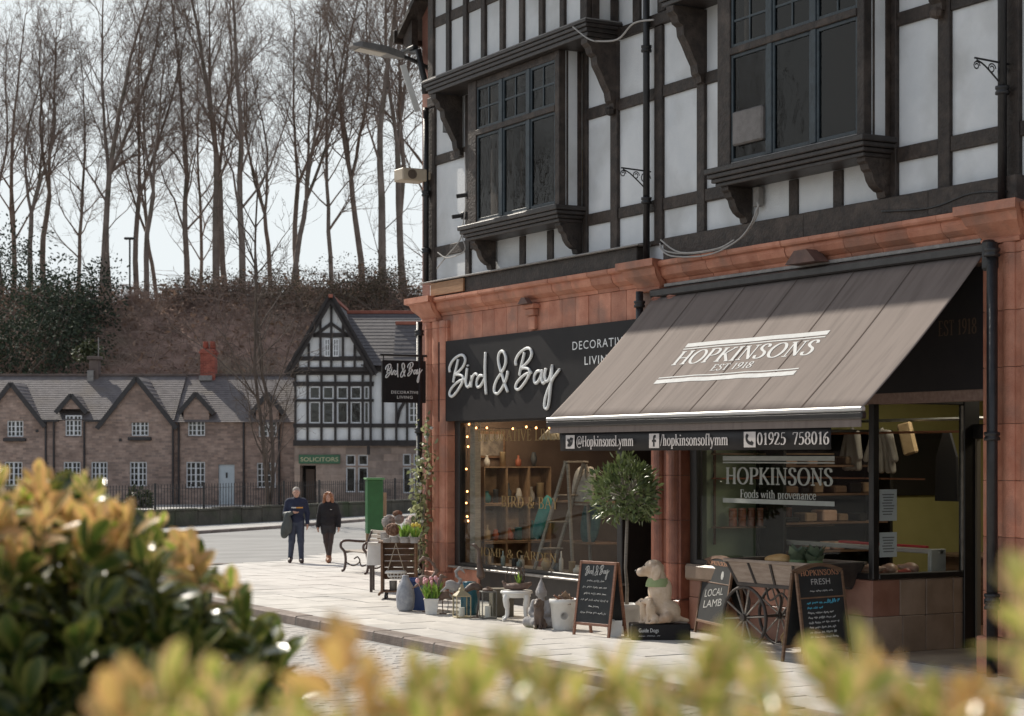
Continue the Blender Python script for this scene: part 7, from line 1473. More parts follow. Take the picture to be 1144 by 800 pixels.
# tubes from segments, all at once
def seg_mesh(name, segs, n):
    S = np.array(segs, float); a, b, r0, r1 = S[:, 0:3], S[:, 3:6], S[:, 6], S[:, 7]; d = b - a; d /= np.linalg.norm(d, axis=1)[:, None] + 1e-9
    ref = np.where(np.abs(d[:, 2:3]) > .9, np.array([[1., 0, 0]]), np.array([[0, 0, 1.]])); u = np.cross(d, ref); u /= np.linalg.norm(u, axis=1)[:, None] + 1e-9; w = np.cross(d, u); V = []
    for (p, r_) in ((a, r0), (b, r1)):
        for k in range(n): t = 2 * math.pi * k / n; V.append(p + (u * math.cos(t) + w * math.sin(t)) * r_[:, None])
    V = np.stack(V, 1).reshape(-1, 3); base = np.arange(len(S))[:, None] * (2 * n)
    F = np.concatenate([base + np.array([[k, (k + 1) % n, n + (k + 1) % n, n + k]]) for k in range(n)], 0); return V, F
def mesh_from(name, parts):
    V = []; F = []; o = 0
    for v, f in parts: V.append(v); F.append(f + o); o += len(v)
    V = np.concatenate(V); F = np.concatenate(F); me = bpy.data.meshes.new(name); me.vertices.add(len(V)); me.vertices.foreach_set('co', V.ravel()); me.loops.add(F.size); me.loops.foreach_set('vertex_index', F.ravel().astype(np.int32)); me.polygons.add(len(F)); me.polygons.foreach_set('loop_start', np.arange(0, F.size, 4, dtype=np.int32)); me.polygons.foreach_set('loop_total', np.full(len(F), 4, np.int32)); me.update(calc_edges=True); return me
def gen_tree(seed, h, r0, first=.32, spread=1.0, forks=1, dense=1.0, lean=0.0, fh=None):
    g = random.Random(seed); trunk = []; l1 = []; l2 = []; l3 = []
    def path(p, d, L, n, wob, up, ra, rb, out, kids):
        pts = []; p = Vector(p); d = Vector(d).normalized()
        for i in range(n):
            d = (d + Vector((g.gauss(0, wob), g.gauss(0, wob), g.gauss(0, wob * .6) + up))).normalized(); q = p + d * (L / n); ta, tb_ = i / n, (i + 1) / n
            a_, b_ = ra + (rb - ra) * ta, ra + (rb - ra) * tb_; out.append((*p, *q, a_, b_ * 1.02)); p = q; kids.append((p.copy(), d.copy(), tb_, b_))
    def side(d, ang):
        o = Vector((g.gauss(0, 1), g.gauss(0, 1), g.gauss(0, 1))); o = (o - d * o.dot(d)).normalized(); return (d * math.cos(ang) + o * math.sin(ang)).normalized()
    def branch(p, d, L, r_, lev):
        k = []; path(p, d, L, 6 if lev == 1 else (4 if lev == 2 else 3), .10 + .03 * lev, .07 if lev < 3 else .05, r_, r_ * .28, (l1 if lev == 1 else l2 if lev == 2 else l3), k)
        if lev >= 4: return
        for (q, dd, t, rr) in k:
            if t < .25: continue
            for _ in range({1: 2, 2: 2, 3: 2}[lev]):
                if g.random() < {1: .95, 2: .85, 3: .75}[lev] * dense: branch(q, side(dd, R(g.uniform(24, 52))), L * g.uniform(.34, .55), max(rr * .6, .009), lev + 1)
    stems = []
    ks = []; hf = h if forks == 1 else h * (fh or g.uniform(.35, .45))
    path((0, 0, -.5), (lean, g.gauss(0, .02), 1), hf, 12 if forks == 1 else 6, .055, .04, r0, r0 * (.16 if forks == 1 else .72), trunk, ks)
    mains = [(ks, 1.0)]
    if forks > 1:
        mains = []
        for i in range(forks):
            k2 = []; q, dd, _, rr = ks[-1]; path(q, side(dd, R(g.uniform(8, 18))), (h - hf) * g.uniform(.85, 1.05), 9, .075, .06, rr * .75, .03, trunk, k2); mains.append((k2, .6))
    for k, off in mains:
        for (q, dd, t, rr) in k:
            tt = q.z / h
            if tt < first: 
                if g.random() < .45: branch(q, side(dd, R(g.uniform(30, 60))), h * g.uniform(.10, .2), .035, 2)
                continue
            for _ in range(2 if forks == 1 else 2):
                if g.random() < .9: branch(q, side(dd, R(g.uniform(26, 50)) * spread), h * (.10 + .27 * max(0, 1 - tt)) * g.uniform(.6, 1.25), max(rr * .45, .03), 1)
    return mesh_from('trunk', [seg_mesh('t', trunk, 7)]), mesh_from('crown', [seg_mesh('a', l1, 5), seg_mesh('b', l2, 4), seg_mesh('c', l3, 3)])
m_bark = mat('bark', (.165, .127, .104), (.25, .20, .165), 1.6, .9, bump=.8, bscale=9, c3=(.075, .072, .045), s3=.5); m_twig = mat('twig', (.20, .153, .125), (.26, .20, .165), 1.0, .9)
protos = [gen_tree(1, 20, .20, .22, 1.0, 1, .75), gen_tree(2, 19, .21, .25, 1.15, 2, .72), gen_tree(3, 21, .24, .30, 1.0, 1, .78), gen_tree(4, 17, .19, .18, 1.15, 3, .7), gen_tree(5, 20, .20, .30, .95, 2, .72), gen_tree(6, 15, .14, .15, 1.2, 1, .8)]
ordn = ['first', 'second', 'third', 'fourth', 'fifth', 'sixth', 'seventh', 'eighth', 'ninth', 'tenth', 'eleventh', 'twelfth', 'thirteenth', 'fourteenth', 'fifteenth', 'sixteenth', 'seventeenth', 'eighteenth', 'nineteenth', 'twentieth', 'twenty-first', 'twenty-second', 'twenty-third', 'twenty-fourth', 'twenty-fifth', 'twenty-sixth', 'twenty-seventh', 'twenty-eighth', 'twenty-ninth', 'thirtieth', 'thirty-first', 'thirty-second', 'thirty-third', 'thirty-fourth']
TR = [(2, 122, 3, 1.0), (13, 126, 0, 1.0), (33, 121, 3, 1.05), (46, 124, 1, 1.05), (62, 131, 5, 1.1), (85, 123, 5, 1.15), (113, 120, 2, 1.08), (125, 121, 4, 1.12), (140, 134, 5, .95), (153, 123, 4, 1.05), (162, 121, 1, .95), (176, 125, 3, .85), (192, 133, 0, .9), (209, 123, 0, 1.12), (226, 130, 5, 1.1), (241, 122, 2, 1.1), (254, 124, 4, 1.1), (270, 120, 0, 1.22), (288, 131, 5, 1.05), (303, 127, 3, .95), (327, 122, 3, 1.1), (334, 126, 4, 1.05), (350, 132, 5, 1.1), (371, 123, 5, 1.25), (388, 130, 0, 1.05), (404, 124, 3, 1.2), (428, 119, 2, 1.2), (446, 123, 1, 1.22), (454, 121, 4, 1.25), (466, 130, 3, 1.15), (476, 124, 0, 1.2), (492, 128, 2, 1.1)]
TR = [t for i, t in enumerate(TR) if i not in (4, 8, 12, 18, 22, 24, 29)]
rt = random.Random(8)
for i, (px, dep, k, s_) in enumerate(TR):
    lat = (px - CXP) / FPX * dep; z = hill_z(lat, dep) - .15
    o = empty('bare_tree', far(lat, dep, z), rt.uniform(0, 6.28), '%s bare tree on the wooded ridge, %s from the left' % (['single-stemmed', 'forked', 'tall straight', 'many-stemmed', 'slender forked', 'small bushy'][k], ordn[i]), 'tree', 'bare trees on the ridge'); o.scale = (s_, s_, s_ * rt.uniform(.97, 1.08))
    t_ = link('trunk', protos[k][0], m_bark, o, smooth=True); c_ = link('crown', protos[k][1], m_twig, o)
# a wood that lies left of the picture (it shows only as reflections in the upper windows)
vs = []; 
for i in range(16):
    l = -50 - i * 3.3 + rt.uniform(-1.5, 1.5); d = hfoot(l) + rt.uniform(10, 22); k = i % 6; c0 = far(l, d, hill_z(l, d))
    for me in protos[k]:
        if me.name.startswith('crown') and i % 2: pass
        co = np.zeros(len(me.vertices) * 3); me.vertices.foreach_get('co', co); co = co.reshape(-1, 3); a = rt.uniform(0, 6); ca, sa = math.cos(a), math.sin(a); co = np.stack([co[:, 0] * ca - co[:, 1] * sa, co[:, 0] * sa + co[:, 1] * ca, co[:, 2]], 1) + np.array(c0[:])
        li = np.zeros(len(me.loops), np.int32); me.loops.foreach_get('vertex_index', li); F = li.reshape(-1, 4)
        if me.name.startswith('crown'): F = F[: int(len(F) * .25)]
        vs.append((co, F))
tag(link('far_wood', mesh_from('far_wood', vs), m_bark), 'bare wood on the hillside left of the picture', 'wood', kind='stuff')
# slim tree before the right cottage
ty, tc = gen_tree(31, 12.0, .15, .10, .9, 2, .42, 0, .06); p = at(298, 67.5); o = empty('slim_tree', Vector((p.x, p.y, .02)), 2.2, 'slim two-stemmed bare tree behind the railings', 'tree'); link('trunk', ty, mat('slim_bark', (.07, .052, .042), (.12, .092, .075), 3, .9), o, smooth=True); link('crown', tc, MATS['slim_bark'], o)
# evergreen shrubs
ml_ever = leaf_mat('evergreen_leaf', (.018, .028, .018), (.065, .085, .048), None, rough=.85, trans=.1, rv=.2); ml_ivy = leaf_mat('ivy_leaf', (.025, .034, .014), (.09, .10, .045), None, rough=.6, trans=.15, rv=.2)
ml_scrub = leaf_mat('scrub_leaf', (.06, .05, .03), (.17, .13, .09), None, rough=.8, trans=.2, rv=.2)
def shrub(px, dep, rx, rz_, n, ml, lab, seed, py=None, name='evergreen_shrub', ls_=(.13, .26)):
    g = random.Random(seed); lat = (px - CXP) / FPX * dep; z = hill_z(lat, dep) if py is None else zat(py, dep); t = empty(name, far(lat, dep, z - .2), FRONT, lab, 'shrub'); cl_ = [(Vector((g.uniform(-.7, .7) * rx, g.uniform(-.5, .5) * rx, g.uniform(.1, .9) * rz_)), g.uniform(.3, .5) * min(rx, rz_)) for _ in range(max(9, int(rx * 9)))]; it = []
    for i in range(n):
        c, r_ = cl_[g.randrange(len(cl_))]; d = rdir(g, .15); q = c + d * r_ * g.uniform(.6, 1.05); q.z = max(q.z, .05); it.append((q, d + rdir(g) * .8 + Vector((0, 0, -.2)), rdir(g), g.uniform(*ls_), max(0, min(1, g.gauss(.35, .25)))))
    o = link('foliage', foliage_mesh('shrub', it, 1, .55), ml, t); tag(o, kind='stuff'); b_ = MB()
    for c, r_ in cl_[:10]: b_.tube([(0, 0, 0), tuple(c * .6), tuple(c)], [.06, .04, .02], 5)
    b_.build('stems', m_bark, t)
SH = [(10, 108, 4.6, 5.6, 2600, 0, 'huge dark evergreen shrub at the left edge of the slope'), (52, 110, 4.0, 6.0, 2400, 0, 'broad dark evergreen shrub left of the leafy slope'), (82, 113, 3.0, 4.4, 1600, 0, 'dark evergreen shrub at the edge of the bare slope'), (-12, 118, 4.5, 5, 1600, 0, 'dark evergreen mass at the far left on the slope'), (30, 104, 3.4, 3.6, 1500, 0, 'low dark evergreen shrub behind the left cottage roof'), (62, 103, 3.0, 2.6, 1200, 1, 'ivy covered bush behind the chimney'), (112, 103, 2.4, 2.4, 1000, 1, 'ivy bush right of the stone chimney'), (100, 96.5, .7, .9, 420, 1, 'small round green bush just above the stone chimney'), (160, 102.5, 2.6, 1.8, 900, 1, 'low ivy bush above the big gable'), (190, 103, 2.0, 1.6, 700, 1, 'low ivy bush left of the red chimney'), (200, 119, 2.4, 2.6, 800, 1, 'scrubby bush on the ridge top left of centre'), (232, 119, 2.6, 2.8, 900, 1, 'scrubby bush on the ridge top under the tall trees'), (300, 118, 3.0, 3.4, 1100, 1, 'large scrubby bush on the ridge above the slim tree'), (345, 116, 3.4, 3.8, 1300, 1, 'scrubby bush on the ridge left of the slate gable'), (385, 117, 3.4, 4.4, 1500, 1, 'dense scrub bush behind the slate gable'), (425, 116, 3.2, 4.0, 1300, 1, 'leafy bush on the ridge behind the red ridge tiles'), (462, 117, 3.4, 4.6, 1500, 1, 'dense scrub bush by the shop corner'), (322, 101, 2.2, 3.4, 900, 1, 'ivy bush between the cottage and the slate gable')]
for i, (px, dep, rx, rz_, n, k, lab) in enumerate(SH): shrub(px, dep, rx, rz_ * (.7 if i > 9 else 1), int(n * (1.8 if i < 7 else 1.5)), (ml_ever, ml_scrub if i > 9 else ml_ivy)[k], lab, 40 + i, None if i != 7 else 398, 'evergreen_shrub' if k == 0 else 'scrub_bush', (.13, .26) if i < 10 else (.08, .17))
# bramble and dead bracken on the slope
g = random.Random(77); segs = []; it = []
for i in range(16000):
    l = g.uniform(-36, 2); d = 99 + 24 * g.random() ** .8; z = hill_z(l, d); p = far(l, d, z - .05); v = Vector((g.gauss(0, .7), g.gauss(0, .7), g.uniform(.2, 1.1))); L = g.uniform(.5, 1.8) * (1.5 if d > 117 else 1); m_ = p + v * L * .6; e_ = m_ + Vector((v.x, v.y, v.z * .2 - .15)) * L * .5
    segs.append((*p, *m_, .022, .017)); segs.append((*m_, *e_, .017, .008))
    if i % 2 == 0: it.append((m_, rdir(g), rdir(g), g.uniform(.18, .42), g.random()))
V, F = seg_mesh('b', segs, 3); o = link('bramble_stems', mesh_from('bramble', [(V, F)]), mat('dead_bramble', (.28, .20, .16), (.38, .285, .235), .8, .95)); tag(o, 'tangled dead bramble stems covering the slope', 'brambles', kind='stuff')
o = link('dead_bracken', foliage_mesh('bracken', it, 1, .5), leaf_mat('dead_leaf', (.18, .115, .08), (.38, .26, .19), None, rough=.9, trans=.2, rv=0)); tag(o, 'brown dead bracken leaves on the slope', 'bracken', kind='stuff')
p = at(145, 121, hill_z((145 - CXP) / FPX * 121, 121)); ll = empty('ridge_lamp_post', p, FRONT, 'tiny lamp post standing on the ridge skyline', 'lamp'); MB().tube([(0, 0, -.2), (0, 0, 4.6)], .06, 6).build('post', m_iron, ll); MB().bx(-.35, .35, -.15, .15, 4.6, 4.75, .03).build('lamp_head', m_iron, ll)
# shrubs in the front garden of the cottages
for px, dep, r_, lab, sd in ((70, 84, 1.0, 'straggly shrub under the left cottage windows', 91), (92, 85, .9, 'climbing shrub beside the cottage rain pipe', 92), (155, 84, .6, 'low dark shrub behind the railings', 93)): shrub(px, dep, r_, 1.6 * r_, 420, ml_ivy, lab, sd, 566, 'garden_shrub')
# ------------------------------------------------------------------ two people walking
m_skin = mat('skin', (.46, .27, .20), (.52, .32, .24), 9, .55); m_navy = mat('navy_jersey', (.012, .018, .045), (.02, .028, .06), 9, .85, bump=.4, bscale=60); m_jean = mat('denim', (.035, .045, .075), (.055, .068, .10), 12, .9, bump=.4, bscale=80); m_shoe = mat('brown_shoe', (.05, .03, .025), (.07, .045, .035), 9, .5)
def hand(wx, d, s=1.0, side=1):
    """palm, four unequal fingers bent at the knuckle and a thumb off the side; d = pointing direction"""
    w = Vector(wx); d = Vector(d).normalized(); across = Vector((0, 1, 0)) if abs(d.y) < .7 else Vector((0, 0, 1)); across = (across - d * across.dot(d)).normalized(); nrm = d.cross(across) * side; P = [('c', tuple(w), tuple(w + d * .06 * s), .026 * s, .03 * s)]
    for k, (o, L) in enumerate(((-.028, .062), (-.010, .072), (.010, .068), (.027, .052))):
        a = w + d * .075 * s + across * o * s; b = a + d * L * .5 * s + nrm * .004; c_ = b + d * L * .45 * s + nrm * .018 * s; P += [('c', tuple(a), tuple(b), .0098 * s, .009 * s), ('c', tuple(b), tuple(c_), .009 * s, .0075 * s)]
    a = w + d * .02 * s - across * .025 * s; b = a + d * .035 * s - across * .022 * s; c_ = b + d * .03 * s + nrm * .01; P += [('c', tuple(a), tuple(b), .012 * s, .0105 * s), ('c', tuple(b), tuple(c_), .0105 * s, .008 * s)]
    return P
def head(z, y, s=1.0):
    return [('c', (0, y + .015, z - .16 * s), (0, y, z - .06 * s), .05 * s, .05 * s), ('e', (0, y, z), (.073 * s, .092 * s, .108 * s)), ('e', (0, y - .035 * s, z - .062 * s), (.05 * s, .052 * s, .052 * s)), ('c', (0, y - .09 * s, z + .008 * s), (0, y - .108 * s, z - .022 * s), .009 * s, .015 * s), ('e', (.074 * s, y + .005, z - .005), (.012 * s, .02 * s, .032 * s)), ('e', (-.074 * s, y + .005, z - .005), (.012 * s, .02 * s, .032 * s)), ('e', (0, y - .078 * s, z - .055 * s), (.026 * s, .012 * s, .009 * s)), ('e', (0, y - .078 * s, z + .026 * s), (.05 * s, .016 * s, .010 * s))]
def face(par, z, y, s=1.0, lip=(.33, .14, .12)):
    for sx in (-.03, .03): MB().lathe([(0, -.007), (.009, -.003), (.010, .003), (0, .007)], 8, (sx * s, y - .083 * s, z + .008 * s)).build('eye', m_iron, par, False, True)
    MB().bx(-.022 * s, .022 * s, y - .094 * s, y - .086 * s, z - .060 * s, z - .050 * s, .003).build('mouth', mat('lip_%d' % int(lip[0] * 100), lip), par)
def grow(prims, r): return [(p[0], p[1], p[2], p[3] + r, p[4] + r) if p[0] == 'c' else (p[0], p[1], tuple(v + r for v in p[2]), *p[3:]) for p in prims]
# man
p = gpos(331, 629); man = empty('person', p, FRONT + .12, 'person with grey hair in navy jersey and jeans carrying a dark coat', 'person')
torso = [('e', (0, .0, .99), (.155, .115, .15)), ('e', (0, .0, 1.24), (.175, .12, .22)), ('c', (-.145, .01, 1.385), (.145, .01, 1.385), .065, .065)]
armL = [('c', (.19, .01, 1.37), (.25, .04, 1.12), .052, .043), ('c', (.25, .04, 1.12), (.245, -.05, .90), .041, .03)]
armR = [('c', (-.19, .01, 1.37), (-.245, .0, 1.12), .052, .043), ('c', (-.245, .0, 1.12), (-.10, -.17, 1.15), .041, .032)]
legs = [('c', (.085, 0, .92), (.10, -.07, .50), .088, .062), ('c', (.10, -.07, .50), (.115, -.08, .10), .058, .042), ('c', (-.085, 0, .92), (-.10, -.06, .50), .088, .062), ('c', (-.10, -.06, .50), (-.13, .10, .13), .058, .042)]
feet = [('c', (.115, -.07, .07), (.125, -.19, .045), .045, .04), ('c', (.115, -.07, .07), (.115, -.05, .045), .045, .042), ('c', (-.13, .11, .10), (-.145, -.01, .045), .045, .04), ('c', (-.13, .11, .10), (-.13, .13, .07), .045, .042)]
link('body', sdf_mesh(torso + armL + armR + legs + feet + head(1.585, -.01) + hand((.245, -.055, .885), (.02, -.12, -1), 1, -1) + hand((-.085, -.185, 1.155), (1, -.25, -.15), 1, 1), .0095, .02), m_skin, man)
link('jersey', sdf_mesh(grow(torso, .02) + grow(armL, .016) + grow(armR, .016) + [('c', (0, .01, 1.42), (0, .005, 1.455), .066, .062)], .013, .03), m_navy, man)
link('jeans', sdf_mesh(grow(legs, .014) + [('e', (0, 0, .93), (.158, .122, .10))], .013, .03), m_jean, man); link('shoes', sdf_mesh(grow(feet, .008) + [('c', (.115, -.06, .06), (.115, -.065, .11), .05, .048)], .012, .02), m_shoe, man)
link('hair', sdf_mesh([('e', (0, .012, 1.632), (.083, .096, .085)), ('e', (0, .05, 1.575), (.068, .05, .07))], .010, .02), mat('grey_hair', (.30, .27, .24), (.4, .37, .33), 30, .8), man); face(man, 1.585, -.01)
def band(par, z0, z1, xa, xb, rx, ry, m, y0=0):
    mb = MB(); n = 12
    for i in range(n + 1): x = xa + (xb - xa) * i / n; y = y0 - ry * math.sqrt(max(0, 1 - (x / rx) ** 2)); mb.v += [(x, y, z0), (x, y, z1)]
    mb.f = [(2 * i, 2 * i + 2, 2 * i + 3, 2 * i + 1) for i in range(n)]; o = mb.build('chest_stripe', m, par); sm = o.modifiers.new('t', 'SOLIDIFY'); sm.thickness = .006; return o
band(man, 1.235, 1.265, .0, .15, .198, .146, mat('amber_print', (.6, .3, .06))); band(man, 1.235, 1.265, -.11, -.005, .198, .146, mat('white_print', (.6, .6, .58)))
m_coat = mat('quilted_coat', (.045, .055, .052), (.07, .082, .078), 7, .6, bump=.6, bscale=14)
co = link('carried_coat', sdf_mesh([('c', (-.25, -.06, 1.10), (-.11, -.20, 1.13), .055, .05), ('e', (-.21, -.15, .92), (.085, .06, .22)), ('e', (-.25, -.14, .76), (.10, .065, .19)), ('e', (-.15, -.17, .86), (.06, .05, .2)), ('e', (-.28, -.13, .66), (.07, .055, .10))], .014, .03), m_coat, None); co.location = p; co.rotation_euler = (0, 0, FRONT + .12); tag(co, 'dark quilted coat draped over the forearm of the grey-haired person', 'coat')
# woman
p = gpos(367, 628.5); wo = empty('person', p, FRONT - .05, 'person with long auburn hair in black sweatshirt and tights', 'person')
torso = [('e', (0, 0, .93), (.15, .11, .13)), ('e', (0, 0, 1.16), (.15, .11, .2)), ('c', (-.12, .01, 1.28), (.12, .01, 1.28), .058, .058)]
armL = [('c', (.165, .01, 1.265), (.225, .03, 1.03), .045, .037), ('c', (.225, .03, 1.03), (.24, -.05, .83), .035, .026)]; armR = [('c', (-.165, .01, 1.265), (-.215, .03, 1.03), .045, .037), ('c', (-.215, .03, 1.03), (-.235, -.03, .83), .035, .026)]
legs = [('c', (.075, 0, .86), (.055, -.06, .47), .085, .057), ('c', (.055, -.06, .47), (.03, -.08, .11), .053, .037), ('c', (-.075, 0, .86), (-.05, -.02, .47), .085, .057), ('c', (-.05, -.02, .47), (-.02, .12, .16), .053, .037)]
feet = [('c', (.03, -.07, .08), (.02, -.19, .04), .04, .034), ('c', (.03, -.07, .08), (.03, -.06, .04), .04, .036), ('c', (-.02, .13, .13), (-.03, .03, .05), .04, .034), ('c', (-.02, .13, .13), (-.02, .15, .09), .04, .034)]
link('body', sdf_mesh(torso + armL + armR + legs + feet + head(1.475, -.01, .95) + hand((.24, -.055, .82), (.03, -.12, -1), .92, -1) + hand((-.235, -.035, .82), (-.03, -.1, -1), .92, 1), .0095, .02), m_skin, wo)
mbk = mat('black_sweatshirt', (.012, .011, .013), (.02, .018, .02), 9, .9, bump=.4, bscale=60)
link('sweatshirt', sdf_mesh(grow(torso, .034) + grow(armL, .026) + grow(armR, .026), .013, .03), mbk, wo); link('shorts', sdf_mesh([('e', (0, 0, .82), (.165, .12, .12)), ('c', (.085, 0, .84), (.08, -.02, .70), .098, .09), ('c', (-.085, 0, .84), (-.08, -.01, .70), .098, .09)], .013, .03), mat('black_shorts', (.015, .014, .017)), wo)
link('tights', sdf_mesh(grow(legs, .005), .011, .02), mat('dark_tights', (.03, .018, .016), (.045, .027, .022), 6, .6), wo); link('boots', sdf_mesh(grow(feet, .009) + [('c', (.03, -.075, .08), (.033, -.08, .15), .046, .046), ('c', (-.02, .125, .12), (-.025, .11, .20), .046, .046)], .012, .02), mat('tan_boot', (.20, .08, .035), (.27, .12, .055), 7, .6), wo)
link('hair', sdf_mesh([('e', (0, .022, 1.515), (.09, .098, .098)), ('c', (-.078, -.005, 1.52), (-.105, -.03, 1.30), .04, .038), ('c', (.078, -.005, 1.52), (.10, -.03, 1.28), .04, .036), ('c', (-.05, -.06, 1.565), (-.085, -.05, 1.47), .03, .03), ('c', (.05, -.06, 1.565), (.085, -.05, 1.47), .03, .03), ('c', (0, .07, 1.5), (0, .09, 1.26), .06, .05), ('c', (-.10, -.01, 1.30), (-.12, -.04, 1.22), .03, .018), ('c', (.095, 0, 1.28), (.10, -.04, 1.2), .028, .015)], .010, .03), mat('auburn_hair', (.20, .08, .035), (.34, .15, .07), 25, .5), wo); face(wo, 1.475, -.01, .95)
MB().bx(.055, .10, -.150, -.142, 1.20, 1.21).build('chest_logo', MATS['white_print'], wo)
# ------------------------------------------------------------------ variegated shrubs close to the photographer, in a raised stone planter
pl_ = empty('stone_planter', far(-.2, 2.9, -.12), FRONT, 'raised stone planter under the foreground shrubs', 'planter')
m_pst = mat('planter_stone', (.22, .19, .16), (.32, .28, .24), 4, .85, bump=.6, bscale=30)
for (x0, x1, y0, y1) in ((-2.6, 2.2, -2.0, -1.75), (-2.6, 2.2, 3.05, 3.3), (-2.6, -2.35, -1.749, 3.049), (1.95, 2.2, -1.749, 3.049)): MB().bx(x0, x1, y0, y1, 0, 1.45, .02).build('planter_wall', m_pst, pl_)
MB().bx(-2.349, 1.949, -1.749, 3.049, 0, 1.36).build('soil', m_soil, pl_)
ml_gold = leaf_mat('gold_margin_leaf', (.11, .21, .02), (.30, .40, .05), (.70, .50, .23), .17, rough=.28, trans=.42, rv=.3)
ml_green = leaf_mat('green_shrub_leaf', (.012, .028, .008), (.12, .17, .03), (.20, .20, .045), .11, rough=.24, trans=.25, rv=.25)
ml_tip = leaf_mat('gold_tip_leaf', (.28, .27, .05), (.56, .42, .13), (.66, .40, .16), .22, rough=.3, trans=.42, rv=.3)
LEAF_W = [(0, .22), (.25, .72), (.6, 1.0), (.86, .72), (1.0, .12)]
def lone_leaf(L, W, curl):
    return foliage_mesh('leaf', [(Vector((0, 0, 0)), (0, 1, 0), (0, 0, 1), 1, .3)], L, W, curl, .14)
def shoot(g, base, d, n, L, out, tint, mi):
    """rosette of leaves spiralling round a shoot tip"""
    d = d.normalized(); u = d.orthogonal().normalized(); w = d.cross(u); a = g.uniform(0, 6.28)
    for i in range(n):
        t = i / n; a += 2.4; rad = (u * math.cos(a) + w * math.sin(a)); dir_ = (rad * (1.0 - .75 * t) + d * (.25 + 1.1 * t)).normalized(); pos = base - d * L * 1.1 * (1 - t) + rad * .004
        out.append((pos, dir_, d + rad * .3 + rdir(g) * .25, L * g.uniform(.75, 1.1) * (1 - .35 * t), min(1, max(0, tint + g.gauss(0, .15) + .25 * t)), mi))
def in_shape(px, py, top):
    for (xa, ya), (xb, yb) in zip(top[:-1], top[1:]):
        if xa <= px < xb: return py - (ya + (yb - ya) * (px - xa) / (xb - xa))
    return -1
g = random.Random(15)
TOP = [(-260, 470), (-60, 495), (0, 512), (45, 528), (90, 530), (140, 552), (188, 575), (205, 605), (236, 640), (276, 655), (300, 688), (320, 715), (328, 780), (334, 900)]
def make_shrub(name, label, leaves, mats, stems, L0, near_key, limit=300):
    t = empty(name, stems[0][0], 0, label, 'shrub'); leaves = sorted(leaves, key=near_key); mesh = {}
    for (pos, d, up, s_, ti, mi) in leaves[:limit]:
        k = (mi, int(ti * 3.99))
        if k not in mesh: mesh[k] = foliage_mesh('leaf', [(Vector((0, 0, 0)), (0, 1, 0), (0, 0, 1), 1, .1 + .25 * k[1])], 1, .58, .16, .16)
        o = link('leaf', mesh[k], mats[mi], t, True); d = d.normalized(); x = d.cross(up); x = x.normalized() if x.length > 1e-4 else Vector((1, 0, 0)); z = x.cross(d); M_ = Matrix((x, d, z)).transposed().to_4x4(); M_.translation = pos; o.matrix_basis = M_ @ Matrix.Scale(s_, 4)
    for mi in range(len(mats)):
        it = [(l[0], l[1], l[2], l[3], l[4]) for l in leaves[limit:] if l[5] == mi]
        if it: o = link('foliage', foliage_mesh('foliage', it, 1, .58, .16, .16), mats[mi], t, True); tag(o, kind='stuff')
    sm = MB()
    for a, b in stems: m_ = a.lerp(b, .55) + Vector((g.gauss(0, .02), g.gauss(0, .02), 0)); sm.tube([a, m_, b], [.006, .004, .0025], 4, False)
    tag(sm.build('stems', mat('green_stem', (.07, .09, .03), (.11, .12, .05), 9, .6), t, True), kind='stuff'); return t
lv = []; st_ = []
def add_shoot(px, py, dep, n, L, tint, mi, d=None):
    b = at(px, dep, zat(py, dep)); dv = d or Vector((g.gauss(0, .35), g.gauss(0, .35), 1)) + (far(0, 0) - far(0, 1)) * .35
    shoot(g, b, dv, n, L, lv, tint, mi); st_.append((b - dv.normalized() * .3 - Vector((0, 0, .15)), b - dv.normalized() * L * .2))
cnt = 0
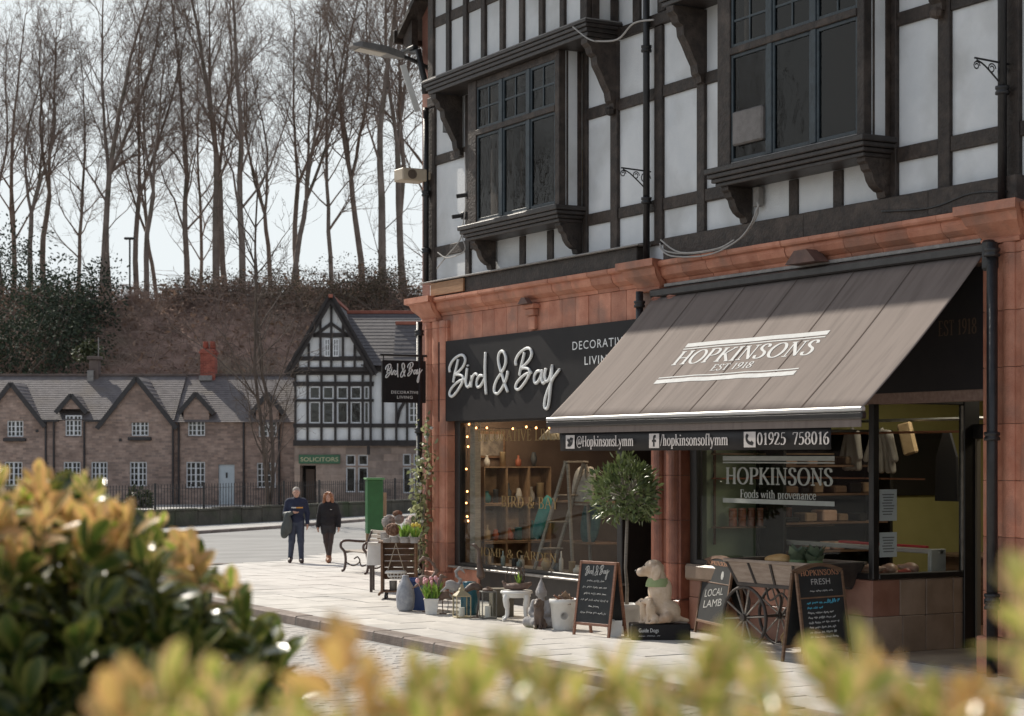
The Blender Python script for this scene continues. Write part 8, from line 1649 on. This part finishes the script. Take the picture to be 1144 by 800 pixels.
while cnt < 430:
    px = g.uniform(-250, 332); py = g.uniform(480, 860); dd = in_shape(px, py, TOP)
    if dd < 4: continue
    if dd > 60 and g.random() < .25: continue
    dep = 4.25 + 1.0 * g.random() - min(.35, dd / 600)
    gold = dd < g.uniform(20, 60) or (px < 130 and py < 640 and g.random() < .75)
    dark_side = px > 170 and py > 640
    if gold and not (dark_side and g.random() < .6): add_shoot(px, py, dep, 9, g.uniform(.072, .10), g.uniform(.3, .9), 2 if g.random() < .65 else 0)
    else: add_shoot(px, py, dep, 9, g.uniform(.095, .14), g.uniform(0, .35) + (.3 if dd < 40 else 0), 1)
    cnt += 1
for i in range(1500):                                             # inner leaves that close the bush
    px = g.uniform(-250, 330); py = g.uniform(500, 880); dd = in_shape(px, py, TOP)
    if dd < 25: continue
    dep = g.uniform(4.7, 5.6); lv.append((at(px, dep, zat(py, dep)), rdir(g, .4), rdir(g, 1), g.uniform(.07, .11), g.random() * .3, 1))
camp = Vector((0, -CAMD, CAMZ))
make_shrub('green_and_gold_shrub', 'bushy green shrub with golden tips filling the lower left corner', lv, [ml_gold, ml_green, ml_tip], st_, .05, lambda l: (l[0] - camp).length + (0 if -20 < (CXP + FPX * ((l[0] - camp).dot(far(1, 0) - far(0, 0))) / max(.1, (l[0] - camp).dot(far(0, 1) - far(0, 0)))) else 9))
lv = []; st_ = []
K = 1.22
tips = [(140, 757, 1.5), (185, 745, 1.45), (235, 742, 1.5), (262, 760, 1.4), (383, 700, 1.5), (420, 752, 1.4), (470, 742, 1.55), (520, 748, 1.45), (566, 712, 1.55), (600, 745, 1.4), (648, 752, 1.5), (690, 738, 1.5), (735, 752, 1.45), (785, 722, 1.35), (815, 716, 1.35), (852, 742, 1.5), (925, 728, 1.45), (962, 722, 1.4), (990, 745, 1.5), (1035, 765, 1.45), (1085, 762, 1.5), (1120, 770, 1.45), (330, 778, 1.5), (1150, 640, 1.3), (1160, 700, 1.35)]
for px, py, dep in tips: add_shoot(px, py + 16, dep * K, 10, g.uniform(.058, .074), g.uniform(.3, .8), 0 if g.random() < .7 else 2, Vector((g.gauss(0, .18), g.gauss(0, .18), 1)))
for i in range(105):
    px = g.uniform(90, 1200); t = g.random(); py = 786 + 52 * t + (15 if 280 < px < 360 else 0); dep = g.uniform(1.6, 2.3); add_shoot(px, py + 14, dep, 9, g.uniform(.055, .07), g.uniform(.2, .8), 0 if g.random() < .6 else 2)
make_shrub('variegated_shrub', 'blurred cream and green variegated shrub along the bottom edge', lv, [ml_gold, ml_green, ml_tip], st_, .05, lambda l: -l[0].z)
